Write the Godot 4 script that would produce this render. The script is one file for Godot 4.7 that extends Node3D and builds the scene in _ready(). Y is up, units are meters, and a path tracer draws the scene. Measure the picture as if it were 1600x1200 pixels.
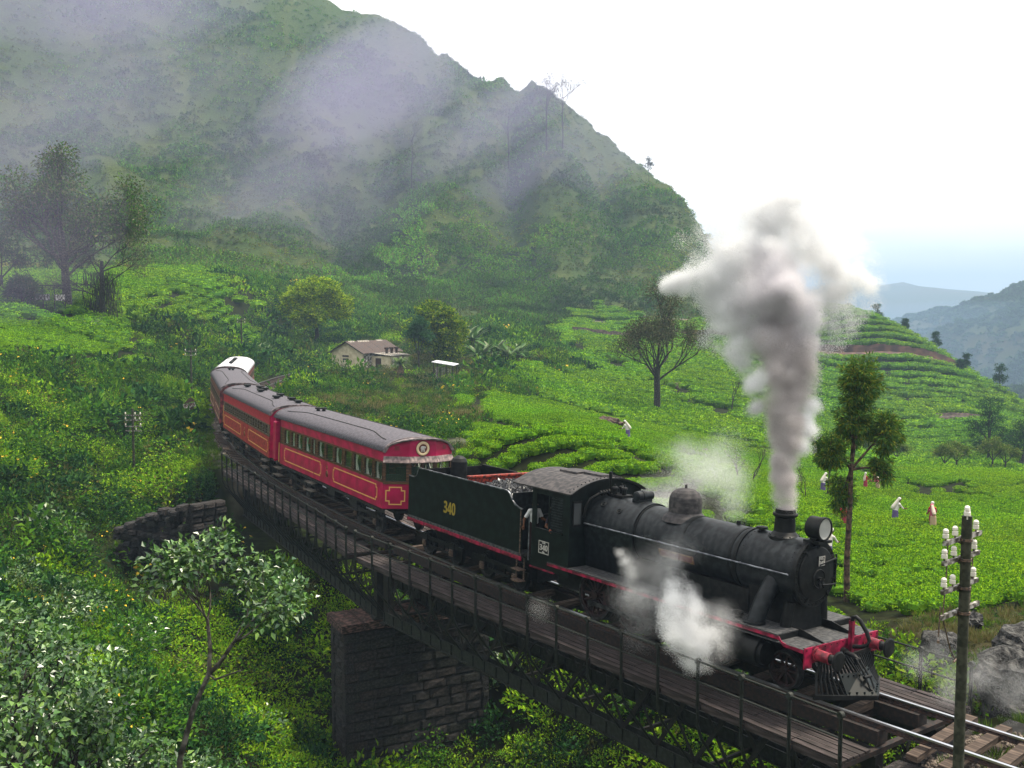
extends Node3D
# A steam train on a curved girder bridge in tea country. Metres, y up, y = 0 at rail level.
# Track: an arc of radius R round (0, 0, -R); s is the distance along it, 0 at the engine's buffer beam, negative towards the rear.
const R := 168.1
const EYE := Vector3(13.26, 9.03, 20.57)
const YAW := 0.8925
const CANT := 0.0424

var rng := RandomNumberGenerator.new()
var noise := FastNoiseLite.new()
var M := {}          # materials by name
var taken := {}      # names in use at top level

func _ready() -> void:
	rng.seed = 77
	noise.seed = 5
	noise.frequency = 1.0
	noise.fractal_octaves = 4
	set_view()
	make_materials()
	make_ground()
	make_bridge()
	make_train()
	make_buildings()
	make_poles()
	make_rocks()
	make_people()
	make_trees()
	make_planting()
	make_smoke()

func set_view() -> void:
	var cam := Camera3D.new()
	cam.name = "camera"
	cam.position = EYE
	cam.rotation = Vector3(-0.0754, YAW, 0)
	cam.fov = 2.0 * rad_to_deg(atan(600.0 / 1589.0))
	cam.near = 0.5
	cam.far = 9000.0
	add_child(cam)
	var sun := DirectionalLight3D.new()
	sun.name = "sun"
	sun.light_energy = 1.4
	sun.light_color = Color(1.0, 0.96, 0.88)
	sun.light_angular_distance = 14.0
	sun.shadow_enabled = true
	add_child(sun)
	sun.look_at_from_position(Vector3(0, 0, 0), -(right(0.45) + ahead(0.12) + Vector3(0, 1.0, 0)), Vector3(0, 0, 1))
	var we := WorldEnvironment.new()
	we.name = "environment"
	var e := Environment.new()
	e.background_mode = Environment.BG_SKY
	var sky := Sky.new()
	var pm := PanoramaSkyMaterial.new()
	pm.panorama = sky_picture()
	sky.sky_material = pm
	e.sky = sky
	e.background_energy_multiplier = 1.0
	e.tonemap_mode = Environment.TONE_MAPPER_LINEAR
	e.tonemap_exposure = 1.62
	e.fog_enabled = true
	e.fog_density = 0.0004
	e.fog_light_color = Color(0.75, 0.87, 1.0)
	e.volumetric_fog_enabled = true
	e.volumetric_fog_density = 0.0
	e.sdfgi_enabled = true
	e.ssao_enabled = true
	e.ssil_enabled = true
	we.environment = e
	add_child(we)

# overcast: white, with soft low cloud banks and bluish gaps near the horizon all the way round
func sky_picture() -> ImageTexture:
	var n := FastNoiseLite.new()
	n.seed = 11
	n.frequency = 1.0
	n.fractal_octaves = 5
	var w := 1024
	var h := 512
	var im := Image.create(w, h, false, Image.FORMAT_RGBF)
	for j in h:
		var el := (0.5 - (j + 0.5) / h) * PI
		for i in w:
			var az := (i + 0.5) / w * TAU
			var d := Vector3(cos(el) * cos(az), sin(el), cos(el) * sin(az))
			var c := Color(1.0, 0.985, 0.955) * (1.0 + 0.22 * (1.0 - smoothstep(0.0, 0.5, el)))
			var low := clampf(1.0 - absf(el - 0.05) / 0.075, 0.0, 1.0)
			if low > 0.0:
				var q := n.get_noise_3d(d.x * 3.0, el * 34.0, d.z * 3.0)
				c = c.lerp(Color(0.62, 0.72, 0.88), low * smoothstep(-0.05, 0.35, q) * 0.25)
			var hi := n.get_noise_3d(d.x * 1.6 + 9.0, d.y * 2.2, d.z * 1.6)
			c = c * (1.0 + 0.05 * hi)
			if el < 0.0:
				c = Color(0.55, 0.62, 0.66)
			im.set_pixel(i, j, c)
	return ImageTexture.create_from_image(im)

func right(k: float) -> Vector3:
	return Vector3(cos(YAW), 0, -sin(YAW)) * k

func ahead(k: float) -> Vector3:
	return Vector3(-sin(YAW), 0, -cos(YAW)) * k

# across / along the valley -> world, on the ground plus a height
func at_valley(u: float, d: float, above := 0.0) -> Vector3:
	var p := EYE + right(u) + ahead(d)
	p.y = ground_ud(u, d) + above
	return p

func valley(p: Vector3) -> Vector2:
	var q := p - EYE
	return Vector2(q.dot(right(1.0)), q.dot(ahead(1.0)))

func track(s: float, off := 0.0, h := 0.0) -> Vector3:
	var a := s / R
	return Vector3((R + off) * sin(a), h, -R + (R + off) * cos(a))

# distance along the track and offset from it (positive towards the camera's side)
func track_place(p: Vector3) -> Vector2:
	var q := Vector2(p.x, p.z + R)
	return Vector2(atan2(q.x, q.y) * R, q.length() - R)

func vehicle_frame(s0: float, s1: float) -> Transform3D:
	var a := track(s0 - 0.15 * (s0 - s1))
	var b := track(s1 + 0.15 * (s0 - s1))
	var ax := (a - b).normalized()
	var side := ax.cross(Vector3.UP).normalized()
	var z := side * cos(CANT) + Vector3.UP * sin(CANT)
	var y := Vector3.UP * cos(CANT) - side * sin(CANT)
	return Transform3D(Basis(ax, y, z), a + ax * 0.15 * (s0 - s1))

# ------------------------------------------------------------------ shapes
class Shape:
	var v := PackedVector3Array()
	var n := PackedVector3Array()
	var c := PackedColorArray()
	var t := Transform3D.IDENTITY
	var tint := Color(1, 1, 1)
	func tri(a: Vector3, b: Vector3, d: Vector3, na: Vector3, nb: Vector3, nd: Vector3) -> void:
		a = t * a
		b = t * b
		d = t * d
		na = (t.basis * na).normalized()
		nb = (t.basis * nb).normalized()
		nd = (t.basis * nd).normalized()
		if (b - a).cross(d - a).dot(na + nb + nd) > 0.0:
			v.append(a); v.append(d); v.append(b)
			n.append(na); n.append(nd); n.append(nb)
		else:
			v.append(a); v.append(b); v.append(d)
			n.append(na); n.append(nb); n.append(nd)
		c.append(tint); c.append(tint); c.append(tint)
	func flat(a: Vector3, b: Vector3, d: Vector3, out: Vector3) -> void:
		var m := (b - a).cross(d - a)
		if m.dot(out) < 0.0:
			m = -m
		tri(a, b, d, m, m, m)
	func quad(a: Vector3, b: Vector3, d: Vector3, e: Vector3, out: Vector3) -> void:
		flat(a, b, d, out)
		flat(a, d, e, out)
	# eight corners: 0-3 lower ring, 4-7 upper ring above them
	func hexa(p: Array) -> void:
		var mid := Vector3.ZERO
		for q in p:
			mid += q / 8.0
		for f in [[0, 1, 2, 3], [4, 5, 6, 7], [0, 1, 5, 4], [1, 2, 6, 5], [2, 3, 7, 6], [3, 0, 4, 7]]:
			var m: Vector3 = (p[f[0]] + p[f[1]] + p[f[2]] + p[f[3]]) / 4.0 - mid
			quad(p[f[0]], p[f[1]], p[f[2]], p[f[3]], m)
	func box(x0: float, x1: float, y0: float, y1: float, z0: float, z1: float) -> void:
		hexa([Vector3(x0, y0, z0), Vector3(x1, y0, z0), Vector3(x1, y0, z1), Vector3(x0, y0, z1), Vector3(x0, y1, z0), Vector3(x1, y1, z0), Vector3(x1, y1, z1), Vector3(x0, y1, z1)])
	# a box with its long edges chamfered, along x
	func bar(x0: float, x1: float, y0: float, y1: float, z0: float, z1: float, e: float) -> void:
		prism([Vector2(z0 + e, y0), Vector2(z1 - e, y0), Vector2(z1, y0 + e), Vector2(z1, y1 - e), Vector2(z1 - e, y1), Vector2(z0 + e, y1), Vector2(z0, y1 - e), Vector2(z0, y0 + e)], x0, x1)
	# a beam of width w and height h from a to b
	func beam(a: Vector3, b: Vector3, w: float, h: float, upish := Vector3.UP) -> void:
		var d := (b - a).normalized()
		var s := d.cross(upish)
		if s.length() < 0.01:
			s = d.cross(Vector3.RIGHT)
		s = s.normalized()
		var u := s.cross(d).normalized()
		s *= w / 2.0
		u *= h / 2.0
		hexa([a - s - u, b - s - u, b + s - u, a + s - u, a - s + u, b - s + u, b + s + u, a + s + u])
	# outline in (z, y), swept along x
	func prism(o: Array, x0: float, x1: float, smooth := false) -> void:
		var k := o.size()
		var mid := Vector2.ZERO
		for q in o:
			mid += q / float(k)
		var en := []
		for i in k:
			var d: Vector2 = o[(i + 1) % k] - o[i]
			var m := Vector2(d.y, -d.x).normalized()
			if m.dot((o[i] + o[(i + 1) % k]) / 2.0 - mid) < 0.0 and not smooth:
				pass
			en.append(m)
		var area := 0.0
		for i in k:
			var p: Vector2 = o[i]
			var q: Vector2 = o[(i + 1) % k]
			area += p.x * q.y - q.x * p.y
		var sg := 1.0 if area > 0.0 else -1.0
		for i in k:
			var p: Vector2 = o[i]
			var q: Vector2 = o[(i + 1) % k]
			var m: Vector2 = en[i] * sg
			var m0 := m
			var m1 := m
			if smooth:
				m0 = (m + en[(i + k - 1) % k] * sg).normalized()
				m1 = (m + en[(i + 1) % k] * sg).normalized()
			var n0 := Vector3(0, m0.y, m0.x)
			var n1 := Vector3(0, m1.y, m1.x)
			var a := Vector3(x0, p.y, p.x)
			var b := Vector3(x0, q.y, q.x)
			var e := Vector3(x1, q.y, q.x)
			var f := Vector3(x1, p.y, p.x)
			tri(a, b, e, n0, n1, n1)
			tri(a, e, f, n0, n1, n0)
		var poly := PackedVector2Array(o)
		var ix := Geometry2D.triangulate_polygon(poly)
		for i in range(0, ix.size(), 3):
			var a: Vector2 = o[ix[i]]
			var b: Vector2 = o[ix[i + 1]]
			var e: Vector2 = o[ix[i + 2]]
			flat(Vector3(x0, a.y, a.x), Vector3(x0, b.y, b.x), Vector3(x0, e.y, e.x), Vector3(-1, 0, 0) * signf(x1 - x0))
			flat(Vector3(x1, a.y, a.x), Vector3(x1, b.y, b.x), Vector3(x1, e.y, e.x), Vector3(1, 0, 0) * signf(x1 - x0))
	# outline in (x, y), swept along z
	func prism_x(o: Array, z0: float, z1: float) -> void:
		var k := o.size()
		var area := 0.0
		for i in k:
			area += o[i].x * o[(i + 1) % k].y - o[(i + 1) % k].x * o[i].y
		var sg := 1.0 if area > 0.0 else -1.0
		for i in k:
			var p: Vector2 = o[i]
			var q: Vector2 = o[(i + 1) % k]
			var d := q - p
			quad(Vector3(p.x, p.y, z0), Vector3(q.x, q.y, z0), Vector3(q.x, q.y, z1), Vector3(p.x, p.y, z1), Vector3(d.y, -d.x, 0) * sg)
		var ix := Geometry2D.triangulate_polygon(PackedVector2Array(o))
		for i in range(0, ix.size(), 3):
			for z in [z0, z1]:
				var a: Vector2 = o[ix[i]]
				var b: Vector2 = o[ix[i + 1]]
				var e: Vector2 = o[ix[i + 2]]
				flat(Vector3(a.x, a.y, z), Vector3(b.x, b.y, z), Vector3(e.x, e.y, z), Vector3(0, 0, (z0 - z1 if z == z0 else z1 - z0)))
	# surface of revolution about an axis from a: profile of (along, radius)
	func lathe(a: Vector3, dir: Vector3, prof: Array, k := 20) -> void:
		dir = dir.normalized()
		var e1 := dir.cross(Vector3.UP if absf(dir.y) < 0.9 else Vector3.RIGHT).normalized()
		var e2 := dir.cross(e1)
		for j in prof.size() - 1:
			var p: Vector2 = prof[j]
			var q: Vector2 = prof[j + 1]
			var d := q - p
			if d.length() < 1e-6:
				continue
			var m := Vector2(-d.y, d.x).normalized()
			for i in k:
				var a0 := TAU * i / k
				var a1 := TAU * (i + 1) / k
				var r0 := e1 * cos(a0) + e2 * sin(a0)
				var r1 := e1 * cos(a1) + e2 * sin(a1)
				var n0 := r0 * m.y + dir * m.x
				var n1 := r1 * m.y + dir * m.x
				var w0 := a + dir * p.x + r0 * p.y
				var w1 := a + dir * p.x + r1 * p.y
				var w2 := a + dir * q.x + r1 * q.y
				var w3 := a + dir * q.x + r0 * q.y
				if p.y > 1e-6:
					tri(w0, w1, w2, n0, n1, n1)
				if q.y > 1e-6:
					tri(w0, w2, w3, n0, n1, n0)
	func cyl(a: Vector3, b: Vector3, r: float, k := 16) -> void:
		var l := (b - a).length()
		lathe(a, b - a, [Vector2(0, 0), Vector2(0, r), Vector2(l, r), Vector2(l, 0)], k)
	# a tube through points, radius from r0 to r1
	func tube(p: Array, r0: float, r1: float, k := 8) -> void:
		var m := p.size()
		var rings := []
		for i in m:
			var d: Vector3 = (p[mini(i + 1, m - 1)] - p[maxi(i - 1, 0)])
			d = d.normalized()
			var e1 := d.cross(Vector3(0.31, 0.9, 0.3)).normalized()
			var e2 := d.cross(e1)
			var r := lerpf(r0, r1, float(i) / maxf(1.0, m - 1.0))
			var ring := []
			for j in k:
				var q := e1 * cos(TAU * j / k) + e2 * sin(TAU * j / k)
				ring.append([p[i] + q * r, q])
			rings.append(ring)
		for i in m - 1:
			for j in k:
				var a = rings[i][j]
				var b = rings[i][(j + 1) % k]
				var e = rings[i + 1][(j + 1) % k]
				var f = rings[i + 1][j]
				tri(a[0], b[0], e[0], a[1], b[1], e[1])
				tri(a[0], e[0], f[0], a[1], e[1], f[1])
		for j in k:
			flat(rings[0][j][0], rings[0][(j + 1) % k][0], p[0], p[0] - p[1])
			flat(rings[m - 1][j][0], rings[m - 1][(j + 1) % k][0], p[m - 1], p[m - 1] - p[m - 2])
	# a leaf: a bent rhombus
	func leaf(at: Vector3, dir: Vector3, side: Vector3, l: float, w: float, fold := 0.25) -> void:
		var up := side.cross(dir).normalized()
		var tip := at + dir * l - up * l * 0.12
		var b := at + dir * l * 0.42 + side * w * 0.5 + up * w * fold
		var d := at + dir * l * 0.42 - side * w * 0.5 + up * w * fold
		var n0 := (b - at).cross(tip - at).normalized()
		var n1 := (tip - at).cross(d - at).normalized()
		if n0.dot(up) < 0.0:
			n0 = -n0
		if n1.dot(up) < 0.0:
			n1 = -n1
		tri(at, b, tip, n0, n0, n0)
		tri(at, tip, d, n1, n1, n1)
	func done(colors := false) -> ArrayMesh:
		var arr := []
		arr.resize(Mesh.ARRAY_MAX)
		arr[Mesh.ARRAY_VERTEX] = v
		arr[Mesh.ARRAY_NORMAL] = n
		if colors:
			arr[Mesh.ARRAY_COLOR] = c
		var m := ArrayMesh.new()
		m.add_surface_from_arrays(Mesh.PRIMITIVE_TRIANGLES, arr)
		return m

# ------------------------------------------------------------------ naming and placing
func numbered(called: String) -> String:
	if not taken.has(called):
		taken[called] = 0
		return called
	taken[called] += 1
	return "%s_%03d" % [called, taken[called]]

func tag(o: Node, label: String, category: String, group := "", kind := "") -> void:
	o.set_meta("label", label)
	o.set_meta("category", category)
	if group != "":
		o.set_meta("group", group)
	if kind != "":
		o.set_meta("kind", kind)

func thing(called: String, label: String, category: String, where: Transform3D, group := "") -> Node3D:
	var o := Node3D.new()
	o.name = numbered(called)
	add_child(o)
	o.transform = where
	tag(o, label, category, group)
	return o

func put_mesh(called: String, mesh: Mesh, mat: Material, parent: Node = null) -> MeshInstance3D:
	var o := MeshInstance3D.new()
	o.mesh = mesh
	o.material_override = mat
	if parent == null:
		o.name = numbered(called)
		add_child(o)
	else:
		var k := 0
		var nm := called
		while parent.has_node(NodePath(nm)):
			k += 1
			nm = "%s_%03d" % [called, k]
		o.name = nm
		parent.add_child(o)
	return o

func obj(called: String, s: Shape, mat: Material, parent: Node = null, colors := false) -> MeshInstance3D:
	return put_mesh(called, s.done(colors), mat, parent)

func structure(o: Node) -> void:
	o.set_meta("kind", "structure")

func copy_thing(o: Node3D, label: String, group := "") -> Node3D:
	var base := str(o.name).split("_0")[0]
	var c: Node3D = o.duplicate()
	c.name = numbered(base)
	add_child(c)
	c.set_meta("label", label)
	if group != "":
		c.set_meta("group", group)
	return c

# many copies of one mesh as one object
func scatter(called: String, mesh: Mesh, mat: Material, places: Array, tints: PackedColorArray, parent: Node = null) -> MultiMeshInstance3D:
	var mm := MultiMesh.new()
	mm.transform_format = MultiMesh.TRANSFORM_3D
	mm.use_colors = true
	mm.mesh = mesh
	mm.instance_count = places.size()
	var buf := PackedFloat32Array()
	buf.resize(places.size() * 16)
	for i in places.size():
		var q: Transform3D = places[i]
		var k := i * 16
		buf[k] = q.basis.x.x; buf[k + 1] = q.basis.y.x; buf[k + 2] = q.basis.z.x; buf[k + 3] = q.origin.x
		buf[k + 4] = q.basis.x.y; buf[k + 5] = q.basis.y.y; buf[k + 6] = q.basis.z.y; buf[k + 7] = q.origin.y
		buf[k + 8] = q.basis.x.z; buf[k + 9] = q.basis.y.z; buf[k + 10] = q.basis.z.z; buf[k + 11] = q.origin.z
		buf[k + 12] = tints[i].r; buf[k + 13] = tints[i].g; buf[k + 14] = tints[i].b; buf[k + 15] = 1.0
	mm.buffer = buf
	var o := MultiMeshInstance3D.new()
	o.multimesh = mm
	o.material_override = mat
	o.name = numbered(called) if parent == null else called
	(self if parent == null else parent).add_child(o, true)
	o.set_meta("kind", "stuff")
	return o

func rot_y(a: float) -> Basis:
	return Basis(Vector3.UP, a)

func rnd(a: float, b: float) -> float:
	return rng.randf_range(a, b)

func rnd_dir() -> Vector3:
	var z := rng.randf_range(-1.0, 1.0)
	var a := rng.randf() * TAU
	var r := sqrt(1.0 - z * z)
	return Vector3(r * cos(a), z, r * sin(a))
const SURVEY := [  # points of the ground: across the valley, along it, height, and what grows there
	[0, 0, 7.3, "s"], [-10, 0, 7, "s"], [-30, 0, 6, "s"], [10, 0, 5, "s"], [20, 0, 3, "s"], [0, -25, 13, "s"], [-40, -25, 14, "s"], [40, -25, 8, "s"], [0, 8, 1.5, "s"], [-8, 8, 3, "s"], 
	[-20, 10, 3.5, "s"], [-5, 15, -4.5, "s"], [-6.5, 18, -3.6, "s"], [-12, 16, 0, "s"], [-16, 24, -1.5, "s"], [0, 16, -7, "r"], [2, 22, -8.5, "r"], [4.5, 18, -5, "r"], [6.8, 15, -1.1, "g"], 
	[8.5, 12, -0.2, "g"], [12, 17, -0.7, "g"], [20, 14, 0, "g"], [30, 20, 0.5, "s"], [9.5, 19, -0.9, "g"], [-2, 30, -9.5, "r"], [3, 26.5, -8, "r"], [6.5, 26, -5.5, "r"], [-5, 36, -9.2, "r"], 
	[2, 34, -8.8, "r"], [-8, 42, -8.5, "r"], [0, 42, -7.5, "r"], [5, 38, -4.2, "r"], [8.5, 31, -3.5, "r"], [-9, 33, -5.5, "r"], [-3, 48, -2.2, "s"], [3, 46, -0.6, "t"], [8, 42, -1.3, "t"], 
	[-14, 48, -5, "r"], [-11, 54, -3, "s"], [-16, 56, -2.6, "s"], [12.6, 31, -1.2, "g"], [15, 28.5, -0.7, "g"], [20, 27, 0.2, "s"], [30, 30, 0.8, "s"], [14, 35, -1.7, "t"], [22, 36, -1, "t"], 
	[40, 45, -1.5, "t"], [-2.8, 56, 0.8, "g"], [0, 66, 0.3, "t"], [5.1, 80, -0.1, "t"], [-1.3, 50, 1, "t"], [1.3, 100, -1.1, "t"], [9.5, 75, -1.4, "t"], [11, 62, -1.2, "t"], 
	[11.6, 52, -0.9, "t"], [17.8, 70, -3.4, "t"], [13.2, 38, -2, "t"], [15.4, 37, -2, "t"], [24.2, 57, -3.8, "t"], [30.5, 84, -6.5, "t"], [27.2, 95, -6.3, "t"], [25.9, 52, -3.6, "t"], 
	[47.1, 95, -6.9, "t"], [45, 118, -9.8, "t"], [64.3, 135, -12.8, "t"], [66, 160, -13.7, "t"], [47.5, 150, -10.9, "t"], [80.1, 195, -10.6, "t"], [86.6, 180, -11.4, "t"], 
	[78.1, 225, -6.5, "t"], [96.3, 235, -5, "t"], [81.8, 260, 0.9, "t"], [92.2, 300, 9.4, "t"], [103.9, 290, 4.5, "t"], [110.5, 270, -2, "t"], [111.3, 245, -7.9, "t"], [108.8, 215, -12.7, "t"], 
	[108.5, 190, -19.8, "t"], [18.7, 130, -4.7, "t"], [14.2, 150, -3.3, "t"], [31.2, 165, -3.4, "t"], [41.7, 165, -5.5, "t"], [36.9, 195, -1.4, "t"], [53.8, 225, -0.2, "t"], [29.2, 232, 2, "t"], 
	[14.3, 228, 3.3, "t"], [65.1, 280, 5, "t"], [81, 300, 6.2, "t"], [5.2, 165, 0.7, "s"], [-1.6, 125, -0.4, "s"], [0, 215, 3.6, "s"], [5.1, 135, -2, "t"], [-23.7, 160, -0.8, "g"], 
	[-14.6, 145, -1, "g"], [-8.5, 135, -1.2, "g"], [-8.5, 90, -0.6, "g"], [-14.4, 95, -0.3, "g"], [-22.7, 120, -0, "s"], [-8, 70, -0.3, "s"], [-33.3, 165, -0.3, "s"], [-34, 150, 1.5, "s"], 
	[-22.1, 220, 6.3, "s"], [-35.5, 185, 3.2, "s"], [-44.2, 190, 4.3, "s"], [-33.9, 225, 6.2, "s"], [-7.5, 200, 4, "s"], [-15.7, 250, 6.7, "m"], [-0, 300, 13.7, "b"], [-38.8, 310, 19.7, "b"], 
	[-21.9, 350, 29.7, "m"], [21.6, 345, 25.2, "m"], [39.5, 315, 13.9, "m"], [56.5, 300, 8.1, "m"], [8.2, 260, 5.8, "b"], [-18.2, 290, 14.5, "b"], [71.1, 310, 5.1, "m"], [77, 370, 16, "m"], 
	[78.1, 410, 34.6, "m"], [72.8, 450, 56.5, "m"], [61.3, 470, 71.6, "m"], [43.4, 500, 92.4, "m"], [25.7, 520, 110, "m"], [10.2, 550, 127.5, "m"], [-3.5, 570, 136, "m"], 
	[-24.1, 600, 141.2, "m"], [-33.6, 545, 135.7, "m"], [-51.7, 525, 144.9, "m"], [-74.2, 525, 154.4, "m"], [-112.7, 525, 164.8, "m"], [-162.2, 530, 183.7, "m"], [-221.8, 520, 208.1, "m"], 
	[-303.3, 500, 229.8, "m"], [-355.9, 420, 206.7, "m"], [-0, 440, 58.2, "m"], [-54, 435, 71, "m"], [-105.3, 425, 82.5, "m"], [-150.1, 405, 91.4, "m"], [-189.9, 385, 99, "m"], 
	[-108.9, 350, 48.1, "m"], [-135, 310, 43.6, "m"], [-69.9, 320, 34.9, "m"], [39.2, 420, 50.8, "m"], [-84.2, 245, 21.2, "m"], [-112.5, 225, 20.2, "m"], [-137.2, 220, 26.8, "m"], 
	[-201.3, 250, 52.3, "m"], [-63.8, 255, 18.6, "m"], [-57.1, 130, 9.4, "t"], [-62, 180, 13.5, "t"], [-50.8, 180, 10.7, "t"], [-45.3, 195, 8.4, "s"], [-65, 115, 9, "t"], 
	[-75.8, 110, 11.1, "s"], [-44.9, 102, 4.9, "t"], [-37, 76, 2.8, "s"], [-34.8, 92, 2.1, "s"], [-37.2, 118, 2, "s"], [-37, 65, 3.3, "s"], [-39.7, 150, 2.9, "s"], [-23.8, 80, 0.2, "s"], 
	[-26.3, 70, -2.5, "s"], [-26.7, 60, -1.6, "s"], [-25.5, 50, -0.3, "s"], [-20.3, 58, -2.8, "s"], [-18.3, 52, -5.1, "s"], [-20.2, 45, -3.5, "s"], [-19.5, 38, -1.8, "s"], [-9.9, 32, -4, "s"], 
	[-20.5, 32, 0.4, "s"], [396.9, 900, -36.2, "f"], [383.2, 1150, -19.8, "f"], [474.5, 1200, 7.5, "f"], [580.1, 1250, 19.9, "f"], [658.4, 1250, 23.1, "f"], [383.9, 800, -56.5, "f"], 
	[828.4, 1200, 9, "f"], [336.4, 650, -40.1, "f"], [1024, 3400, 13.2, "f"], [1162.6, 3500, 68, "f"], [1315.3, 3500, 96.4, "f"], [1469.2, 3500, 83.3, "f"], [1667.8, 3500, 50.5, "f"], 
	[1896.4, 3600, 40.5, "f"], [768.4, 3500, 30.8, "f"], [2345.9, 3400, 30.2, "f"], [170, 420, -70, "f"], [120, 420, -50, "f"], [250, 330, -75, "f"], [200, 600, -120, "f"], 
	[450, 1700, -160, "f"], [900, 2400, -120, "f"], [1500, 4600, 60, "f"], [600, 4600, 60, "f"], [-600, 4600, 60, "f"], [-300, 800, 120, "m"], [0, 800, 80, "m"], [-100, 1500, 50, "f"], 
	[300, 1000, -60, "f"], [-1500, 2000, 100, "f"], [0, 2500, 0, "f"], [1500, 1500, -50, "f"], [2500, 2500, 0, "f"], [-2500, 4500, 100, "f"], [3500, 4500, 60, "f"], [2500, 0, -50, "f"], 
	[-2500, 0, 150, "f"], [300, 0, -10, "s"], [-300, 0, 40, "m"], [0, -300, 60, "s"], [0, -2000, 150, "f"], 
]
# ------------------------------------------------------------------ materials
var textures := {}

# a seamless noise picture between two greys (or tints), for grain, stains and patches
func noise_picture(key: String, size: int, freq: float, lo: Color, hi: Color, sharp := 1.0, octaves := 4, stretch := Vector2.ONE) -> ImageTexture:
	if textures.has(key):
		return textures[key]
	var n := FastNoiseLite.new()
	n.seed = key.hash() % 1000
	n.noise_type = FastNoiseLite.TYPE_SIMPLEX_SMOOTH
	n.frequency = freq
	n.fractal_octaves = octaves
	var g := n.get_seamless_image(int(size * stretch.x), int(size * stretch.y), false, false, 0.2, true)
	g.resize(size, size, Image.INTERPOLATE_BILINEAR)
	var im := Image.create(size, size, false, Image.FORMAT_RGB8)
	for j in size:
		for i in size:
			var q := clampf((g.get_pixel(i, j).r - 0.5) * sharp + 0.5, 0.0, 1.0)
			im.set_pixel(i, j, lo.lerp(hi, q))
	textures[key] = ImageTexture.create_from_image(im)
	return textures[key]

func mat(called: String, c: Color, rough: float, tex: Texture2D = null, scale := 1.0, metal := 0.0) -> StandardMaterial3D:
	var m := StandardMaterial3D.new()
	m.resource_name = called
	m.albedo_color = c.linear_to_srgb()
	m.roughness = rough
	m.metallic = metal
	if tex:
		m.albedo_texture = tex
		m.uv1_triplanar = true
		m.uv1_scale = Vector3.ONE * scale
	M[called] = m
	return m

func bumpy(m: StandardMaterial3D, tex: Texture2D, cm: float) -> void:
	m.heightmap_enabled = true
	m.heightmap_texture = tex
	m.heightmap_scale = cm

func leafy(called: String, rough: float, through: Color, spec := 0.5) -> void:
	var m := StandardMaterial3D.new()
	m.resource_name = called
	m.vertex_color_use_as_albedo = true
	m.roughness = rough
	m.metallic_specular = spec
	m.backlight_enabled = true
	m.backlight = through
	M[called] = m

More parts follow.
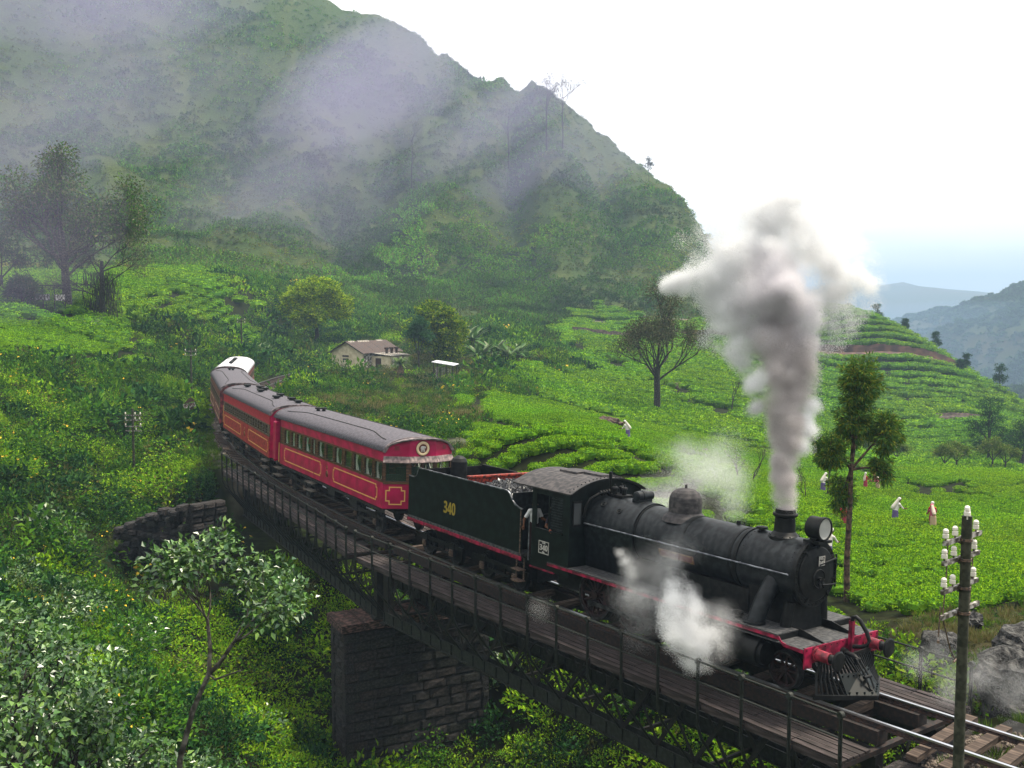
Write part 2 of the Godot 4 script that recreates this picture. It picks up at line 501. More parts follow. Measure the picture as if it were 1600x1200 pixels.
func make_materials() -> void:
	var grime := noise_picture("grime", 256, 0.012, Color(0.45, 0.45, 0.47), Color(1, 1, 1), 1.9, 5)
	var soot := noise_picture("soot", 256, 0.02, Color(0.42, 0.43, 0.46), Color(1, 0.98, 0.94), 1.9, 5)
	var speck := noise_picture("speck", 256, 0.09, Color(0.5, 0.49, 0.47), Color(1, 1, 1), 1.6, 4)
	var wood := noise_picture("wood", 256, 0.02, Color(0.5, 0.46, 0.42), Color(1, 1, 1), 1.7, 5, Vector2(0.25, 2.0))
	var stain := noise_picture("stain", 256, 0.016, Color(0.35, 0.33, 0.28), Color(1, 1, 1), 2.2, 5)
	var rust := noise_picture("rust", 256, 0.03, Color(0.35, 0.33, 0.36), Color(1, 0.8, 0.66), 2.0, 5)
	var moss := noise_picture("moss", 256, 0.02, Color(0.42, 0.5, 0.3), Color(1, 1, 1), 2.2, 5)
	var bumps := noise_picture("bumps", 256, 0.05, Color(0, 0, 0), Color(1, 1, 1), 1.3, 5)
	mat("engine_paint", Color(0.0055, 0.0105, 0.0100), 0.42, grime, 0.6)
	mat("boiler_paint", Color(0.020, 0.025, 0.031), 0.42, soot, 0.8)
	mat("engine_black", Color(0.010, 0.011, 0.012), 0.5, soot, 0.9)
	mat("sooty_top", Color(0.075, 0.068, 0.075), 0.75, soot, 0.9)
	mat("platform_grey", Color(0.07, 0.072, 0.08), 0.7, soot, 1.4)
	mat("valance_red", Color(0.36, 0.005, 0.055), 0.42, grime, 0.8)
	mat("buffer_red", Color(0.40, 0.03, 0.06), 0.45, grime, 1.5)
	mat("wheel_red", Color(0.032, 0.007, 0.009), 0.6, soot, 1.0)
	mat("steel", Color(0.07, 0.07, 0.075), 0.5, grime, 1.2, 0.5)
	mat("worn_metal", Color(0.36, 0.38, 0.42), 0.35, grime, 1.0, 0.7)
	mat("brass", Color(0.42, 0.30, 0.10), 0.35, grime, 1.0, 0.8)
	mat("plate_white", Color(0.44, 0.42, 0.39), 0.5)
	mat("plate_red", Color(0.12, 0.03, 0.025), 0.5)
	mat("number_yellow", Color(0.30, 0.22, 0.02), 0.5)
	mat("lamp_white", Color(0.78, 0.78, 0.76), 0.22, null, 1.0, 0.25)
	mat("tank_red", Color(0.40, 0.06, 0.035), 0.7, rust, 1.0)
	mat("tank_brown", Color(0.11, 0.08, 0.06), 0.7, rust, 1.2)
	mat("coal", Color(0.022, 0.022, 0.025), 0.33)
	mat("maroon", Color(0.46, 0.004, 0.080), 0.36, noise_picture("coachdust", 256, 0.012, Color(0.78, 0.74, 0.74), Color(1, 1, 1), 1.5, 5), 0.5)
	mat("maroon_worn", Color(0.43, 0.006, 0.068), 0.5, noise_picture("coachwear", 256, 0.02, Color(1.0, 1.0, 0.9), Color(0.8, 0.45, 0.5), 1.8, 5), 0.7)
	mat("maroon_brown", Color(0.26, 0.045, 0.055), 0.5, grime, 0.7)
	mat("orange_worn", Color(0.42, 0.028, 0.055), 0.5, noise_picture("coachwear2", 256, 0.02, Color(1, 1, 0.9), Color(0.65, 0.3, 0.4), 1.8, 5), 0.7)
	mat("coach_roof", Color(0.125, 0.115, 0.14), 0.8, noise_picture("roofgrain", 256, 0.06, Color(0.55, 0.54, 0.55), Color(1, 1, 1), 1.5, 4), 0.45)
	mat("white_roof", Color(0.72, 0.72, 0.76), 0.7, noise_picture("roofdirt", 256, 0.02, Color(0.8, 0.8, 0.82), Color(1, 1, 1), 1.5), 0.5)
	mat("roof_edge", Color(0.24, 0.19, 0.19), 0.7, grime, 1.0)
	mat("awning", Color(0.30, 0.22, 0.21), 0.7, grime, 1.6)
	mat("window_wood", Color(0.135, 0.066, 0.026), 0.5, wood, 1.0)
	mat("window_grey", Color(0.17, 0.13, 0.09), 0.6, wood, 1.0)
	mat("gold", Color(0.66, 0.38, 0.11), 0.42)
	mat("cream_ring", Color(0.68, 0.52, 0.32), 0.5)
	mat("crest_brown", Color(0.10, 0.03, 0.02), 0.5)
	mat("curtain", Color(0.62, 0.66, 0.58), 0.9)
	mat("coach_inside", Color(0.035, 0.03, 0.025), 0.9)
	mat("seat_green", Color(0.05, 0.10, 0.05), 0.9)
	mat("underframe", Color(0.022, 0.021, 0.022), 0.75, soot, 1.0)
	mat("step_wood", Color(0.22, 0.20, 0.18), 0.8, wood, 1.0)
	mat("girder", Color(0.012, 0.014, 0.013), 0.7, rust, 0.9)
	mat("girder_green", Color(0.015, 0.019, 0.015), 0.7, moss, 0.9)
	mat("bearer", Color(0.022, 0.015, 0.015), 0.8, rust, 0.8)
	mat("plank", Color(0.060, 0.044, 0.045), 0.85, wood, 0.7)
	mat("plank_pale", Color(0.15, 0.115, 0.11), 0.85, wood, 0.7)
	mat("sleeper", Color(0.125, 0.088, 0.068), 0.9, wood, 0.9)
	mat("rail_side", Color(0.06, 0.045, 0.045), 0.7, rust, 1.0)
	mat("rail_head", Color(0.62, 0.63, 0.68), 0.28, null, 1.0, 1.0)
	for k in 4:
		mat("stone%d" % k, [Color(0.036, 0.031, 0.032), Color(0.027, 0.025, 0.028), Color(0.046, 0.036, 0.035), Color(0.032, 0.034, 0.028)][k], 0.9, stain, 0.8 + 0.13 * k)
		bumpy(M["stone%d" % k], bumps, 3.0)
	mat("stone_core", Color(0.02, 0.019, 0.018), 1.0, stain, 0.8)
	mat("cap_stone", Color(0.135, 0.070, 0.058), 0.9, stain, 0.9)
	bumpy(M["cap_stone"], bumps, 3.0)
	mat("boulder", Color(0.082, 0.080, 0.080), 0.92, noise_picture("boulder", 256, 0.025, Color(0.3, 0.29, 0.3), Color(1, 1, 0.98), 2.4, 5), 0.55)
	bumpy(M["boulder"], bumps, 6.0)
	mat("wall_cream", Color(0.66, 0.58, 0.42), 0.85, noise_picture("limewash", 256, 0.015, Color(0.86, 0.84, 0.8), Color(1, 1, 1), 1.5, 5), 0.3)
	mat("wall_white", Color(0.60, 0.58, 0.54), 0.85, stain, 0.4)
	mat("roof_sheet", Color(0.095, 0.082, 0.085), 0.75, rust, 0.5)
	mat("ridge_pale", Color(0.50, 0.46, 0.42), 0.8, stain, 0.8)
	mat("tar", Color(0.015, 0.013, 0.012), 0.8)
	mat("door_wood", Color(0.055, 0.045, 0.036), 0.8, wood, 0.9)
	mat("pole_wood", Color(0.050, 0.050, 0.032), 0.85, moss, 1.2)
	mat("crossarm", Color(0.42, 0.40, 0.38), 0.7, stain, 1.5)
	mat("insulator", Color(0.74, 0.70, 0.60), 0.25)
	mat("stay_metal", Color(0.26, 0.27, 0.28), 0.5, rust, 2.0, 0.3)
	mat("board_white", Color(0.66, 0.64, 0.63), 0.7, stain, 0.8)
	mat("trunk_pale", Color(0.15, 0.135, 0.115), 0.9, stain, 1.0)
	mat("trunk_dark", Color(0.060, 0.050, 0.042), 0.9, stain, 1.0)
	mat("trunk_brown", Color(0.16, 0.10, 0.065), 0.9, stain, 1.0)
	mat("palm_skirt", Color(0.24, 0.16, 0.10), 0.95, wood, 1.0)
	mat("vine_stem", Color(0.10, 0.09, 0.04), 0.9)
	for q in ["engine_paint", "boiler_paint", "engine_black"]:
		M[q].metallic_specular = 0.34
	var gl := StandardMaterial3D.new()
	gl.resource_name = "glass"
	gl.transparency = BaseMaterial3D.TRANSPARENCY_ALPHA
	gl.albedo_color = Color(0.25, 0.30, 0.29, 0.10)
	gl.roughness = 0.06
	M["glass"] = gl
	leafy("leaf", 0.65, Color(0.7, 0.7, 0.7), 0.16)
	leafy("leaf_dull", 0.8, Color(0.45, 0.45, 0.45), 0.12)
	leafy("leaf_glossy", 0.32, Color(0.40, 0.40, 0.40), 0.6)
	leafy("cloth", 0.9, Color(0.1, 0.1, 0.1), 0.2)
	leafy("puff", 1.0, Color(0.9, 0.9, 0.9), 0.0)
	var gm := StandardMaterial3D.new()
	gm.resource_name = "ground"
	gm.vertex_color_use_as_albedo = true
	gm.roughness = 0.95
	gm.metallic_specular = 0.2
	gm.albedo_texture = noise_picture("soil", 512, 0.02, Color(0.55, 0.5, 0.45), Color(1, 1, 1), 1.8, 6)
	gm.uv1_triplanar = true
	gm.uv1_world_triplanar = true
	gm.uv1_scale = Vector3.ONE * 0.11
	M["ground"] = gm

# ------------------------------------------------------------------ the ground
const WARP := 40.0
const NW := 150
const W0 := Vector2(-5.4, -5.1)
const W1 := Vector2(5.4, 5.5)
var coarse := PackedFloat32Array()
var coarse_zone := PackedInt32Array()
var gu := PackedFloat32Array()
var gd := PackedFloat32Array()
var gh := PackedFloat32Array()
const ZONES := "stmgfrpb"

func warp(u: float, d: float) -> Vector2:
	return Vector2(asinh(u / WARP), asinh(d / WARP))

# a smooth surface (thin plate) through the survey points
func survey_ground() -> void:
	var n := SURVEY.size()
	var w := []
	for q in SURVEY:
		w.append(warp(q[0], q[1]))
	var rows := []
	for i in n + 3:
		var r := PackedFloat64Array()
		r.resize(n + 4)
		rows.append(r)
	for i in n:
		for j in n:
			var r2: float = w[i].distance_squared_to(w[j])
			rows[i][j] = (r2 * log(r2 + 1e-12)) if i != j else 0.0005
		rows[i][n] = 1.0
		rows[i][n + 1] = w[i].x
		rows[i][n + 2] = w[i].y
		rows[n][i] = 1.0
		rows[n + 1][i] = w[i].x
		rows[n + 2][i] = w[i].y
		rows[i][n + 3] = SURVEY[i][2]
	var k := n + 3
	for i in k:
		var best := i
		for j in range(i + 1, k):
			if absf(rows[j][i]) > absf(rows[best][i]):
				best = j
		var tmp = rows[i]
		rows[i] = rows[best]
		rows[best] = tmp
		var ri: PackedFloat64Array = rows[i]
		var inv := 1.0 / ri[i]
		for j in range(i + 1, k):
			var rj: PackedFloat64Array = rows[j]
			var f := rj[i] * inv
			if f != 0.0:
				for m in range(i, k + 1):
					rj[m] -= f * ri[m]
				rows[j] = rj
	var sol := PackedFloat64Array()
	sol.resize(k)
	for i in range(k - 1, -1, -1):
		var s: float = rows[i][k]
		for j in range(i + 1, k):
			s -= rows[i][j] * sol[j]
		sol[i] = s / rows[i][i]
	coarse.resize(NW * NW)
	coarse_zone.resize(NW * NW)
	var wx := PackedFloat32Array()
	var wy := PackedFloat32Array()
	for q in w:
		wx.append(q.x)
		wy.append(q.y)
	for j in NW:
		var y := lerpf(W0.y, W1.y, float(j) / (NW - 1))
		for i in NW:
			var x := lerpf(W0.x, W1.x, float(i) / (NW - 1))
			var s: float = sol[n] + x * sol[n + 1] + y * sol[n + 2]
			var near := 1e9
			var z := 0
			for m in n:
				var dx := x - wx[m]
				var dy := y - wy[m]
				var r2 := dx * dx + dy * dy
				s += sol[m] * r2 * log(r2 + 1e-12)
				if r2 < near:
					near = r2
					z = m
			coarse[j * NW + i] = s
			coarse_zone[j * NW + i] = ZONES.find(SURVEY[z][3])

func cubic(a: float, b: float, c: float, d: float, t: float) -> float:
	return b + 0.5 * t * (c - a + t * (2.0 * a - 5.0 * b + 4.0 * c - d + t * (3.0 * (b - c) + d - a)))

func surveyed(u: float, d: float) -> float:
	var q := (warp(u, d) - W0) / (W1 - W0) * (NW - 1)
	var i := clampi(int(q.x), 1, NW - 3)
	var j := clampi(int(q.y), 1, NW - 3)
	var fx := q.x - i
	var fy := q.y - j
	var r := []
	for k in range(-1, 3):
		var o := (j + k) * NW + i
		r.append(cubic(coarse[o - 1], coarse[o], coarse[o + 1], coarse[o + 2], fx))
	return cubic(r[0], r[1], r[2], r[3], fy)

func zone_at(u: float, d: float) -> String:
	var j1 := noise.get_noise_2d(u * 0.05 + 3.0, d * 0.05) * 0.06
	var j2 := noise.get_noise_2d(u * 0.05, d * 0.05 + 40.0) * 0.06
	var q := (warp(u, d) + Vector2(j1, j2) - W0) / (W1 - W0) * (NW - 1)
	return ZONES[coarse_zone[clampi(roundi(q.y), 0, NW - 1) * NW + clampi(roundi(q.x), 0, NW - 1)]]

# how far along the valley the mountain's crest lies, at u metres across
func crest(u: float) -> float:
	if u < -25.0:
		return lerpf(540.0, 612.0, smoothstep(-42.0, -25.0, u))
	return maxf(612.0 - 1.5 * (u + 25.0), 390.0)

func raw_height(u: float, d: float) -> float:
	var h := surveyed(u, d)
	var p := EYE + right(u) + ahead(d)
	if d > 180.0 and d < 700.0:
		# the far flank drops away behind the crest
		h -= 34.0 * smoothstep(0.0, 90.0, d - crest(u)) * smoothstep(10.0, 60.0, h)
	if d > 180.0:
		var k := smoothstep(5.0, 30.0, h) * smoothstep(200.0, 300.0, d) if d < 700.0 else 1.0
		var a := 6.0 if d < 700.0 else 26.0
		var f := 0.016 if d < 700.0 else 0.0032
		var q := 1.0 - 2.0 * absf(noise.get_noise_2d(p.x * f, p.z * f))
		h += k * a * (q - (0.55 if d < 700.0 else 1.0)) + k * a * 0.3 * noise.get_noise_2d(p.x * f * 3.0, p.z * f * 3.0)
	h += 0.22 * noise.get_noise_2d(p.x * 0.21, p.z * 0.21)
	var t := track_place(p)
	if t.x > -140.0 and t.x < 40.0:
		var o := absf(t.y)
		if t.x < -43.0 or t.x > 2.2:
			h = lerpf(h, -0.58 - 0.02 * noise.get_noise_2d(p.x, p.z), 1.0 - smoothstep(2.5, 6.5, o))
		elif o < 5.0:
			h = minf(h, lerpf(-3.8, h, smoothstep(3.2, 5.0, o)))
	return h

func steps(fine0: float, fine1: float, step: float, grow: float, end0: float, end1: float) -> PackedFloat32Array:
	var a := []
	var x := fine0
	while x <= fine1 + 0.001:
		a.append(x)
		x += step
	var s := step
	x = fine1
	while x < end1:
		s *= grow
		x += s
		a.append(x)
	s = step
	x = fine0
	while x > end0:
		s *= grow
		x -= s
		a.push_front(x)
	return PackedFloat32Array(a)

func make_ground() -> void:
	survey_ground()
	gu = steps(-45.0, 70.0, 1.25, 1.045, -4200.0, 4200.0)
	gd = steps(-4.0, 112.0, 1.25, 1.045, -1500.0, 4700.0)
	var nu := gu.size()
	var nd := gd.size()
	gh.resize(nu * nd)
	var v := PackedVector3Array()
	var c := PackedColorArray()
	v.resize(nu * nd)
	c.resize(nu * nd)
	for j in nd:
		for i in nu:
			var u := gu[i]
			var d := gd[j]
			var h := raw_height(u, d)
			gh[j * nu + i] = h
			var p := EYE + right(u) + ahead(d)
			p.y = h
			v[j * nu + i] = p
			c[j * nu + i] = soil(u, d, p)
	var ix := PackedInt32Array()
	var nn := PackedVector3Array()
	nn.resize(nu * nd)
	for j in nd:
		for i in nu:
			var i0 := maxi(i - 1, 0)
			var i1 := mini(i + 1, nu - 1)
			var j0 := maxi(j - 1, 0)
			var j1 := mini(j + 1, nd - 1)
			var du := v[j * nu + i1] - v[j * nu + i0]
			var dd := v[j1 * nu + i] - v[j0 * nu + i]
			var m := du.cross(dd).normalized()
			nn[j * nu + i] = m if m.y > 0.0 else -m
			if i < nu - 1 and j < nd - 1:
				var a := j * nu + i
				ix.append_array([a, a + nu, a + 1, a + 1, a + nu, a + nu + 1])
	var arr := []
	arr.resize(Mesh.ARRAY_MAX)
	arr[Mesh.ARRAY_VERTEX] = v
	arr[Mesh.ARRAY_NORMAL] = nn
	arr[Mesh.ARRAY_COLOR] = c
	arr[Mesh.ARRAY_INDEX] = ix
	var m := ArrayMesh.new()
	m.add_surface_from_arrays(Mesh.PRIMITIVE_TRIANGLES, arr)
	structure(put_mesh("ground", m, M.ground))

func soil(u: float, d: float, p: Vector3) -> Color:
	var z := zone_at(u, d)
	var q := noise.get_noise_2d(p.x * 0.07, p.z * 0.07)
	var c := Color(0.020, 0.032, 0.010)
	match z:
		"t": c = Color(0.020, 0.028, 0.010)
		"m": c = Color(0.060, 0.105, 0.026).lerp(Color(0.090, 0.125, 0.035), smoothstep(-0.05, 0.4, q))
		"b": c = Color(0.028, 0.045, 0.018)
		"g": c = Color(0.055, 0.075, 0.020).lerp(Color(0.13, 0.10, 0.055) if d > 60.0 else Color(0.075, 0.070, 0.035), smoothstep(0.0, 0.35, q))
		"f": c = Color(0.050, 0.085, 0.030).lerp(Color(0.10, 0.10, 0.05), smoothstep(-0.2, 0.3, noise.get_noise_2d(p.x * 0.008, p.z * 0.008)))
		"p": c = Color(0.15, 0.085, 0.055)
		"r": c = Color(0.018, 0.022, 0.010)
	var t := track_place(p)
	if absf(t.y) < 2.6 and t.x > 1.5 and t.x < 60.0:
		c = Color(0.14, 0.115, 0.095)
	elif absf(t.y) < 2.2 and t.x < -43.0 and t.x > -140.0:
		c = Color(0.17, 0.15, 0.13)
	return c

func ground_ud(u: float, d: float) -> float:
	var nu := gu.size()
	var i := clampi(gu.bsearch(u) - 1, 0, nu - 2)
	var j := clampi(gd.bsearch(d) - 1, 0, gd.size() - 2)
	var fx := clampf((u - gu[i]) / (gu[i + 1] - gu[i]), 0.0, 1.0)
	var fy := clampf((d - gd[j]) / (gd[j + 1] - gd[j]), 0.0, 1.0)
	var k := j * nu + i
	return lerpf(lerpf(gh[k], gh[k + 1], fx), lerpf(gh[k + nu], gh[k + nu + 1], fx), fy)

func ground(p: Vector3) -> float:
	var q := valley(p)
	return ground_ud(q.x, q.y)
# ------------------------------------------------------------------ masonry
var stone_units := []

# a rock-faced block one metre a side, its face (+z) uneven and its joints drawn back
func stone_unit(k: int) -> ArrayMesh:
	if stone_units.is_empty():
		for i in 9:
			var s := Shape.new()
			var g := []
			for b in 4:
				for a in 4:
					var edge := a == 0 or a == 3 or b == 0 or b == 3
					var x := [-0.49, -0.30, 0.30, 0.49][a] as float
					var y := [-0.48, -0.27, 0.27, 0.48][b] as float
					if not edge:
						x += rnd(-0.08, 0.08)
						y += rnd(-0.08, 0.08)
					g.append(Vector3(x, y, 0.36 + rnd(-0.02, 0.02) if edge else 0.5 + rnd(-0.1, 0.08)))
			for b in 3:
				for a in 3:
					var o := b * 4 + a
					s.flat(g[o], g[o + 1], g[o + 5], Vector3(0, 0, 1))
					s.flat(g[o], g[o + 5], g[o + 4], Vector3(0, 0, 1))
			var q := [Vector3(-0.49, -0.48, -0.5), Vector3(0.49, -0.48, -0.5), Vector3(0.49, 0.48, -0.5), Vector3(-0.49, 0.48, -0.5)]
			s.quad(g[0], g[3], q[1], q[0], Vector3.DOWN)
			s.quad(g[12], g[15], q[2], q[3], Vector3.UP)
			s.quad(g[0], g[12], q[3], q[0], Vector3.LEFT)
			s.quad(g[3], g[15], q[2], q[1], Vector3.RIGHT)
			stone_units.append(s.done())
	return stone_units[k % 9]

func put_stone(parent: Node3D, t: Transform3D, mat_name := "") -> void:
	var o := put_mesh("stone", stone_unit(rng.randi() % 9), M[mat_name if mat_name != "" else "stone%d" % (rng.randi() % 4)], parent)
	o.transform = t

# courses of stones on a plane: a = lower corner, u along, n outwards
func stone_face(parent: Node3D, a: Vector3, u: Vector3, n: Vector3, width: float, height: float, course: float, deep := 0.35, ragged := 0.0) -> void:
	var b := Basis(u, Vector3.UP, n)
	var rows := roundi(height / course)
	for j in rows:
		var x := 0.0
		var limit := width
		var w0 := (0.45 if j % 2 else 0.8) * course * 1.9
		while x < limit - 0.05:
			var w := minf(w0 if x == 0.0 else rnd(0.75, 1.35) * course * 1.9, limit - x)
			if limit - x - w < course * 0.6:
				w = limit - x
			if ragged == 0.0 or rng.randf() > ragged * float(j) / rows:
				var at := a + u * (x + w / 2.0) + Vector3.UP * (course * (j + 0.5)) - n * (deep * 0.5 - rnd(-0.02, 0.025))
				put_stone(parent, Transform3D(b * Basis.from_scale(Vector3(w, course, deep)), at))
			x += w

func make_bridge() -> void:
	# ---- rails and what carries them
	for side in [1, -1]:
		var s := Shape.new()
		var foot := Shape.new()
		var x := -126.0
		while x < 24.0:
			var dx := 1.5
			for q in [[s, 0.036, -0.045, 0.0], [foot, 0.010, -0.12, -0.045], [foot, 0.07, -0.15, -0.12]]:
				var sh: Shape = q[0]
				var c: float = 0.838 * side
				var p := []
				for y in [q[2], q[3]]:
					var lift: float = y + CANT * c
					p += [track(x, c - q[1], lift), track(x + dx, c - q[1], lift), track(x + dx, c + q[1], lift), track(x, c + q[1], lift)]
				sh.hexa(p)
			x += dx
		var o := Node3D.new()
		o.name = numbered("rail")
		add_child(o)
		tag(o, "polished steel rail on the %s side of the curving track" % ("footwalk and telegraph pole" if side > 0 else "tea field and boulder"), "rail", "running rails")
		obj("rail_head", s, M.rail_head, o)
		obj("rail_web", foot, M.rail_side, o)
	# ---- two girder spans
	var spans := [[Vector3(-42.70, 0, -2.99), Vector3(-20.61, 0, 1.39)], [Vector3(-19.92, 0, 1.43), Vector3(1.615, 0, 2.368)]]
	for k in 2:
		make_span(spans[k][0], spans[k][1], k)
	make_pier()
	make_abutments()
	# ---- sleepers in the ballast, this side of the bridge and beyond it
	var unit := Shape.new()
	unit.bar(-0.125, 0.125, -0.29, -0.15, -1.37, 1.37, 0.015)
	var um := unit.done()
	var sl: Array[float] = []
	var x := 2.5
	while x < 14.0:
		sl.append(x)
		x += 0.72
	x = -44.0
	while x > -60.0:
		sl.append(x)
		x -= 0.72
	x = -88.0
	while x > -124.0:
		sl.append(x)
		x -= 0.8
	for q in sl:
		var o := put_mesh("sleeper", um, M.sleeper)
		var f := Transform3D(rot_y(q / R + rnd(-0.02, 0.02)), track(q, rnd(-0.04, 0.04), rnd(-0.025, 0.0)))
		o.transform = f * Transform3D(Basis(Vector3.RIGHT, CANT), Vector3.ZERO)
		if q > 0.0:
			tag(o, "worn brown timber sleeper bedded in gravel in front of the engine", "sleeper", "sleepers in front of the engine")
		elif q > -70.0:
			tag(o, "timber sleeper under the carriages beyond the end of the bridge", "sleeper", "sleepers under the carriages")
		else:
			tag(o, "timber sleeper in the track behind the last carriage", "sleeper", "sleepers behind the train")
	# loose stones of the ballast
	var peb := Shape.new()
	for i in 14:
		var p := Vector3(rnd(-0.2, 0.2), rnd(-0.02, 0.02), rnd(-0.2, 0.2))
		var r := rnd(0.02, 0.05)
		peb.lathe(p - Vector3(0, r, 0), Vector3(rnd(-0.3, 0.3), 1, rnd(-0.3, 0.3)), [Vector2(0, 0), Vector2(r * 0.6, r), Vector2(r * 1.4, r * 0.8), Vector2(r * 1.9, 0)], 5)
	var places := []
	var tints := PackedColorArray()
	for i in 2200:
		var s := rnd(1.8, 15.0)
		var o := rnd(-2.6, 2.6)
		if i > 1500:
			s = rnd(-124, -44)
			o = rnd(-1.9, 1.9)
		var p := track(s, o)
		p.y = ground(p) + rnd(0.0, 0.05)
		places.append(Transform3D(Basis.from_euler(Vector3(rnd(-0.3, 0.3), rnd(0, 6), 0)), p))
		tints.append(Color(0.20, 0.165, 0.14) * rnd(0.5, 1.35))
	var bo := scatter("ballast", peb.done(), M.leaf_dull, places, tints)
	tag(bo, "loose brown ballast stones between the sleepers", "ballast", "", "stuff")

func make_span(a: Vector3, b: Vector3, k: int) -> void:
	var ax := (b - a).normalized()
	var zz := ax.cross(Vector3.UP).normalized()
	var l := (b - a).length()
	var sp := thing("bridge_span", ["dark iron lattice girder span between the pier and the ivy bank", "dark iron lattice girder span under the engine and tender"][k], "bridge span", Transform3D(Basis(ax, Vector3.UP, zz), a), "girder spans of the bridge")
	var inv := sp.transform.affine_inverse()
	var bays := roundi(l / 1.31)
	var bay := l / bays
	for z in [-1.32, -3.68]:
		var s := Shape.new()
		s.box(0, l, -0.62, -0.58, z - 0.2, z + 0.2)
		s.box(0, l, -0.95, -0.62, z - 0.03, z + 0.03)
		s.box(0, l, -0.66, -0.62, z - 0.12, z + 0.12)
		obj("top_chord", s, M.girder, sp)
		s = Shape.new()
		s.box(0, l, -3.10, -3.06, z - 0.24, z + 0.24)
		s.box(0, l, -3.06, -2.68, z - 0.16, z - 0.13)
		s.box(0, l, -3.06, -2.68, z + 0.13, z + 0.16)
		for i in bays * 2:
			s.box(i * bay / 2 + 0.1, i * bay / 2 + 0.14, -3.06, -2.70, z + 0.16, z + 0.20)
		obj("bottom_chord", s, M.girder_green, sp)
		for e in [0.0, l]:
			s = Shape.new()
			var d := 0.35 if e == 0.0 else -0.35
			s.box(minf(e, e + d), maxf(e, e + d), -3.06, -0.62, z - 0.14, z + 0.14)
			s.box(minf(e, e + d) - 0.04, maxf(e, e + d) + 0.04, -3.16, -3.10, z - 0.3, z + 0.3)
			obj("end_post", s, M.girder, sp)
		for i in bays:
			var x0 := i * bay
			s = Shape.new()
			s.beam(Vector3(x0 + bay, -0.8, z + 0.05), Vector3(x0, -2.8, z + 0.05), 0.13, 0.02, Vector3(0, 0, 1))
			obj("diagonal", s, M.girder, sp)
			s = Shape.new()
			s.beam(Vector3(x0, -0.8, z - 0.05), Vector3(x0 + bay, -2.8, z - 0.05), 0.10, 0.02, Vector3(0, 0, 1))
			obj("diagonal", s, M.girder, sp)
	# cross beams that carry the bearers and reach out under the footwalks
	for i in bays + 1:
		var s := Shape.new()
		var x := clampf(i * bay, 0.08, l - 0.08)
		s.box(x - 0.07, x + 0.07, -0.58, -0.47, -5.05, 0.04)
		obj("cross_beam", s, M.bearer, sp)
		if i % 2 == 0:
			s = Shape.new()
			s.beam(Vector3(x, -0.95, -1.32), Vector3(x, -2.75, -3.68), 0.06, 0.06)
			s.beam(Vector3(x, -2.75, -1.32), Vector3(x, -0.95, -3.68), 0.06, 0.06)
			s.beam(Vector3(x, -3.0, -1.32), Vector3(x, -3.0, -3.68), 0.08, 0.1)
			obj("sway_brace", s, M.girder, sp)
	# way-beams under the rails follow the curve
	var s0 := track_place(a).x
	var s1 := track_place(b).x
	for side in [1.0, -1.0]:
		var s := Shape.new()
		s.t = inv
		var n := 10
		for i in n:
			var t0 := lerpf(s0, s1, float(i) / n)
			var t1 := lerpf(s0, s1, float(i + 1) / n)
			var p := []
			for y in [-0.468, -0.152]:
				var lift: float = y + CANT * 0.838 * side
				p += [track(t0, 0.838 * side - 0.2, lift), track(t1, 0.838 * side - 0.2, lift), track(t1, 0.838 * side + 0.2, lift), track(t0, 0.838 * side + 0.2, lift)]
			s.hexa(p)
		obj("way_beam", s, M.bearer, sp)
	var q := s0 + 0.4
	while q < s1:
		var s := Shape.new()
		s.t = inv * Transform3D(rot_y(q / R), track(q))
		s.bar(-0.1, 0.1, -0.36, -0.18, -0.63, 0.63, 0.01)
		obj("transom", s, M.sleeper, sp)
		q += 1.31
	for far in 2:
		var w := Node3D.new()
		w.name = "footwalk" if far == 0 else "footwalk_001"
		sp.add_child(w)
		var zo := 0.0 if far == 0 else -4.98
		var zs := 1.0 if far == 0 else -1.0
		for r in 5:
			var x := 0.0
			while x < l - 0.1:
				var e := minf(l, x + bay * [2, 3, 3, 2, 3][(r + int(x)) % 5])
				var s := Shape.new()
				var z := -0.10 - 0.205 * r
				var dy := rnd(-0.008, 0.008)
				var zc := zo + zs * z
				s.box(x + 0.012, e - 0.012, -0.445 + dy, -0.40 + dy, zc - 0.082, zc + 0.082)
				obj("plank", s, M.plank_pale if k == 0 and rng.randf() < 0.5 else M.plank, w)
				x = e
		var f := Shape.new()
		f.box(0, l, -0.60, -0.45, zo - 0.03 * zs - 0.02, zo - 0.03 * zs + 0.02)
		obj("edge_beam", f, M.plank, w)
		for i in bays + 1:
			var x := clampf(i * bay, 0.04, l - 0.04)
			var s := Shape.new()
			s.box(x - 0.045, x + 0.045, -1.0, 0.60, zo - 0.012 + 0.03 * zs, zo + 0.012 + 0.03 * zs)
			s.box(x - 0.012, x + 0.012, -1.0, 0.60, zo - 0.04 + 0.03 * zs, zo + 0.04 + 0.03 * zs)
			s.cyl(Vector3(x, 0.60, zo + 0.03 * zs - 0.05), Vector3(x, 0.60, zo + 0.03 * zs + 0.05), 0.075, 12)
			s.tube([Vector3(x, -0.95, zo + 0.03 * zs), Vector3(x, -1.35, zo - 0.12 * zs), Vector3(x, -2.0, zo - 0.62 * zs), Vector3(x, -2.75, zo - 1.2 * zs)], 0.04, 0.04, 5)
			obj("handrail_post", s, M.girder_green, w)
		for y in [0.60, 0.10]:
			var s := Shape.new()
			s.cyl(Vector3(0, y, zo + 0.03 * zs), Vector3(l, y, zo + 0.03 * zs), 0.026, 8)
			obj("handrail", s, M.girder_green, w)

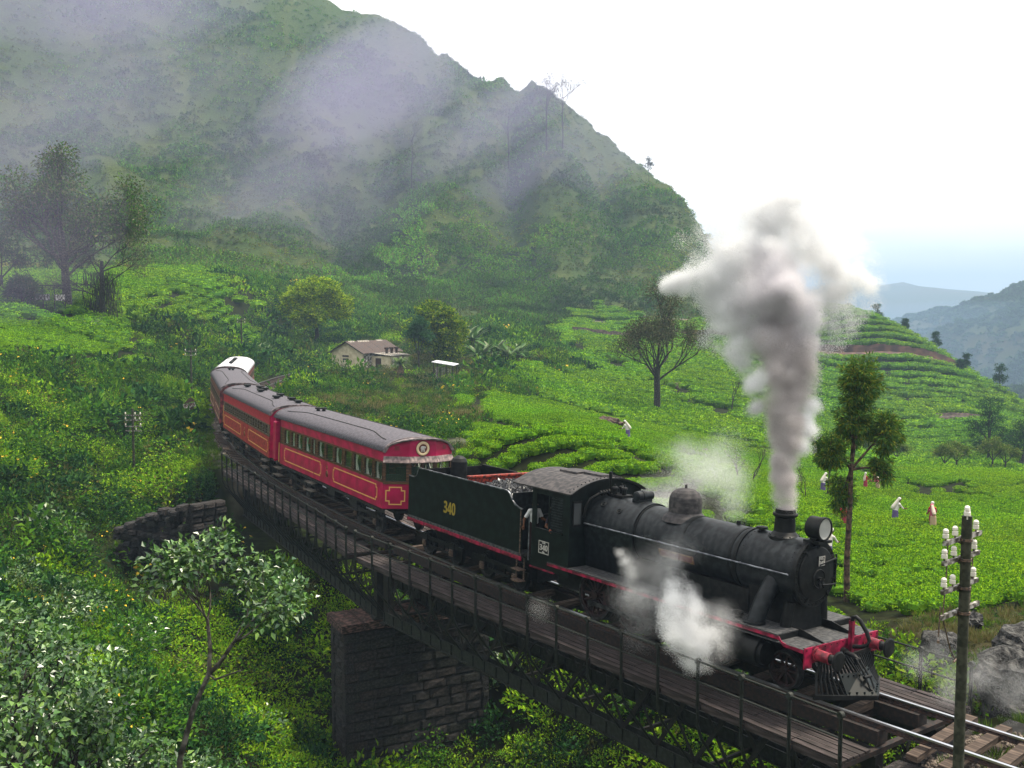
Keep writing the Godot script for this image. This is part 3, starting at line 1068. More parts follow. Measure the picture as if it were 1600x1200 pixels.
func make_pier() -> void:
	var z := Vector3(-0.2, 0, 0.98).normalized()
	var x := Vector3(0.98, 0, 0.2).normalized()
	var p := thing("bridge_pier", "tall dark pier of rock-faced stone under the girders", "bridge pier", Transform3D(Basis(x, Vector3.UP, z), Vector3(-20.72, 0, 1.5)))
	var top := -3.52
	var low := -11.2
	var th := 1.75
	var wd := 6.2
	var s := Shape.new()
	s.box(-th + 0.3, -0.3, low, top, -wd + 0.3, -0.3)
	obj("core", s, M.stone_core, p)
	var c := 0.40
	var h := top - low
	stone_face(p, Vector3(0, low, 0), Vector3(0, 0, -1), Vector3(1, 0, 0), wd, h, c)
	stone_face(p, Vector3(-th, low, 0), Vector3(1, 0, 0), Vector3(0, 0, 1), th, h, c)
	for q in [[Vector3(-th, 0, -wd), Vector3(0, 0, 1), Vector3(-1, 0, 0), wd], [Vector3(0, 0, -wd), Vector3(-1, 0, 0), Vector3(0, 0, -1), th]]:
		s = Shape.new()
		for j in 20:
			var y := low + h * j / 20.0
			var a: Vector3 = q[0] + Vector3(0, y, 0)
			s.hexa([a - q[2] * 0.3, a + q[1] * q[3] - q[2] * 0.3, a + q[1] * q[3], a, a - q[2] * 0.3 + Vector3(0, h / 20 - 0.03, 0), a + q[1] * q[3] - q[2] * 0.3 + Vector3(0, h / 20 - 0.03, 0), a + q[1] * q[3] + Vector3(0, h / 20 - 0.03, 0), a + Vector3(0, h / 20 - 0.03, 0)])
		obj("back_courses", s, M.stone1, p)
	# the cap: a course of reddish slabs standing proud
	var b := Basis.IDENTITY
	for i in 7:
		for j in 2:
			var zz := 0.15 - (i + 0.5) * 0.93
			var xx := 0.12 - (j + 0.5) * 1.0
			put_stone(p, Transform3D(Basis(Vector3.RIGHT, -PI / 2) * Basis.from_scale(Vector3(0.99, 0.92, 0.36)), Vector3(xx, top + 0.18 + rnd(-0.02, 0.02), zz)), "cap_stone")

const WALL_A := Vector2(-20.9, 52.5)
const WALL_B := Vector2(-16.4, 50.0)

func make_abutments() -> void:
	# far end: a masonry face square to the track
	var f := Transform3D(rot_y(-43.0 / R), track(-43.0))
	var p := thing("bridge_abutment", "dark stone abutment in shade beneath the second carriage", "abutment", f)
	var s := Shape.new()
	s.box(-2.6, -0.3, -9.0, -3.22, -3.5, 3.0)
	s.box(-2.6, -1.2, -3.22, -0.66, -3.4, 2.9)
	obj("core", s, M.stone_core, p)
	stone_face(p, Vector3(0, -8.9, 3.0), Vector3(0, 0, -1), Vector3(1, 0, 0), 6.5, 5.6, 0.47)
	stone_face(p, Vector3(-2.6, -8.9, 3.0), Vector3(1, 0, 0), Vector3(0, 0, 1), 2.6, 5.6, 0.47)
	# near end
	f = Transform3D(rot_y(2.0 / R), track(2.1))
	p = thing("bridge_abutment", "stone abutment below the cowcatcher where the footwalk ends", "abutment", f)
	s = Shape.new()
	s.box(0.3, 2.4, -8.0, -0.75, -3.4, 2.8)
	obj("core", s, M.stone_core, p)
	stone_face(p, Vector3(0, -7.4, -3.4), Vector3(0, 0, 1), Vector3(-1, 0, 0), 6.4, 6.5, 0.46)
	stone_face(p, Vector3(0, -7.4, 3.0), Vector3(1, 0, 0), Vector3(0, 0, 1), 2.6, 6.5, 0.46)
	for i in 5:
		put_stone(p, Transform3D(Basis(Vector3.RIGHT, -PI / 2) * Basis.from_scale(Vector3(0.62, 0.9, 0.3)), Vector3(0.28, -0.72 + rnd(-0.05, 0.05), 2.5 - 1.05 * i)), "stone2")
	# the ruined wing wall on the bank
	var a := at_valley(WALL_A.x, WALL_A.y)
	var e := at_valley(WALL_B.x, WALL_B.y)
	a.y = -4.75
	e.y = -4.75
	var u := (e - a).normalized()
	var n := -u.cross(Vector3.UP).normalized()
	if n.dot(EYE - a) < 0.0:
		n = -n
	var w := thing("ruined_wall", "ruined stepped stone wall overgrown on the bank left of the bridge", "wall", Transform3D(Basis(u, Vector3.UP, n), a))
	var len := a.distance_to(e)
	for j in 12:
		var y := j * 0.33
		var x := 0.0 if j < 7 else (j - 6) * 0.85
		while x < len:
			var wd := minf(rnd(0.35, 0.72), len - x + 0.1)
			var tilt := Basis.from_euler(Vector3(rnd(-0.06, 0.06), rnd(-0.1, 0.1), rnd(-0.05, 0.05)))
			if rng.randf() > 0.08 and not (j == 11 and rng.randf() < 0.5):
				put_stone(w, Transform3D(tilt * Basis.from_scale(Vector3(wd * 0.97, 0.33 * rnd(0.8, 1.05), 0.7)), Vector3(x + wd / 2.0, y + 0.16, rnd(-0.16, 0.16) - 0.3)))
			x += wd
		# the shaded return at the right-hand end
		for i in 3:
			put_stone(w, Transform3D(rot_y(PI / 2 - 0.3) * Basis.from_scale(Vector3(0.6, 0.32, 0.6)), Vector3(len + 0.25 + i * 0.18 + rnd(-0.1, 0.1), y + 0.16, -0.6 - i * 0.6)))
# ------------------------------------------------------------------ the train
func lettering(parent: Node3D, called: String, words: String, height: float, where: Transform3D, material: Material, bold := true) -> MeshInstance3D:
	var f := SystemFont.new()
	f.font_names = PackedStringArray(["Droid Sans"])
	f.font_weight = 700 if bold else 400
	var t := TextMesh.new()
	t.font = f
	t.text = words
	t.font_size = 64
	t.pixel_size = height / 46.0
	t.depth = 0.012
	t.curve_step = 2.0
	var o := put_mesh(called, t, material, parent)
	o.transform = where
	return o

const NEAR := Basis.IDENTITY                       # faces +z
var FRONT := Basis(Vector3.UP, PI / 2)             # faces +x

func spoked_wheel(parent: Node3D, x: float, z: float, r: float, spokes: int, m: Material, weight := false) -> void:
	var s := Shape.new()
	var out := signf(z)
	var c := Vector3(x, r, z)
	var az := Vector3(0, 0, out)
	s.lathe(c - az * 0.05, az, [Vector2(0, r * 0.80), Vector2(0.0, r * 0.9), Vector2(0.10, r * 0.9), Vector2(0.10, r * 0.80), Vector2(0, r * 0.80)], 28)
	s.cyl(c - az * 0.08, c + az * 0.10, r * 0.17, 14)
	for i in spokes:
		var a := TAU * i / spokes
		var d := Vector3(cos(a), sin(a), 0)
		s.beam(c + d * r * 0.14, c + d * r * 0.82, 0.05, 0.045, az)
	if weight:
		for i in 6:
			var a0 := -0.5 + i * 0.17
			var d0 := Vector3(cos(a0), sin(a0), 0)
			var d1 := Vector3(cos(a0 + 0.17), sin(a0 + 0.17), 0)
			s.hexa([c + d0 * r * 0.5, c + d1 * r * 0.5, c + d1 * r * 0.84, c + d0 * r * 0.84, c + d0 * r * 0.5 + az * 0.06, c + d1 * r * 0.5 + az * 0.06, c + d1 * r * 0.84 + az * 0.06, c + d0 * r * 0.84 + az * 0.06])
	var w := obj("wheel", s, m, parent)
	s = Shape.new()
	s.lathe(c - az * 0.07, az, [Vector2(0, r * 0.9), Vector2(0.0, r), Vector2(0.14, r * 0.985), Vector2(0.14, r * 0.9)], 32)
	s.lathe(c - az * 0.10, az, [Vector2(0, r * 0.9), Vector2(0, r * 1.04), Vector2(0.03, r * 1.04), Vector2(0.03, r)], 32)
	obj("tyre", s, M.steel, w)

func make_train() -> void:
	make_engine()
	make_tender()
	make_coach(1, -19.63, 14.1, "maroon saloon carriage with gold lining and a curtained observation end behind the tender")
	make_coach(2, -34.65, 14.74, "weathered red carriage with many narrow windows, second behind the tender")
	make_coach(3, -51.40, 17.3, "brownish red carriage with a grey roof on the grass bank, third behind the tender")
	make_coach(4, -70.0, 17.0, "last carriage of the train with a white roof")

func make_engine() -> void:
	var e := thing("steam_locomotive", "black steam locomotive with red buffer beam and big headlamp on the bridge", "locomotive", vehicle_frame(0.0, -11.0))
	var s: Shape
	var ax := Vector3(1, 0, 0)
	var hc := 2.674
	# boiler: smokebox drum, barrel, bands
	s = Shape.new()
	s.lathe(Vector3(-2.62, hc, 0), ax, [Vector2(0, 0.0), Vector2(0, 0.775), Vector2(1.79, 0.775), Vector2(1.79, 0.0)], 48)
	var sb := obj("smokebox", s, M.boiler_paint, e)
	s = Shape.new()
	s.lathe(Vector3(-0.90, hc, 0), ax, [Vector2(0, 0.775), Vector2(0.0, 0.815), Vector2(0.075, 0.815), Vector2(0.09, 0.80), Vector2(0.09, 0.66)], 48)
	s.lathe(Vector3(-2.66, hc, 0), ax, [Vector2(-0.04, 0.77), Vector2(-0.04, 0.80), Vector2(0.05, 0.80), Vector2(0.05, 0.77)], 48)
	for i in 30:
		var a := TAU * i / 30.0
		s.cyl(Vector3(-0.82, hc + 0.74 * sin(a), 0.74 * cos(a)), Vector3(-0.785, hc + 0.74 * sin(a), 0.74 * cos(a)), 0.022, 6)
	for i in 26:
		var a := -0.6 + i * 0.17
		s.lathe(Vector3(-1.02, hc, 0) + Vector3(0, sin(a), cos(a)) * 0.772, Vector3(0, sin(a), cos(a)), [Vector2(0.012, 0.0), Vector2(0.008, 0.018), Vector2(0, 0.02)], 5)
		s.lathe(Vector3(-2.50, hc, 0) + Vector3(0, sin(a), cos(a)) * 0.772, Vector3(0, sin(a), cos(a)), [Vector2(0.012, 0.0), Vector2(0.008, 0.018), Vector2(0, 0.02)], 5)
	obj("ring", s, M.engine_black, sb)
	s = Shape.new()
	s.lathe(Vector3(-6.3, hc, 0), ax, [Vector2(0, 0.80), Vector2(1.3, 0.775), Vector2(3.62, 0.752)], 48)
	var bar := obj("boiler", s, M.boiler_paint, e)
	s = Shape.new()
	for q in [[-2.86, 0.765], [-4.5, 0.782], [-6.22, 0.815]]:
		s.lathe(Vector3(q[0], hc, 0), ax, [Vector2(-0.035, q[1] - 0.02), Vector2(-0.035, q[1]), Vector2(0.035, q[1]), Vector2(0.035, q[1] - 0.02)], 48)
	obj("band", s, M.engine_black, bar)
	# firebox: round top, straight sides
	var o := []
	for i in 25:
		var a := -0.12 + (PI + 0.24) * i / 24.0
		o.append(Vector2(cos(a) * 0.85, hc + sin(a) * 0.85))
	o.append(Vector2(-0.72, 1.44))
	o.append(Vector2(0.72, 1.44))
	s = Shape.new()
	s.prism(o, -8.3, -6.25, true)
	var fb := obj("firebox", s, M.boiler_paint, e)
	s = Shape.new()
	for q in [[-7.75, 0.85], [-7.0, 0.72]]:
		var d := Vector3(0, sin(q[1] as float), cos(q[1] as float))
		var c: Vector3 = Vector3(q[0], hc, 0) + d * 0.85
		s.lathe(c - d * 0.02, d, [Vector2(0, 0.10), Vector2(0.035, 0.10), Vector2(0.045, 0.07), Vector2(0.03, 0.06), Vector2(0.03, 0.03), Vector2(0.06, 0.03), Vector2(0.06, 0.0)], 14)
	obj("washout_plug", s, M.engine_black, fb)
	# smokebox door
	s = Shape.new()
	s.lathe(Vector3(-0.82, hc, 0), ax, [Vector2(0, 0.665), Vector2(0.03, 0.665), Vector2(0.05, 0.64), Vector2(0.085, 0.45), Vector2(0.105, 0.2), Vector2(0.11, 0.0)], 40)
	var door := obj("smokebox_door", s, M.engine_black, e)
	s = Shape.new()
	s.lathe(Vector3(-0.735, hc - 0.10, 0), ax, [Vector2(0, 0.22), Vector2(0.03, 0.235), Vector2(0.045, 0.22), Vector2(0.03, 0.195)], 24)
	s.beam(Vector3(-0.70, hc - 0.10, 0.0), Vector3(-0.64, hc - 0.33, 0.03), 0.03, 0.03)
	s.beam(Vector3(-0.68, hc - 0.10, 0.0), Vector3(-0.62, hc - 0.31, -0.07), 0.03, 0.03)
	s.cyl(Vector3(-0.73, hc - 0.10, 0), Vector3(-0.60, hc - 0.10, 0), 0.045, 10)
	s.cyl(Vector3(-0.62, hc - 0.11, 0.09), Vector3(-0.62, hc - 0.11, -0.09), 0.02, 6)
	obj("door_handle", s, M.engine_black, door)
	s = Shape.new()
	for y in [0.30, -0.32]:
		s.tube([Vector3(-0.70, hc + y * 0.75, 0.02), Vector3(-0.715, hc + y * 0.9, -0.3), Vector3(-0.76, hc + y, -0.66), Vector3(-0.79, hc + y, -0.78)], 0.024, 0.024, 6)
	s.cyl(Vector3(-0.79, hc - 0.4, -0.76), Vector3(-0.79, hc + 0.4, -0.76), 0.022, 8)
	for a in [0.9, 1.57, 2.6, 3.4, 4.0, 5.2]:
		var d := Vector3(0, sin(a as float), cos(a as float))
		s.beam(Vector3(-0.78, hc, 0) + d * 0.60, Vector3(-0.78, hc, 0) + d * 0.74, 0.05, 0.06, ax)
	s.box(-0.79, -0.76, hc - 0.12, hc + 0.12, 0.48, 0.56)
	obj("door_strap", s, M.engine_black, door)
	s = Shape.new()
	s.box(-0.725, -0.705, hc + 0.20, hc + 0.44, -0.19, 0.05)
	var pl := obj("number_plate", s, M.engine_black, door)
	frame_lines(pl, "plate_border", Vector3(-0.703, hc + 0.205, 0.045), Vector3(0, 0, -1), 0.23, 0.23, 0.02, M.plate_white)
	lettering(pl, "plate_number", "340", 0.09, Transform3D(FRONT, Vector3(-0.703, hc + 0.275, -0.07)), M.plate_white)
	lettering(pl, "plate_word", "No.", 0.075, Transform3D(FRONT, Vector3(-0.703, hc + 0.385, -0.07)), M.plate_white)
	# chimney, dome, small fittings on top
	s = Shape.new()
	s.lathe(Vector3(-1.77, 3.36, 0), Vector3.UP, [Vector2(-0.06, 0.40), Vector2(0.06, 0.385), Vector2(0.10, 0.33), Vector2(0.18, 0.262), Vector2(0.52, 0.242), Vector2(0.56, 0.295), Vector2(0.60, 0.31), Vector2(0.625, 0.30), Vector2(0.63, 0.25), Vector2(0.72, 0.242), Vector2(0.72, 0.20), Vector2(0.3, 0.19)], 36)
	var ch := obj("chimney", s, M.engine_black, e)
	s = Shape.new()
	for i in 12:
		var a := TAU * i / 12.0
		s.cyl(Vector3(-1.77 + 0.36 * cos(a), 3.40, 0.36 * sin(a)), Vector3(-1.77 + 0.355 * cos(a), 3.455, 0.355 * sin(a)), 0.02, 6)
	obj("chimney_bolts", s, M.engine_black, ch)
	s = Shape.new()
	s.lathe(Vector3(-5.09, 3.36, 0), Vector3.UP, [Vector2(-0.12, 0.64), Vector2(0.0, 0.575), Vector2(0.05, 0.50), Vector2(0.12, 0.452), Vector2(0.42, 0.448), Vector2(0.54, 0.425), Vector2(0.65, 0.36), Vector2(0.72, 0.26), Vector2(0.755, 0.14), Vector2(0.765, 0.0)], 36)
	s.cyl(Vector3(-5.09, 4.11, 0), Vector3(-5.09, 4.22, 0), 0.035, 8)
	obj("steam_dome", s, M.sooty_top, e)
	s = Shape.new()
	s.lathe(Vector3(-2.42, 3.40, 0.05), Vector3.UP, [Vector2(0, 0.10), Vector2(0.08, 0.08), Vector2(0.09, 0.15), Vector2(0.14, 0.14), Vector2(0.16, 0.05), Vector2(0.17, 0.0)], 14)
	s.lathe(Vector3(-3.3, 3.40, -0.1), Vector3.UP, [Vector2(0, 0.07), Vector2(0.12, 0.05), Vector2(0.13, 0.0)], 10)
	obj("snifting_valve", s, M.engine_black, e)
	# headlamp on its bracket
	s = Shape.new()
	s.box(-1.02, -0.58, 3.44, 3.50, -0.26, 0.26)
	s.box(-0.92, -0.62, 3.36, 3.44, -0.14, 0.14)
	obj("lamp_bracket", s, M.engine_black, e)
	s = Shape.new()
	s.lathe(Vector3(-1.03, 3.785, 0.02), ax, [Vector2(0, 0.0), Vector2(0.0, 0.20), Vector2(0.05, 0.265), Vector2(0.36, 0.265), Vector2(0.37, 0.285), Vector2(0.45, 0.285), Vector2(0.46, 0.25), Vector2(0.40, 0.245)], 32)
	s.box(-0.9, -0.7, 3.50, 3.54, -0.15, 0.17)
	var hl := obj("headlamp", s, M.engine_black, e)
	s = Shape.new()
	s.lathe(Vector3(-0.99, 3.785, 0.02), ax, [Vector2(0.0, 0.02), Vector2(0.05, 0.10), Vector2(0.14, 0.17), Vector2(0.26, 0.22), Vector2(0.38, 0.246)], 32)
	s.cyl(Vector3(-0.97, 3.785, 0.02), Vector3(-0.82, 3.785, 0.02), 0.03, 8)
	obj("reflector", s, M.lamp_white, hl)
	s = Shape.new()
	s.lathe(Vector3(-0.595, 3.785, 0.02), ax, [Vector2(0.0, 0.245), Vector2(0.008, 0.0)], 32)
	obj("lens", s, M.glass, hl)
	# footplate, platform, valances
	s = Shape.new()
	for z in [1, -1]:
		s.box(-9.2, -0.75, 1.405, 1.435, minf(0.62 * z, 1.42 * z), maxf(0.62 * z, 1.42 * z))
	obj("running_board", s, M.platform_grey, e)
	s = Shape.new()
	s.box(-2.4, -0.004, 1.245, 1.272, -1.42, 1.42)
	obj("front_platform", s, M.platform_grey, e)
	s = Shape.new()
	for z in [1, -1]:
		s.prism_x([Vector2(-2.4, 1.274), Vector2(-0.03, 1.274), Vector2(-0.03, 1.30), Vector2(-0.72, 1.46), Vector2(-2.4, 1.46)], 0.60 * z, 0.625 * z)
		s.box(-0.775, -0.752, 1.274, 1.434, minf(0.63 * z, 1.415 * z), maxf(0.63 * z, 1.415 * z))
	obj("frame_plate", s, M.engine_black, e)
	s = Shape.new()
	for z in [1, -1]:
		s.prism_x([Vector2(-9.2, 1.32), Vector2(-0.70, 1.32), Vector2(-0.56, 1.20), Vector2(-0.02, 1.18), Vector2(-0.02, 1.262), Vector2(-0.50, 1.272), Vector2(-0.62, 1.30), Vector2(-0.70, 1.402), Vector2(-9.2, 1.402)], 1.424 * z, 1.40 * z)
	obj("valance", s, M.valance_red, e)
	# the buffer beam with deep ends
	s = Shape.new()
	s.prism([Vector2(-1.42, 1.30), Vector2(-1.42, 0.83), Vector2(-1.14, 0.83), Vector2(-1.14, 0.93), Vector2(1.14, 0.93), Vector2(1.14, 0.83), Vector2(1.42, 0.83), Vector2(1.42, 1.30)], 0.0, 0.03)
	var bb := obj("buffer_beam", s, M.valance_red, e)
	s = Shape.new()
	for i in 13:
		s.cyl(Vector3(-0.04, 1.272, -1.35 + i * 0.225), Vector3(-0.04, 1.29, -1.35 + i * 0.225), 0.022, 6)
		s.cyl(Vector3(0.03, 1.25, -1.35 + i * 0.225), Vector3(0.042, 1.25, -1.35 + i * 0.225), 0.016, 6)
	obj("rivets", s, M.engine_black, bb)
	for z in [1, -1]:
		s = Shape.new()
		s.lathe(Vector3(0.03, 1.10, 0.978 * z), ax, [Vector2(0, 0.17), Vector2(0.03, 0.17), Vector2(0.035, 0.135), Vector2(0.34, 0.125), Vector2(0.35, 0.14), Vector2(0.38, 0.14), Vector2(0.38, 0.0)], 24)
		for i in 4:
			var a := PI / 4 + i * PI / 2
			s.cyl(Vector3(0.03, 1.10 + 0.15 * sin(a), 0.978 * z + 0.15 * cos(a)), Vector3(0.07, 1.10 + 0.15 * sin(a), 0.978 * z + 0.15 * cos(a)), 0.024, 6)
		var bf := obj("buffer", s, M.buffer_red, e)
		s = Shape.new()
		s.lathe(Vector3(0.41, 1.10, 0.978 * z), ax, [Vector2(0, 0.11), Vector2(0.12, 0.085), Vector2(0.17, 0.10), Vector2(0.18, 0.22), Vector2(0.20, 0.235), Vector2(0.225, 0.20), Vector2(0.24, 0.0)], 28)
		obj("buffer_head", s, M.engine_black, bf)
	# coupling, vacuum hose
	s = Shape.new()
	s.cyl(Vector3(0.03, 1.02, 0), Vector3(0.14, 1.02, 0), 0.10, 12)
	s.tube([Vector3(0.10, 1.02, 0), Vector3(0.34, 1.00, 0), Vector3(0.46, 0.94, 0), Vector3(0.46, 0.86, 0), Vector3(0.38, 0.84, 0)], 0.06, 0.04, 8)
	s.cyl(Vector3(0.44, 0.93, 0.09), Vector3(0.44, 0.93, -0.09), 0.05, 8)
	s.tube([Vector3(0.47, 0.92, 0.06), Vector3(0.66, 0.70, 0.06), Vector3(0.72, 0.62, 0.06)], 0.028, 0.028, 6)
	s.tube([Vector3(0.47, 0.92, -0.06), Vector3(0.66, 0.70, -0.06), Vector3(0.72, 0.62, -0.06)], 0.028, 0.028, 6)
	s.cyl(Vector3(0.72, 0.62, 0.13), Vector3(0.72, 0.62, -0.13), 0.04, 8)
	s.tube([Vector3(0.74, 0.6, 0.08), Vector3(0.86, 0.38, 0.08), Vector3(0.88, 0.33, 0.0), Vector3(0.86, 0.38, -0.08), Vector3(0.74, 0.6, -0.08)], 0.024, 0.024, 6)
	obj("screw_coupling", s, M.engine_black, e)
	s = Shape.new()
	s.box(0.03, 0.13, 0.98, 1.72, -0.30, -0.20)
	var hp := obj("hose_post", s, M.valance_red, e)
	s = Shape.new()
	s.tube([Vector3(0.08, 1.70, -0.25), Vector3(0.10, 1.80, -0.25), Vector3(0.16, 1.83, -0.27), Vector3(0.26, 1.76, -0.30), Vector3(0.42, 1.52, -0.34), Vector3(0.50, 1.34, -0.34), Vector3(0.46, 1.22, -0.33), Vector3(0.34, 1.16, -0.30), Vector3(0.14, 1.12, -0.26)], 0.05, 0.05, 10)
	obj("vacuum_hose", s, M.engine_black, hp)
	# cowcatcher: bars down to a pointed foot, with plates near the point
	s = Shape.new()
	var foot := func(z: float) -> Vector3: return Vector3(1.0 - 0.79 * absf(z) / 1.26, 0.22, z)
	var head := func(z: float) -> Vector3: return Vector3(0.16 - 0.06 * absf(z) / 1.26, 0.93, z * 0.80)
	for i in 23:
		var z := -1.2 + i * 2.4 / 22.0
		var a: Vector3 = head.call(z)
		var b: Vector3 = foot.call(z)
		var bend := a.lerp(b, 0.5) + Vector3(-0.05, -0.02, 0)
		s.beam(a, bend, 0.035, 0.05, ax)
		s.beam(bend, b, 0.035, 0.05, ax)
	var cc := obj("cowcatcher", s, M.engine_black, e)
	s = Shape.new()
	for z in [1.0, -1.0]:
		s.beam(foot.call(1.27 * z), foot.call(0.0), 0.07, 0.10)
		s.beam(head.call(1.25 * z), head.call(0.0), 0.05, 0.10)
	obj("cowcatcher_rail", s, M.engine_black, cc)
	s = Shape.new()
	for z in [0.62, -0.62]:
		var a: Vector3 = (foot.call(z) as Vector3).lerp(head.call(z), 0.06) + Vector3(0.03, 0, 0)
		var b: Vector3 = (foot.call(0.0) as Vector3).lerp(head.call(0.0), 0.06) + Vector3(0.03, 0, 0)
		var c: Vector3 = (foot.call(0.0) as Vector3).lerp(head.call(0.0), 0.62) + Vector3(0.02, 0, 0)
		var d: Vector3 = (foot.call(z) as Vector3).lerp(head.call(z), 0.62) + Vector3(0.02, 0, 0)
		var off := Vector3(0.022, 0.01, 0)
		s.hexa([a, b, c, d, a + off, b + off, c + off, d + off])
		for i in 4:
			var q := a.lerp(b, 0.1 + 0.26 * i).lerp(d.lerp(c, 0.1 + 0.26 * i), 0.12)
			s.cyl(q, q + Vector3(0.05, 0.02, 0), 0.02, 6)
			q = a.lerp(b, 0.1 + 0.26 * i).lerp(d.lerp(c, 0.1 + 0.26 * i), 0.88)
			s.cyl(q, q + Vector3(0.05, 0.02, 0), 0.02, 6)
	obj("cowcatcher_plate", s, M.engine_paint, cc)
	# saddle, steam pipes, cylinders, motion
	s = Shape.new()
	s.prism([Vector2(-0.62, 1.27), Vector2(0.62, 1.27), Vector2(0.55, 1.7), Vector2(0.62, 2.25), Vector2(-0.62, 2.25), Vector2(-0.55, 1.7)], -2.3, -1.0)
	obj("saddle", s, M.engine_black, e)
	for z in [1, -1]:
		s = Shape.new()
		s.tube([Vector3(-1.55, 2.45, 0.60 * z), Vector3(-1.60, 1.95, 0.92 * z), Vector3(-1.66, 1.42, 1.12 * z)], 0.21, 0.21, 16)
		s.lathe(Vector3(-1.66, 1.44, 1.12 * z), Vector3.UP, [Vector2(0, 0.27), Vector2(0.05, 0.27), Vector2(0.06, 0.2)], 16)
		obj("steam_pipe", s, M.boiler_paint, e)
		s = Shape.new()
		s.tube([Vector3(-1.05, 2.0, 0.62 * z), Vector3(-1.08, 1.28, 0.72 * z)], 0.14, 0.14, 10)
		obj("blast_pipe", s, M.engine_black, e)
		s = Shape.new()
		s.lathe(Vector3(-2.2, 1.44, 1.1 * z), Vector3.UP, [Vector2(0, 0.12), Vector2(0.06, 0.12), Vector2(0.08, 0.16), Vector2(0.15, 0.15), Vector2(0.17, 0.06), Vector2(0.18, 0)], 12)
		obj("lubricator", s, M.engine_black, e)
		s = Shape.new()
		s.lathe(Vector3(-2.35, 0.82, 1.15 * z), ax, [Vector2(-0.06, 0.0), Vector2(-0.06, 0.30), Vector2(0, 0.30), Vector2(0.0, 0.37), Vector2(1.05, 0.37), Vector2(1.05, 0.30), Vector2(1.13, 0.28), Vector2(1.14, 0.0)], 24)
		s.lathe(Vector3(-2.35, 1.22, 1.05 * z), ax, [Vector2(-0.1, 0.0), Vector2(-0.1, 0.17), Vector2(1.2, 0.17), Vector2(1.2, 0.0)], 16)
		obj("cylinder", s, M.engine_black, e)
		for x in [-0.95, -3.05]:
			spoked_wheel(e, x, 0.80 * z, 0.45, 9, M.wheel_red)
		for x in [-4.45, -6.05, -7.65]:
			spoked_wheel(e, x, 0.80 * z, 0.71, 14, M.wheel_red, true)
		s = Shape.new()
		s.beam(Vector3(-7.65, 0.50, 0.98 * z), Vector3(-4.45, 0.50, 0.98 * z), 0.05, 0.11)
		s.beam(Vector3(-6.05, 0.50, 1.08 * z), Vector3(-3.1, 0.82, 1.08 * z), 0.05, 0.10)
		s.beam(Vector3(-3.9, 1.0, 1.1 * z), Vector3(-2.4, 1.0, 1.1 * z), 0.06, 0.06)
		s.beam(Vector3(-3.9, 0.64, 1.1 * z), Vector3(-2.4, 0.64, 1.1 * z), 0.06, 0.06)
		for x in [-7.65, -6.05, -4.45]:
			s.cyl(Vector3(x, 0.50, 0.8 * z), Vector3(x, 0.50, 1.06 * z), 0.09, 10)
		obj("coupling_rod", s, M.steel, e)
	s = Shape.new()
	s.box(-9.6, -0.6, 0.55, 1.28, 0.55, 0.60)
	s.box(-9.6, -0.6, 0.55, 1.28, -0.60, -0.55)
	s.box(-6.3, -2.3, 1.28, 2.05, -0.60, 0.60)
	s.box(-8.3, -3.6, 0.42, 1.25, -0.5, 0.5)
	s.box(-8.2, -6.4, 0.6, 1.4, -0.55, 0.55)
	obj("frames", s, M.engine_black, e)
	# handrails, nameplate
	s = Shape.new()
	for z in [1, -1]:
		s.cyl(Vector3(-8.2, hc + 0.04, 0.90 * z), Vector3(-0.95, hc + 0.04, 0.86 * z), 0.022, 8)
		for i in 6:
			s.cyl(Vector3(-1.05 - i * 1.4, hc + 0.04, 0.74 * z), Vector3(-1.05 - i * 1.4, hc + 0.04, 0.88 * z), 0.016, 6)
	obj("handrail", s, M.worn_metal, e)
	s = Shape.new()
	s.t = Transform3D(Basis(Vector3.RIGHT, 0.32), Vector3(-4.62, hc - 0.24, 0.768))
	s.box(-0.62, 0.62, -0.11, 0.11, 0, 0.02)
	var np := obj("nameplate", s, M.plate_red, e)
	var fl := frame_lines(np, "plate_border", Vector3(-0.61, -0.105, 0.022), Vector3(1, 0, 0), 1.22, 0.21, 0.022, M.brass)
	fl.transform = Transform3D(Basis(Vector3.RIGHT, 0.32), Vector3(-4.62, hc - 0.24, 0.768)) * fl.transform
	# firebox-top fittings
	s = Shape.new()
	s.lathe(Vector3(-6.75, 3.66, -0.36), Vector3(0, 0, 1), [Vector2(0, 0), Vector2(0, 0.12), Vector2(0.3, 0.13), Vector2(0.31, 0.17), Vector2(0.42, 0.17), Vector2(0.43, 0.15), Vector2(0.60, 0.15), Vector2(0.63, 0.10), Vector2(0.64, 0.0)], 18)
	s.box(-6.9, -6.6, 3.46, 3.58, -0.25, 0.25)
	obj("generator", s, M.boiler_paint, e)
	s = Shape.new()
	for q in [[-7.75, 0.14], [-7.75, -0.14], [-7.5, 0.0]]:
		s.lathe(Vector3(q[0], 3.45, q[1]), Vector3.UP, [Vector2(0, 0.10), Vector2(0.1, 0.10), Vector2(0.12, 0.07), Vector2(0.28, 0.07), Vector2(0.30, 0.10), Vector2(0.34, 0.09), Vector2(0.36, 0.03), Vector2(0.42, 0.02), Vector2(0.42, 0)], 12)
	s.box(-7.95, -7.35, 3.45, 3.58, -0.22, 0.22)
	obj("safety_valve", s, M.engine_black, e)
	s = Shape.new()
	s.tube([Vector3(-8.18, 2.9, 0.92), Vector3(-8.16, 3.2, 0.90), Vector3(-8.12, 3.42, 0.76), Vector3(-8.05, 3.56, 0.5), Vector3(-7.95, 3.62, 0.25)], 0.045, 0.045, 8)
	for i in 4:
		s.cyl(Vector3(-8.02 + i * 0.02, 3.585 + i * 0.012, 0.46 - i * 0.09), Vector3(-8.0 + i * 0.02, 3.595 + i * 0.012, 0.42 - i * 0.09), 0.085, 10)
	s.cyl(Vector3(-8.0, 3.5, 0.1), Vector3(-8.0, 4.12, 0.1), 0.025, 8)
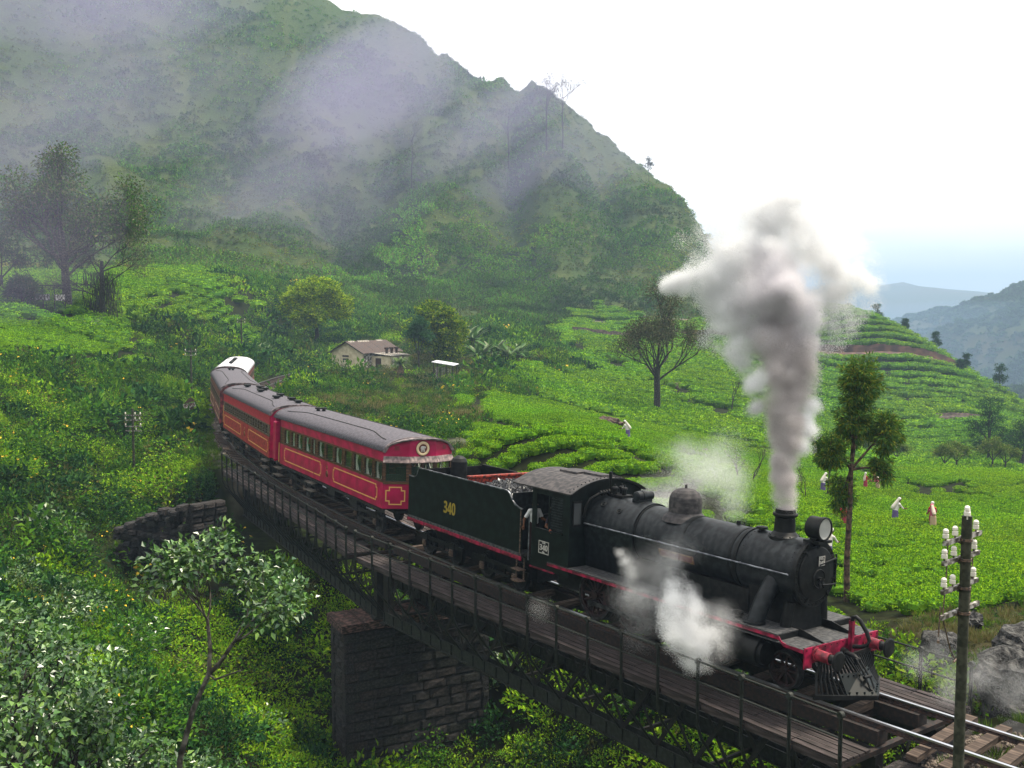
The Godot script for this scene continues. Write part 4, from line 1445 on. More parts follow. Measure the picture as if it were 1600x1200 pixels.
	s.cyl(Vector3(-8.0, 4.0, 0.1), Vector3(-8.0, 4.2, 0.1), 0.05, 8)
	obj("whistle_pipe", s, M.engine_black, e)
	make_cab(e)

func make_cab(e: Node3D) -> void:
	var s: Shape
	var cab := Node3D.new()
	cab.name = "cab"
	e.add_child(cab)
	for z in [1, -1]:
		s = Shape.new()
		var z0 := minf(1.385 * z, 1.415 * z)
		var z1 := maxf(1.385 * z, 1.415 * z)
		s.box(-10.0, -8.25, 1.15, 2.36, z0, z1)
		s.box(-10.0, -9.78, 2.36, 3.40, z0, z1)
		s.box(-8.55, -8.25, 2.36, 3.40, z0, z1)
		s.box(-10.0, -8.25, 3.40, 3.60, z0, z1)
		s.box(-9.80, -8.53, 2.33, 2.37, 1.38 * z, 1.45 * z)
		s.box(-9.22, -9.16, 2.36, 3.40, z0, z1)
		obj("side_sheet", s, M.engine_paint, cab)
		s = Shape.new()
		s.box(-9.16, -8.56, 2.38, 3.39, minf(1.36 * z, 1.38 * z), maxf(1.36 * z, 1.38 * z))
		for i in 12:
			s.box(-9.12, -8.60, 2.42 + i * 0.08, 2.46 + i * 0.08, minf(1.38 * z, 1.395 * z), maxf(1.38 * z, 1.395 * z))
		obj("shutter", s, M.boiler_paint, cab)
		s = Shape.new()
		s.cyl(Vector3(-10.1, 1.3, 1.43 * z), Vector3(-10.1, 2.7, 1.43 * z), 0.02, 8)
		obj("grab_rail", s, M.worn_metal, cab)
		s = Shape.new()
		s.box(-10.02, -8.9, 1.12, 1.17, minf(1.36 * z, 1.43 * z), maxf(1.36 * z, 1.43 * z))
		obj("valance", s, M.valance_red, cab)
	# roof: a low arch with raised sliding hatches
	var o := []
	for i in 17:
		var a := lerpf(-1.475, 1.475, i / 16.0)
		o.append(Vector2(a, 3.59 + 0.385 * (1.0 - pow(absf(a) / 1.475, 2.2))))
	for i in 17:
		var a := lerpf(1.475, -1.475, i / 16.0)
		o.append(Vector2(a * 0.99, 3.545 + 0.385 * (1.0 - pow(absf(a) / 1.475, 2.2))))
	s = Shape.new()
	s.prism(o, -10.93, -8.15)
	var roof := obj("cab_roof", s, M.sooty_top, cab)
	s = Shape.new()
	for q in [[-10.1, -9.3, -0.55, 0.30], [-9.25, -8.45, -0.80, 0.05]]:
		var k := []
		for i in 6:
			var a := lerpf(q[2], q[3], i / 5.0)
			k.append(Vector2(a, 3.65 + 0.385 * (1.0 - pow(absf(a) / 1.475, 2.2))))
		for i in 6:
			var a := lerpf(q[3], q[2], i / 5.0)
			k.append(Vector2(a, 3.56 + 0.385 * (1.0 - pow(absf(a) / 1.475, 2.2))))
		s.prism(k, q[0], q[1])
	obj("roof_hatch", s, M.sooty_top, roof)
	s = Shape.new()
	var k := []
	for i in 17:
		var a := lerpf(-1.48, 1.48, i / 16.0)
		k.append(Vector2(a, 3.60 + 0.388 * (1.0 - pow(absf(a) / 1.48, 2.2))))
	for i in 17:
		var a := lerpf(1.48, -1.48, i / 16.0)
		k.append(Vector2(a, 3.55 + 0.388 * (1.0 - pow(absf(a) / 1.48, 2.2))))
	s.prism(k, -8.16, -8.11)
	for i in 20:
		var a := -1.4 + i * 0.147
		s.lathe(Vector3(-8.3, 3.585 + 0.385 * (1.0 - pow(absf(a) / 1.475, 2.2)), a), Vector3.UP, [Vector2(0, 0.025), Vector2(0.03, 0.015), Vector2(0.032, 0)], 5)
	obj("roof_lip", s, M.engine_black, roof)
	# front sheet with look-outs
	s = Shape.new()
	k = [Vector2(-1.40, 1.43)]
	for i in 17:
		var a := lerpf(-1.40, 1.40, i / 16.0)
		k.append(Vector2(a, 3.53 + 0.385 * (1.0 - pow(absf(a) / 1.475, 2.2))))
	k.append(Vector2(1.40, 1.43))
	s.prism(k, -8.29, -8.26)
	var fs := obj("front_sheet", s, M.engine_paint, cab)
	for z in [1, -1]:
		s = Shape.new()
		s.box(-8.262, -8.235, 2.62, 3.36, minf(0.96 * z, 1.31 * z), maxf(0.96 * z, 1.31 * z))
		var lo := obj("lookout", s, M.engine_black, fs)
		s = Shape.new()
		s.box(-8.234, -8.228, 2.68, 3.30, minf(1.0 * z, 1.27 * z), maxf(1.0 * z, 1.27 * z))
		lo.name = "lookout" if z > 0 else "lookout_001"
		obj("lookout_glass", s, mat_dark_pane(), fs)  # opaque pane on the solid sheet, coloured as the unlit cab would look
	s = Shape.new()
	s.box(-10.4, -8.3, 1.30, 1.36, -1.38, 1.38)
	s.box(-8.9, -8.3, 1.36, 3.1, -0.7, 0.7)
	s.cyl(Vector3(-8.95, 2.2, 0.0), Vector3(-8.88, 2.2, 0), 0.25, 12)
	obj("backhead", s, M.engine_black, cab)
	s = Shape.new()
	s.box(-9.62, -9.12, 1.62, 2.02, 1.415, 1.425)
	var pl := obj("number_plate", s, M.engine_black, cab)
	frame_lines(pl, "plate_border", Vector3(-9.61, 1.63, 1.427), Vector3(1, 0, 0), 0.48, 0.38, 0.022, M.plate_white)
	lettering(pl, "plate_number", "340", 0.17, Transform3D(NEAR, Vector3(-9.37, 1.81, 1.43)), M.plate_white)
	lettering(pl, "plate_word", "CGR", 0.055, Transform3D(NEAR, Vector3(-9.37, 1.955, 1.43)), M.plate_white)
	lettering(pl, "plate_word", "No.", 0.055, Transform3D(NEAR, Vector3(-9.37, 1.68, 1.43)), M.plate_white)

func mat_dark_pane() -> StandardMaterial3D:
	if not M.has("painted_dark_pane"):
		mat("painted_dark_pane", Color(0.05, 0.056, 0.062), 0.08)  # not see-through: the shade inside the cab is put into this colour
	return M.painted_dark_pane

# a rectangular outline of strips, u along its width, in the plane of u and up
func frame_lines(parent: Node3D, called: String, a: Vector3, u: Vector3, w: float, h: float, t: float, m: Material, notch := 0.0) -> MeshInstance3D:
	var s := Shape.new()
	var n := u.cross(Vector3.UP)
	s.t = Transform3D(Basis(u, Vector3.UP, n), a)
	if notch == 0.0:
		s.box(0, w, 0, t, 0, 0.008)
		s.box(0, w, h - t, h, 0, 0.008)
		s.box(0, t, t, h - t, 0, 0.008)
		s.box(w - t, w, t, h - t, 0, 0.008)
	else:
		var p := [Vector2(notch, 0), Vector2(w - notch, 0), Vector2(w - notch, notch), Vector2(w, notch), Vector2(w, h - notch), Vector2(w - notch, h - notch), Vector2(w - notch, h), Vector2(notch, h), Vector2(notch, h - notch), Vector2(0, h - notch), Vector2(0, notch), Vector2(notch, notch)]
		for i in 12:
			var q: Vector2 = p[i]
			var r: Vector2 = p[(i + 1) % 12]
			s.box(minf(q.x, r.x) - t / 2, maxf(q.x, r.x) + t / 2, minf(q.y, r.y) - t / 2, maxf(q.y, r.y) + t / 2, 0, 0.008 + 0.001 * (i % 2))
	return obj(called, s, m, parent)

func bogie(parent: Node3D, xc: float, m: Material, axle_gap := 1.9) -> void:
	var b := Node3D.new()
	b.name = "bogie" if not parent.has_node("bogie") else "bogie_%03d" % xi(parent, "bogie")
	parent.add_child(b)
	for z in [1, -1]:
		var s := Shape.new()
		var zz: float = 1.02 * z
		s.box(xc - axle_gap * 0.85, xc + axle_gap * 0.85, 0.62, 0.74, zz - 0.03, zz + 0.03)
		s.box(xc - axle_gap * 0.35, xc + axle_gap * 0.35, 0.36, 0.44, zz - 0.04, zz + 0.04)
		for q in [-0.35, -0.18, 0.18, 0.35]:
			s.beam(Vector3(xc + axle_gap * q, 0.40, zz), Vector3(xc + axle_gap * q * 0.9, 0.70, zz), 0.05, 0.05)
		for q in [-0.5, 0.5]:
			s.box(xc + axle_gap * q - 0.14, xc + axle_gap * q + 0.14, 0.32, 0.78, zz - 0.06, zz + 0.06)
			s.beam(Vector3(xc + axle_gap * q - 0.5, 0.66, zz), Vector3(xc + axle_gap * q, 0.86, zz), 0.07, 0.06)
			s.beam(Vector3(xc + axle_gap * q + 0.5, 0.66, zz), Vector3(xc + axle_gap * q, 0.86, zz), 0.07, 0.06)
		obj("bogie_frame", s, m, b)
		for q in [-0.5, 0.5]:
			s = Shape.new()
			s.box(xc + axle_gap * q - 0.10, xc + axle_gap * q + 0.10, 0.36, 0.58, zz + 0.06 * z - 0.05, zz + 0.06 * z + 0.05)
			s.cyl(Vector3(xc + axle_gap * q, 0.47, zz + 0.1 * z), Vector3(xc + axle_gap * q, 0.47, zz + 0.14 * z), 0.07, 10)
			obj("axle_box", s, M.stay_metal, b)
			s = Shape.new()
			s.lathe(Vector3(xc + axle_gap * q, 0.46, 0.78 * z), Vector3(0, 0, z), [Vector2(0, 0.0), Vector2(0, 0.46), Vector2(0.13, 0.45), Vector2(0.13, 0.38), Vector2(0.08, 0.34), Vector2(0.10, 0.1), Vector2(0.10, 0.0)], 22)
			obj("wheel", s, m, b)

func xi(parent: Node, called: String) -> int:
	var k := 1
	while parent.has_node("%s_%03d" % [called, k]):
		k += 1
	return k

func make_tender() -> void:
	var t := thing("tender", "dark green tender with yellow number 340 coupled behind the cab", "tender", vehicle_frame(-10.46, -17.83))
	var l := 7.37
	var s := Shape.new()
	s.box(-l, 0, 1.27, 1.40, -1.38, 1.38)
	obj("footplate", s, M.platform_grey, t)
	s = Shape.new()
	for z in [1, -1]:
		s.box(-l, 0, 1.19, 1.31, minf(1.36 * z, 1.395 * z), maxf(1.36 * z, 1.395 * z))
	obj("valance", s, M.valance_red, t)
	var out := [Vector2(-l, 1.40), Vector2(-0.03, 1.40), Vector2(-0.03, 2.78), Vector2(-0.25, 2.80), Vector2(-0.45, 2.86), Vector2(-0.62, 2.98), Vector2(-0.74, 3.14), Vector2(-0.86, 3.21), Vector2(-1.05, 3.23), Vector2(-6.62, 3.19), Vector2(-6.70, 3.05), Vector2(-6.80, 2.90), Vector2(-6.95, 2.83), Vector2(-l, 2.82)]
	for z in [1, -1]:
		s = Shape.new()
		s.prism_x(out, 1.36 * z, 1.34 * z)
		var sd := obj("side_plate", s, M.engine_paint, t)
		s = Shape.new()
		for i in range(2, out.size() - 1):
			var a: Vector2 = out[i]
			var b: Vector2 = out[i + 1]
			s.beam(Vector3(a.x, a.y, 1.352 * z), Vector3(b.x, b.y, 1.352 * z), 0.05, 0.035)
		obj("beading", s, M.worn_metal if z > 0 else M.engine_black, sd)
		s = Shape.new()
		for y in [2.50, 1.80]:
			for i in 60:
				s.lathe(Vector3(-l + 0.15 + i * 0.12, y - (0.0 if i < 30 else 0.012 * (i - 30)), 1.36 * z), Vector3(0, 0, z), [Vector2(0.007, 0.0), Vector2(0.005, 0.01), Vector2(0, 0.012)], 4)
		obj("rivets", s, M.engine_paint, sd)
	s = Shape.new()
	s.box(-l, -l + 0.03, 1.40, 2.80, -1.34, 1.34)
	obj("end_plate", s, M.engine_paint, t)
	s = Shape.new()
	s.box(-l + 0.03, -3.3, 2.62, 2.66, -1.34, 1.34)
	s.box(-3.3, -0.5, 1.40, 2.45, -1.34, 1.34)
	obj("tank_top", s, M.engine_black, t)
	s = Shape.new()
	s.box(-6.68, -6.64, 2.66, 3.15, -1.34, 1.34)
	obj("rear_plate", s, M.engine_black, t)
	s = Shape.new()
	s.box(-3.34, -3.28, 2.45, 3.30, -1.32, 1.32)
	s.box(-3.42, -3.22, 3.30, 3.35, -1.32, 1.32)
	obj("bulkhead", s, M.tank_red, t)
	s = Shape.new()
	s.box(-0.62, -0.58, 2.40, 3.20, -1.34, 1.34)
	obj("front_plate", s, M.boiler_paint, t)
	s = Shape.new()
	s.lathe(Vector3(-2.75, 2.7, -0.95), Vector3.UP, [Vector2(0, 0.30), Vector2(0.58, 0.20), Vector2(0.6, 0.22), Vector2(0.66, 0.22), Vector2(0.67, 0.0)], 20)
	obj("filler", s, M.tank_brown, t)
	s = Shape.new()
	s.lathe(Vector3(-6.35, 3.10, -0.15), Vector3.UP, [Vector2(-0.5, 0.30), Vector2(0.3, 0.30), Vector2(0.42, 0.24), Vector2(0.5, 0.12), Vector2(0.52, 0.0)], 20)
	obj("tank_vent", s, M.engine_black, t)
	lettering(t, "number", "340", 0.41, Transform3D(Basis.from_scale(Vector3(0.86, 1, 1)), Vector3(-4.40, 2.08, 1.366)), M.number_yellow)
	s = Shape.new()
	s.box(-l + 0.1, -0.1, 0.85, 1.27, 0.5, 0.56)
	s.box(-l + 0.1, -0.1, 0.85, 1.27, -0.56, -0.5)
	s.box(-l + 0.4, -0.4, 0.30, 1.25, -0.45, 0.45)
	obj("frames", s, M.engine_black, t)
	bogie(t, -1.7, M.engine_black)
	bogie(t, -5.6, M.engine_black)
	s = Shape.new()
	s.cyl(Vector3(-0.06, 1.42, 1.40), Vector3(-0.06, 2.78, 1.40), 0.02, 8)
	for y in [0.5, 0.85]:
		s.box(-0.5, -0.05, y, y + 0.03, 1.15, 1.42)
	s.beam(Vector3(-0.48, 0.5, 1.2), Vector3(-0.48, 1.25, 1.2), 0.03, 0.05)
	s.beam(Vector3(-0.08, 0.5, 1.2), Vector3(-0.08, 1.25, 1.2), 0.03, 0.05)
	obj("cab_step", s, M.stay_metal, t)
	# the coal is a load: a thing of its own
	var lump := Shape.new()
	for f in 8:
		var h := [Vector3(1, 0, 0), Vector3(0, 0, 1), Vector3(-1, 0, 0), Vector3(0, 0, -1)]
		var a: Vector3 = h[f % 4] * (0.8 + 0.3 * ((f * 7) % 3) / 2.0)
		var b: Vector3 = h[(f + 1) % 4] * (0.8 + 0.3 * (((f + 1) * 7) % 3) / 2.0)
		var c := Vector3(0.15, 0.8, -0.1) if f < 4 else Vector3(-0.1, -0.7, 0.1)
		lump.flat(a, b, c, a + b + c)
	var places := []
	var tints := PackedColorArray()
	var tf := t.transform
	for i in 1500:
		var x := rnd(-2.95, -0.68)
		var z := rnd(-1.28, 1.28)
		var top := 3.00 + 0.20 * (1.0 - pow(absf(z) / 1.3, 2.0)) - 0.2 * smoothstep(-1.6, -0.6, x) + 0.06 * noise.get_noise_2d(x * 2.0, z * 2.0)
		var q := tf * Vector3(x, top - absf(rng.randfn(0.0, 0.04)), z)
		places.append(Transform3D(Basis.from_euler(Vector3(rnd(0, 6), rnd(0, 6), rnd(0, 6))).scaled(Vector3.ONE * rnd(0.05, 0.12)), q))
		tints.append(Color(1, 1, 1) * rnd(0.5, 1.4))
	var heap := Shape.new()
	for i in 8:
		for j in 8:
			var p := []
			for q in [[0, 0], [1, 0], [1, 1], [0, 1]]:
				var x := lerpf(-3.0, -0.64, (i + q[0]) / 8.0)
				var z := lerpf(-1.32, 1.32, (j + q[1]) / 8.0)
				p.append(tf * Vector3(x, 2.92 + 0.20 * (1.0 - pow(absf(z) / 1.3, 2.0)) - 0.2 * smoothstep(-1.6, -0.6, x), z))
			heap.quad(p[0], p[1], p[2], p[3], Vector3.UP)
	var co := obj("coal_heap", heap, M.coal)
	tag(co, "heap of black coal in the tender behind the cab", "coal", "", "stuff")
	scatter("lumps", lump.done(), M.coal, places, tints, co)

func make_coach(k: int, s0: float, l: float, label: String) -> void:
	var c := thing("railway_carriage", label, "carriage", vehicle_frame(s0, s0 - l), "carriages of the train")
	var s: Shape
	var paint: Material = [M.maroon, M.maroon, M.maroon_worn, M.maroon_brown, M.maroon_brown][k]
	var lower: Material = [M.maroon, M.maroon, M.orange_worn, M.maroon_brown, M.maroon_brown][k]
	var wood: Material = M.window_wood if k == 1 else M.window_grey
	var y0 := 1.28
	var y1 := 2.28
	var y2 := 3.10
	var y3 := 3.50
	if k != 1:
		y1 = 2.36
		y2 = 2.98
	var hw := 1.45
	# window slots, as shares of the body from its rear
	var slots := []
	if k == 1:
		slots = [[0.051, 0.117], [0.133, 0.181], [0.197, 0.264], [0.284, 0.353], [0.363, 0.401], [0.424, 0.493], [0.507, 0.577], [0.590, 0.662], [0.683, 0.750], [0.762, 0.831], [0.850, 0.919], [0.933, 0.996]]
		for q in slots:
			q[0] = -13.09 * (1.0 - q[0])
			q[1] = -13.09 * (1.0 - q[1])
	else:
		var n := 19 if k == 2 else 20
		for i in n:
			var a := -l + 0.75 + (l - 0.95) * i / n
			slots.append([a, a + (l - 0.95) / n * 0.62])
	var back := -l + (1.0 if k == 1 else 0.0)
	for z in [1, -1]:
		var za := minf(hw * z, (hw - 0.05) * z)
		var zb := maxf(hw * z, (hw - 0.05) * z)
		s = Shape.new()
		s.box(back, 0, y0, y1, za, zb)
		obj("lower_panel", s, lower, c)
		s = Shape.new()
		s.box(back, 0, y2, y3, za, zb)
		obj("upper_panel", s, paint, c)
		# sill and head rails, and the posts between the windows
		s = Shape.new()
		s.box(back, 0, y1, y1 + 0.06, za - 0.012, zb + 0.012)
		s.box(back, 0, y2 - 0.05, y2, za - 0.012, zb + 0.012)
		var x := back
		for q in slots:
			if q[0] - x > 0.005:
				s.box(x, q[0], y1 + 0.06, y2 - 0.05, za, zb)
			x = q[1]
		s.box(x, 0, y1 + 0.06, y2 - 0.05, za, zb)
		obj("window_rail", s, wood, c)
		for i in slots.size():
			var q = slots[i]
			var w := Node3D.new()
			w.name = "window" if not c.has_node("window") else "window_%03d" % xi(c, "window")
			c.add_child(w)
			if k < 3 or z > 0:
				s = Shape.new()
				var t := 0.03
				var f0 := minf((hw - 0.02) * z, (hw + 0.018) * z)
				var f1 := maxf((hw - 0.02) * z, (hw + 0.018) * z)
				s.box(q[0], q[0] + t, y1 + 0.06, y2 - 0.05, f0, f1)
				s.box(q[1] - t, q[1], y1 + 0.06, y2 - 0.05, f0, f1)
				s.box(q[0] + t, q[1] - t, y1 + 0.06, y1 + 0.09, f0, f1)
				s.box(q[0] + t, q[1] - t, y2 - 0.08, y2 - 0.05, f0, f1)
				if k > 1:
					s.box(q[0] + t, q[1] - t, y1 + 0.34, y1 + 0.37, f0, f1)
				obj("frame", s, wood, w)
			s = Shape.new()
			s.box(q[0] + 0.02, q[1] - 0.02, y1 + 0.07, y2 - 0.06, (hw - 0.03) * z - 0.002, (hw - 0.03) * z + 0.002)
			obj("pane", s, M.glass, w)
			if k == 1:
				# a pair of drawn-back curtains
				for side in 2:
					if rng.randf() < 0.15:
						continue
					s = Shape.new()
					var e0: float = q[0] + 0.02 if side == 0 else q[1] - 0.02
					var wd: float = (q[1] - q[0]) * rnd(0.30, 0.44) * (1.0 if side == 0 else -1.0)
					var zc: float = (hw - 0.10) * z
					for n in 7:
						for m in 5:
							var p := []
							for d in [[0, 0], [1, 0], [1, 1], [0, 1]]:
								var v: float = (m + d[1]) / 5.0
								var u: float = (n + d[0]) / 7.0
								var nar := 1.0 - 0.62 * sin(PI * clampf(v * 1.1, 0.0, 1.0)) if v > 0.1 else 1.0
								p.append(Vector3(e0 + wd * u * nar, lerpf(y2 - 0.06, y1 + 0.08, v), zc + 0.025 * (n + d[0]) * 0.0 + (0.02 if (n + d[0]) % 2 else -0.02)))
							s.quad(p[0], p[1], p[2], p[3], Vector3(0, 0, z))
					obj("curtain", s, M.curtain, w)
		# rail along the foot of the body, truss rod below
		s = Shape.new()
		s.box(back, 0, 1.12, y0, minf((hw - 0.06) * z, (hw - 0.12) * z), maxf((hw - 0.06) * z, (hw - 0.12) * z))
		s.beam(Vector3(back + 0.3, 1.05, 1.2 * z), Vector3(back + 3.4, 0.62, 1.2 * z), 0.04, 0.04)
		s.beam(Vector3(back + 3.4, 0.62, 1.2 * z), Vector3(-3.4, 0.62, 1.2 * z), 0.04, 0.04)
		s.beam(Vector3(-3.4, 0.62, 1.2 * z), Vector3(-0.4, 1.05, 1.2 * z), 0.04, 0.04)
		for q in [0.3, 0.5, 0.7]:
			s.box(back * q - 0.5, back * q + 0.4, 0.72, 1.12, minf(0.75 * z, 1.1 * z), maxf(0.75 * z, 1.1 * z))
		obj("sole_bar", s, M.underframe, c)
		# gold lining
		var panels := []
		if k == 1:
			panels = [[-12.4, -7.05], [-5.48, -0.55]]
		else:
			panels = [[-l + 0.4, -l * 0.56], [-l * 0.40, -0.35]]
		if k < 4:
			for q in panels:
				var u := Vector3(z, 0, 0)
				frame_lines(c, "lining", Vector3(q[0] if z > 0 else q[1], 1.52, hw * z), u, q[1] - q[0], 0.60, 0.042, M.gold if k < 3 else M.cream_ring, 0.11)
		if k <= 2 and z > 0:
			# the crest between the panels
			s = Shape.new()
			var xc := -6.28 if k == 1 else -l * 0.48
			s.lathe(Vector3(xc, 1.72, hw * z), Vector3(0, 0, z), [Vector2(0.0, 0.0), Vector2(0, 0.15), Vector2(0.012, 0.14), Vector2(0.015, 0.0)], 18)
			s.lathe(Vector3(xc, 1.97, hw * z), Vector3(0, 0, z), [Vector2(0, 0.0), Vector2(0, 0.07), Vector2(0.012, 0.06), Vector2(0.014, 0.0)], 10)
			s.box(xc - 0.12, xc + 0.12, 2.05, 2.09, hw * z, hw * z + 0.012)
			var cr := obj("crest", s, M.brass, c)
			s = Shape.new()
			s.lathe(Vector3(xc, 1.72, hw * z + 0.012), Vector3(0, 0, z), [Vector2(0.0, 0.0), Vector2(0, 0.09), Vector2(0.012, 0.08), Vector2(0.014, 0.0)], 14)
			obj("crest_centre", s, M.crest_brown, cr)
		# door gaps and handles
		s = Shape.new()
		for x2 in ([-8.0] if k == 1 else [-l * 0.42]):
			s.box(x2 - 0.02, x2 + 0.02, y0, y1, hw * z - 0.012, hw * z + 0.014)
		obj("door_bead", s, paint, c)
		# hanging steps
		for x2 in ([-13.5, -8.6] if k == 1 else [-l + 0.7, -1.2]):
			s = Shape.new()
			for y in [0.62, 0.98]:
				s.box(x2 - 0.5, x2 + 0.5, y, y + 0.045, minf(1.22 * z, 1.52 * z), maxf(1.22 * z, 1.52 * z))
			var st := obj("step", s, M.step_wood, c)
			s = Shape.new()
			for d in [-0.42, 0.42]:
				s.box(x2 + d - 0.02, x2 + d + 0.02, 0.60, 1.2, minf(1.22 * z, 1.26 * z), maxf(1.22 * z, 1.26 * z))
			obj("step_hanger", s, M.underframe, st)
	# the vestibule at the rear of the saloon, its door folded out
	if k == 1:
		s = Shape.new()
		for z in [1.0, -1.0]:
			s.box(-l, -l + 0.12, y0, y3, minf(1.2 * z, 1.43 * z), maxf(1.2 * z, 1.43 * z))
			s.bar(-l + 0.28, -l + 0.72, 1.40, 3.32, minf(1.40 * z, 1.60 * z), maxf(1.40 * z, 1.60 * z), 0.05)
		obj("vestibule_door", s, M.maroon, c)
		s = Shape.new()
		s.cyl(Vector3(-l + 0.03, 1.35, 1.47), Vector3(-l + 0.03, 2.3, 1.47), 0.022, 6)
		s.cyl(Vector3(-l + 0.9, 1.35, 1.47), Vector3(-l + 0.9, 2.3, 1.47), 0.022, 6)
		obj("grab_rail", s, M.gold, c)
	# floor, inner walls, seats
	s = Shape.new()
	s.box(-l, -0.02, y0 - 0.06, y0 + 0.02, -hw + 0.06, hw - 0.06)
	obj("floor", s, M.coach_inside, c)
	s = Shape.new()
	for i in int(l / 1.7):
		var x := -1.0 - i * 1.7
		for z in [0.8, -0.8]:
			s.box(x - 0.10, x + 0.02, y0, 2.42, z - 0.5, z + 0.5)
			s.box(x - 0.55, x - 0.1, y0, 1.75, z - 0.5, z + 0.5)
	obj("seats", s, M.seat_green, c)
	s = Shape.new()
	for x in [-3.6, -l * 0.55, -l + 1.3]:
		s.box(x - 0.02, x + 0.02, y0, 3.5, -hw + 0.06, -0.35)
		s.box(x - 0.02, x + 0.02, y0, 3.5, 0.35, hw - 0.06)
	obj("partition", s, M.window_wood, c)
	# roof
	var roof_mat: Material = M.coach_roof if k < 4 else M.white_roof
	var o := []
	var rise := 0.53 if k < 4 else 0.62
	for i in 21:
		var a := -1.0 + i / 10.0
		o.append(Vector2(a * 1.50, y3 - 0.03 + rise * pow(maxf(0.0, 1.0 - pow(absf(a), 2.6)), 0.62)))
	for i in 21:
		var a := 1.0 - i / 10.0
		o.append(Vector2(a * 1.44, y3 - 0.06 + (rise - 0.03) * pow(maxf(0.0, 1.0 - pow(absf(a), 2.6)), 0.62)))
	s = Shape.new()
	s.prism(o, -l - 0.05, 0.06, true)
	var roof := obj("roof", s, roof_mat, c)
	# edging strips at both ends and a rain strip curving along each side
	s = Shape.new()
	for q in [[-l - 0.08, -l + 0.0], [0.02, 0.09]]:
		var e := []
		for i in 21:
			var v: Vector2 = o[i]
			e.append(Vector2(v.x * 1.012, v.y + 0.018))
		for i in 21:
			var v: Vector2 = o[21 + i]
			e.append(Vector2(v.x * 0.985, v.y - 0.015))
		s.prism(e, q[0], q[1], true)
	obj("roof_edge", s, M.roof_edge, roof)
	var roof_at := func(z: float) -> float: return y3 - 0.03 + rise * pow(maxf(0.0, 1.0 - pow(absf(z) / 1.5, 2.6)), 0.62)
	s = Shape.new()
	for z in [1.0, -1.0]:
		var p := []
		for i in 25:
			var u := i / 24.0
			var zz: float = z * lerpf(0.72, 1.08, smoothstep(0.30, 0.5, absf(u - 0.5)))
			p.append(Vector3(lerpf(-l + 0.9, -0.7, u), (roof_at.call(zz) as float) + 0.012, zz))
		s.tube(p, 0.02, 0.02, 5)
	obj("rain_strip", s, M.tar, roof)
	if k == 1 or k == 3:
		for q in [[-l + 2.6, 0.1], [-l + 2.7, -0.15]]:
			s = Shape.new()
			s.lathe(Vector3(q[0], y3 + rise - 0.06, q[1]), Vector3.UP, [Vector2(0, 0.10), Vector2(0.12, 0.08), Vector2(0.13, 0.17), Vector2(0.2, 0.15), Vector2(0.22, 0.0)], 12)
			obj("ventilator", s, M.engine_black, roof)
	if k == 2 or k == 4:
		for q in [[0.12, 0.30], [0.2, -0.25], [0.30, -0.30], [0.40, 0.25], [0.62, -0.25], [0.72, 0.28], [0.80, -0.3], [0.92, -0.26]] if k == 2 else [[0.30, 0.1], [0.38, 0.1], [0.46, 0.1], [0.60, 0.1], [0.68, 0.1], [0.76, 0.1]]:
			s = Shape.new()
			var x: float = -l * (1.0 - q[0])
			var y := y3 + rise - 0.07
			s.box(x - 0.28, x + 0.28, y + 0.10, y + 0.20, q[1] - 0.17, q[1] + 0.17)
			s.box(x - 0.2, x + 0.2, y - 0.02, y + 0.10, q[1] - 0.1, q[1] + 0.1)
			obj("ventilator", s, M.engine_black, roof)
	if k == 1:
		coach_bow(c, y0, y1, y2, y3, hw, rise, wood)
	else:
		coach_end(c, 0.0, y0, y3, hw, rise, 1.0, paint if k > 2 else M.maroon)
	coach_end(c, -l, y0, y3, hw, rise, -1.0, paint)
	bogie(c, -2.6, M.underframe, 2.1)
	bogie(c, -l + 2.8, M.underframe, 2.1)
	s = Shape.new()
	s.box(-l - 0.35, 0.1, 1.05, 1.16, -0.9, 0.9)
	for z in [0.95, -0.95]:
		s.cyl(Vector3(-l - 0.5, 1.08, z), Vector3(-l, 1.08, z), 0.09, 10)
		s.cyl(Vector3(-l - 0.5, 1.08, z), Vector3(-l - 0.46, 1.08, z), 0.2, 14)
	obj("underframe", s, M.underframe, c)

func coach_end(c: Node3D, x: float, y0: float, y3: float, hw: float, rise: float, out: float, m: Material) -> void:
	var o := [Vector2(-hw + 0.01, y0)]
	for i in 17:
		var a := -0.97 + i * 0.97 / 8.0
		o.append(Vector2(a * hw, y3 - 0.07 + (rise - 0.02) * pow(maxf(0.0, 1.0 - pow(absf(a), 2.6)), 0.62)))
	o.append(Vector2(hw - 0.01, y0))
	var s := Shape.new()
	s.prism(o, x - 0.05 * out, x - 0.01 * out)
	var e := obj("end_wall", s, m, c)
	s = Shape.new()
	s.box(minf(x, x + 0.32 * out), maxf(x, x + 0.32 * out), y0 + 0.02, 3.2, -0.48, -0.38)
	s.box(minf(x, x + 0.32 * out), maxf(x, x + 0.32 * out), y0 + 0.02, 3.2, 0.38, 0.48)
	s.box(minf(x, x + 0.32 * out), maxf(x, x + 0.32 * out), 3.2, 3.3, -0.48, 0.48)
	obj("gangway", s, M.engine_black, e)
	s = Shape.new()
	for z in [1.2, -1.2]:
		s.cyl(Vector3(x + 0.06 * out, 1.4, z), Vector3(x + 0.06 * out, 2.5, z), 0.022, 6)
	obj("grab_rail", s, M.gold, e)

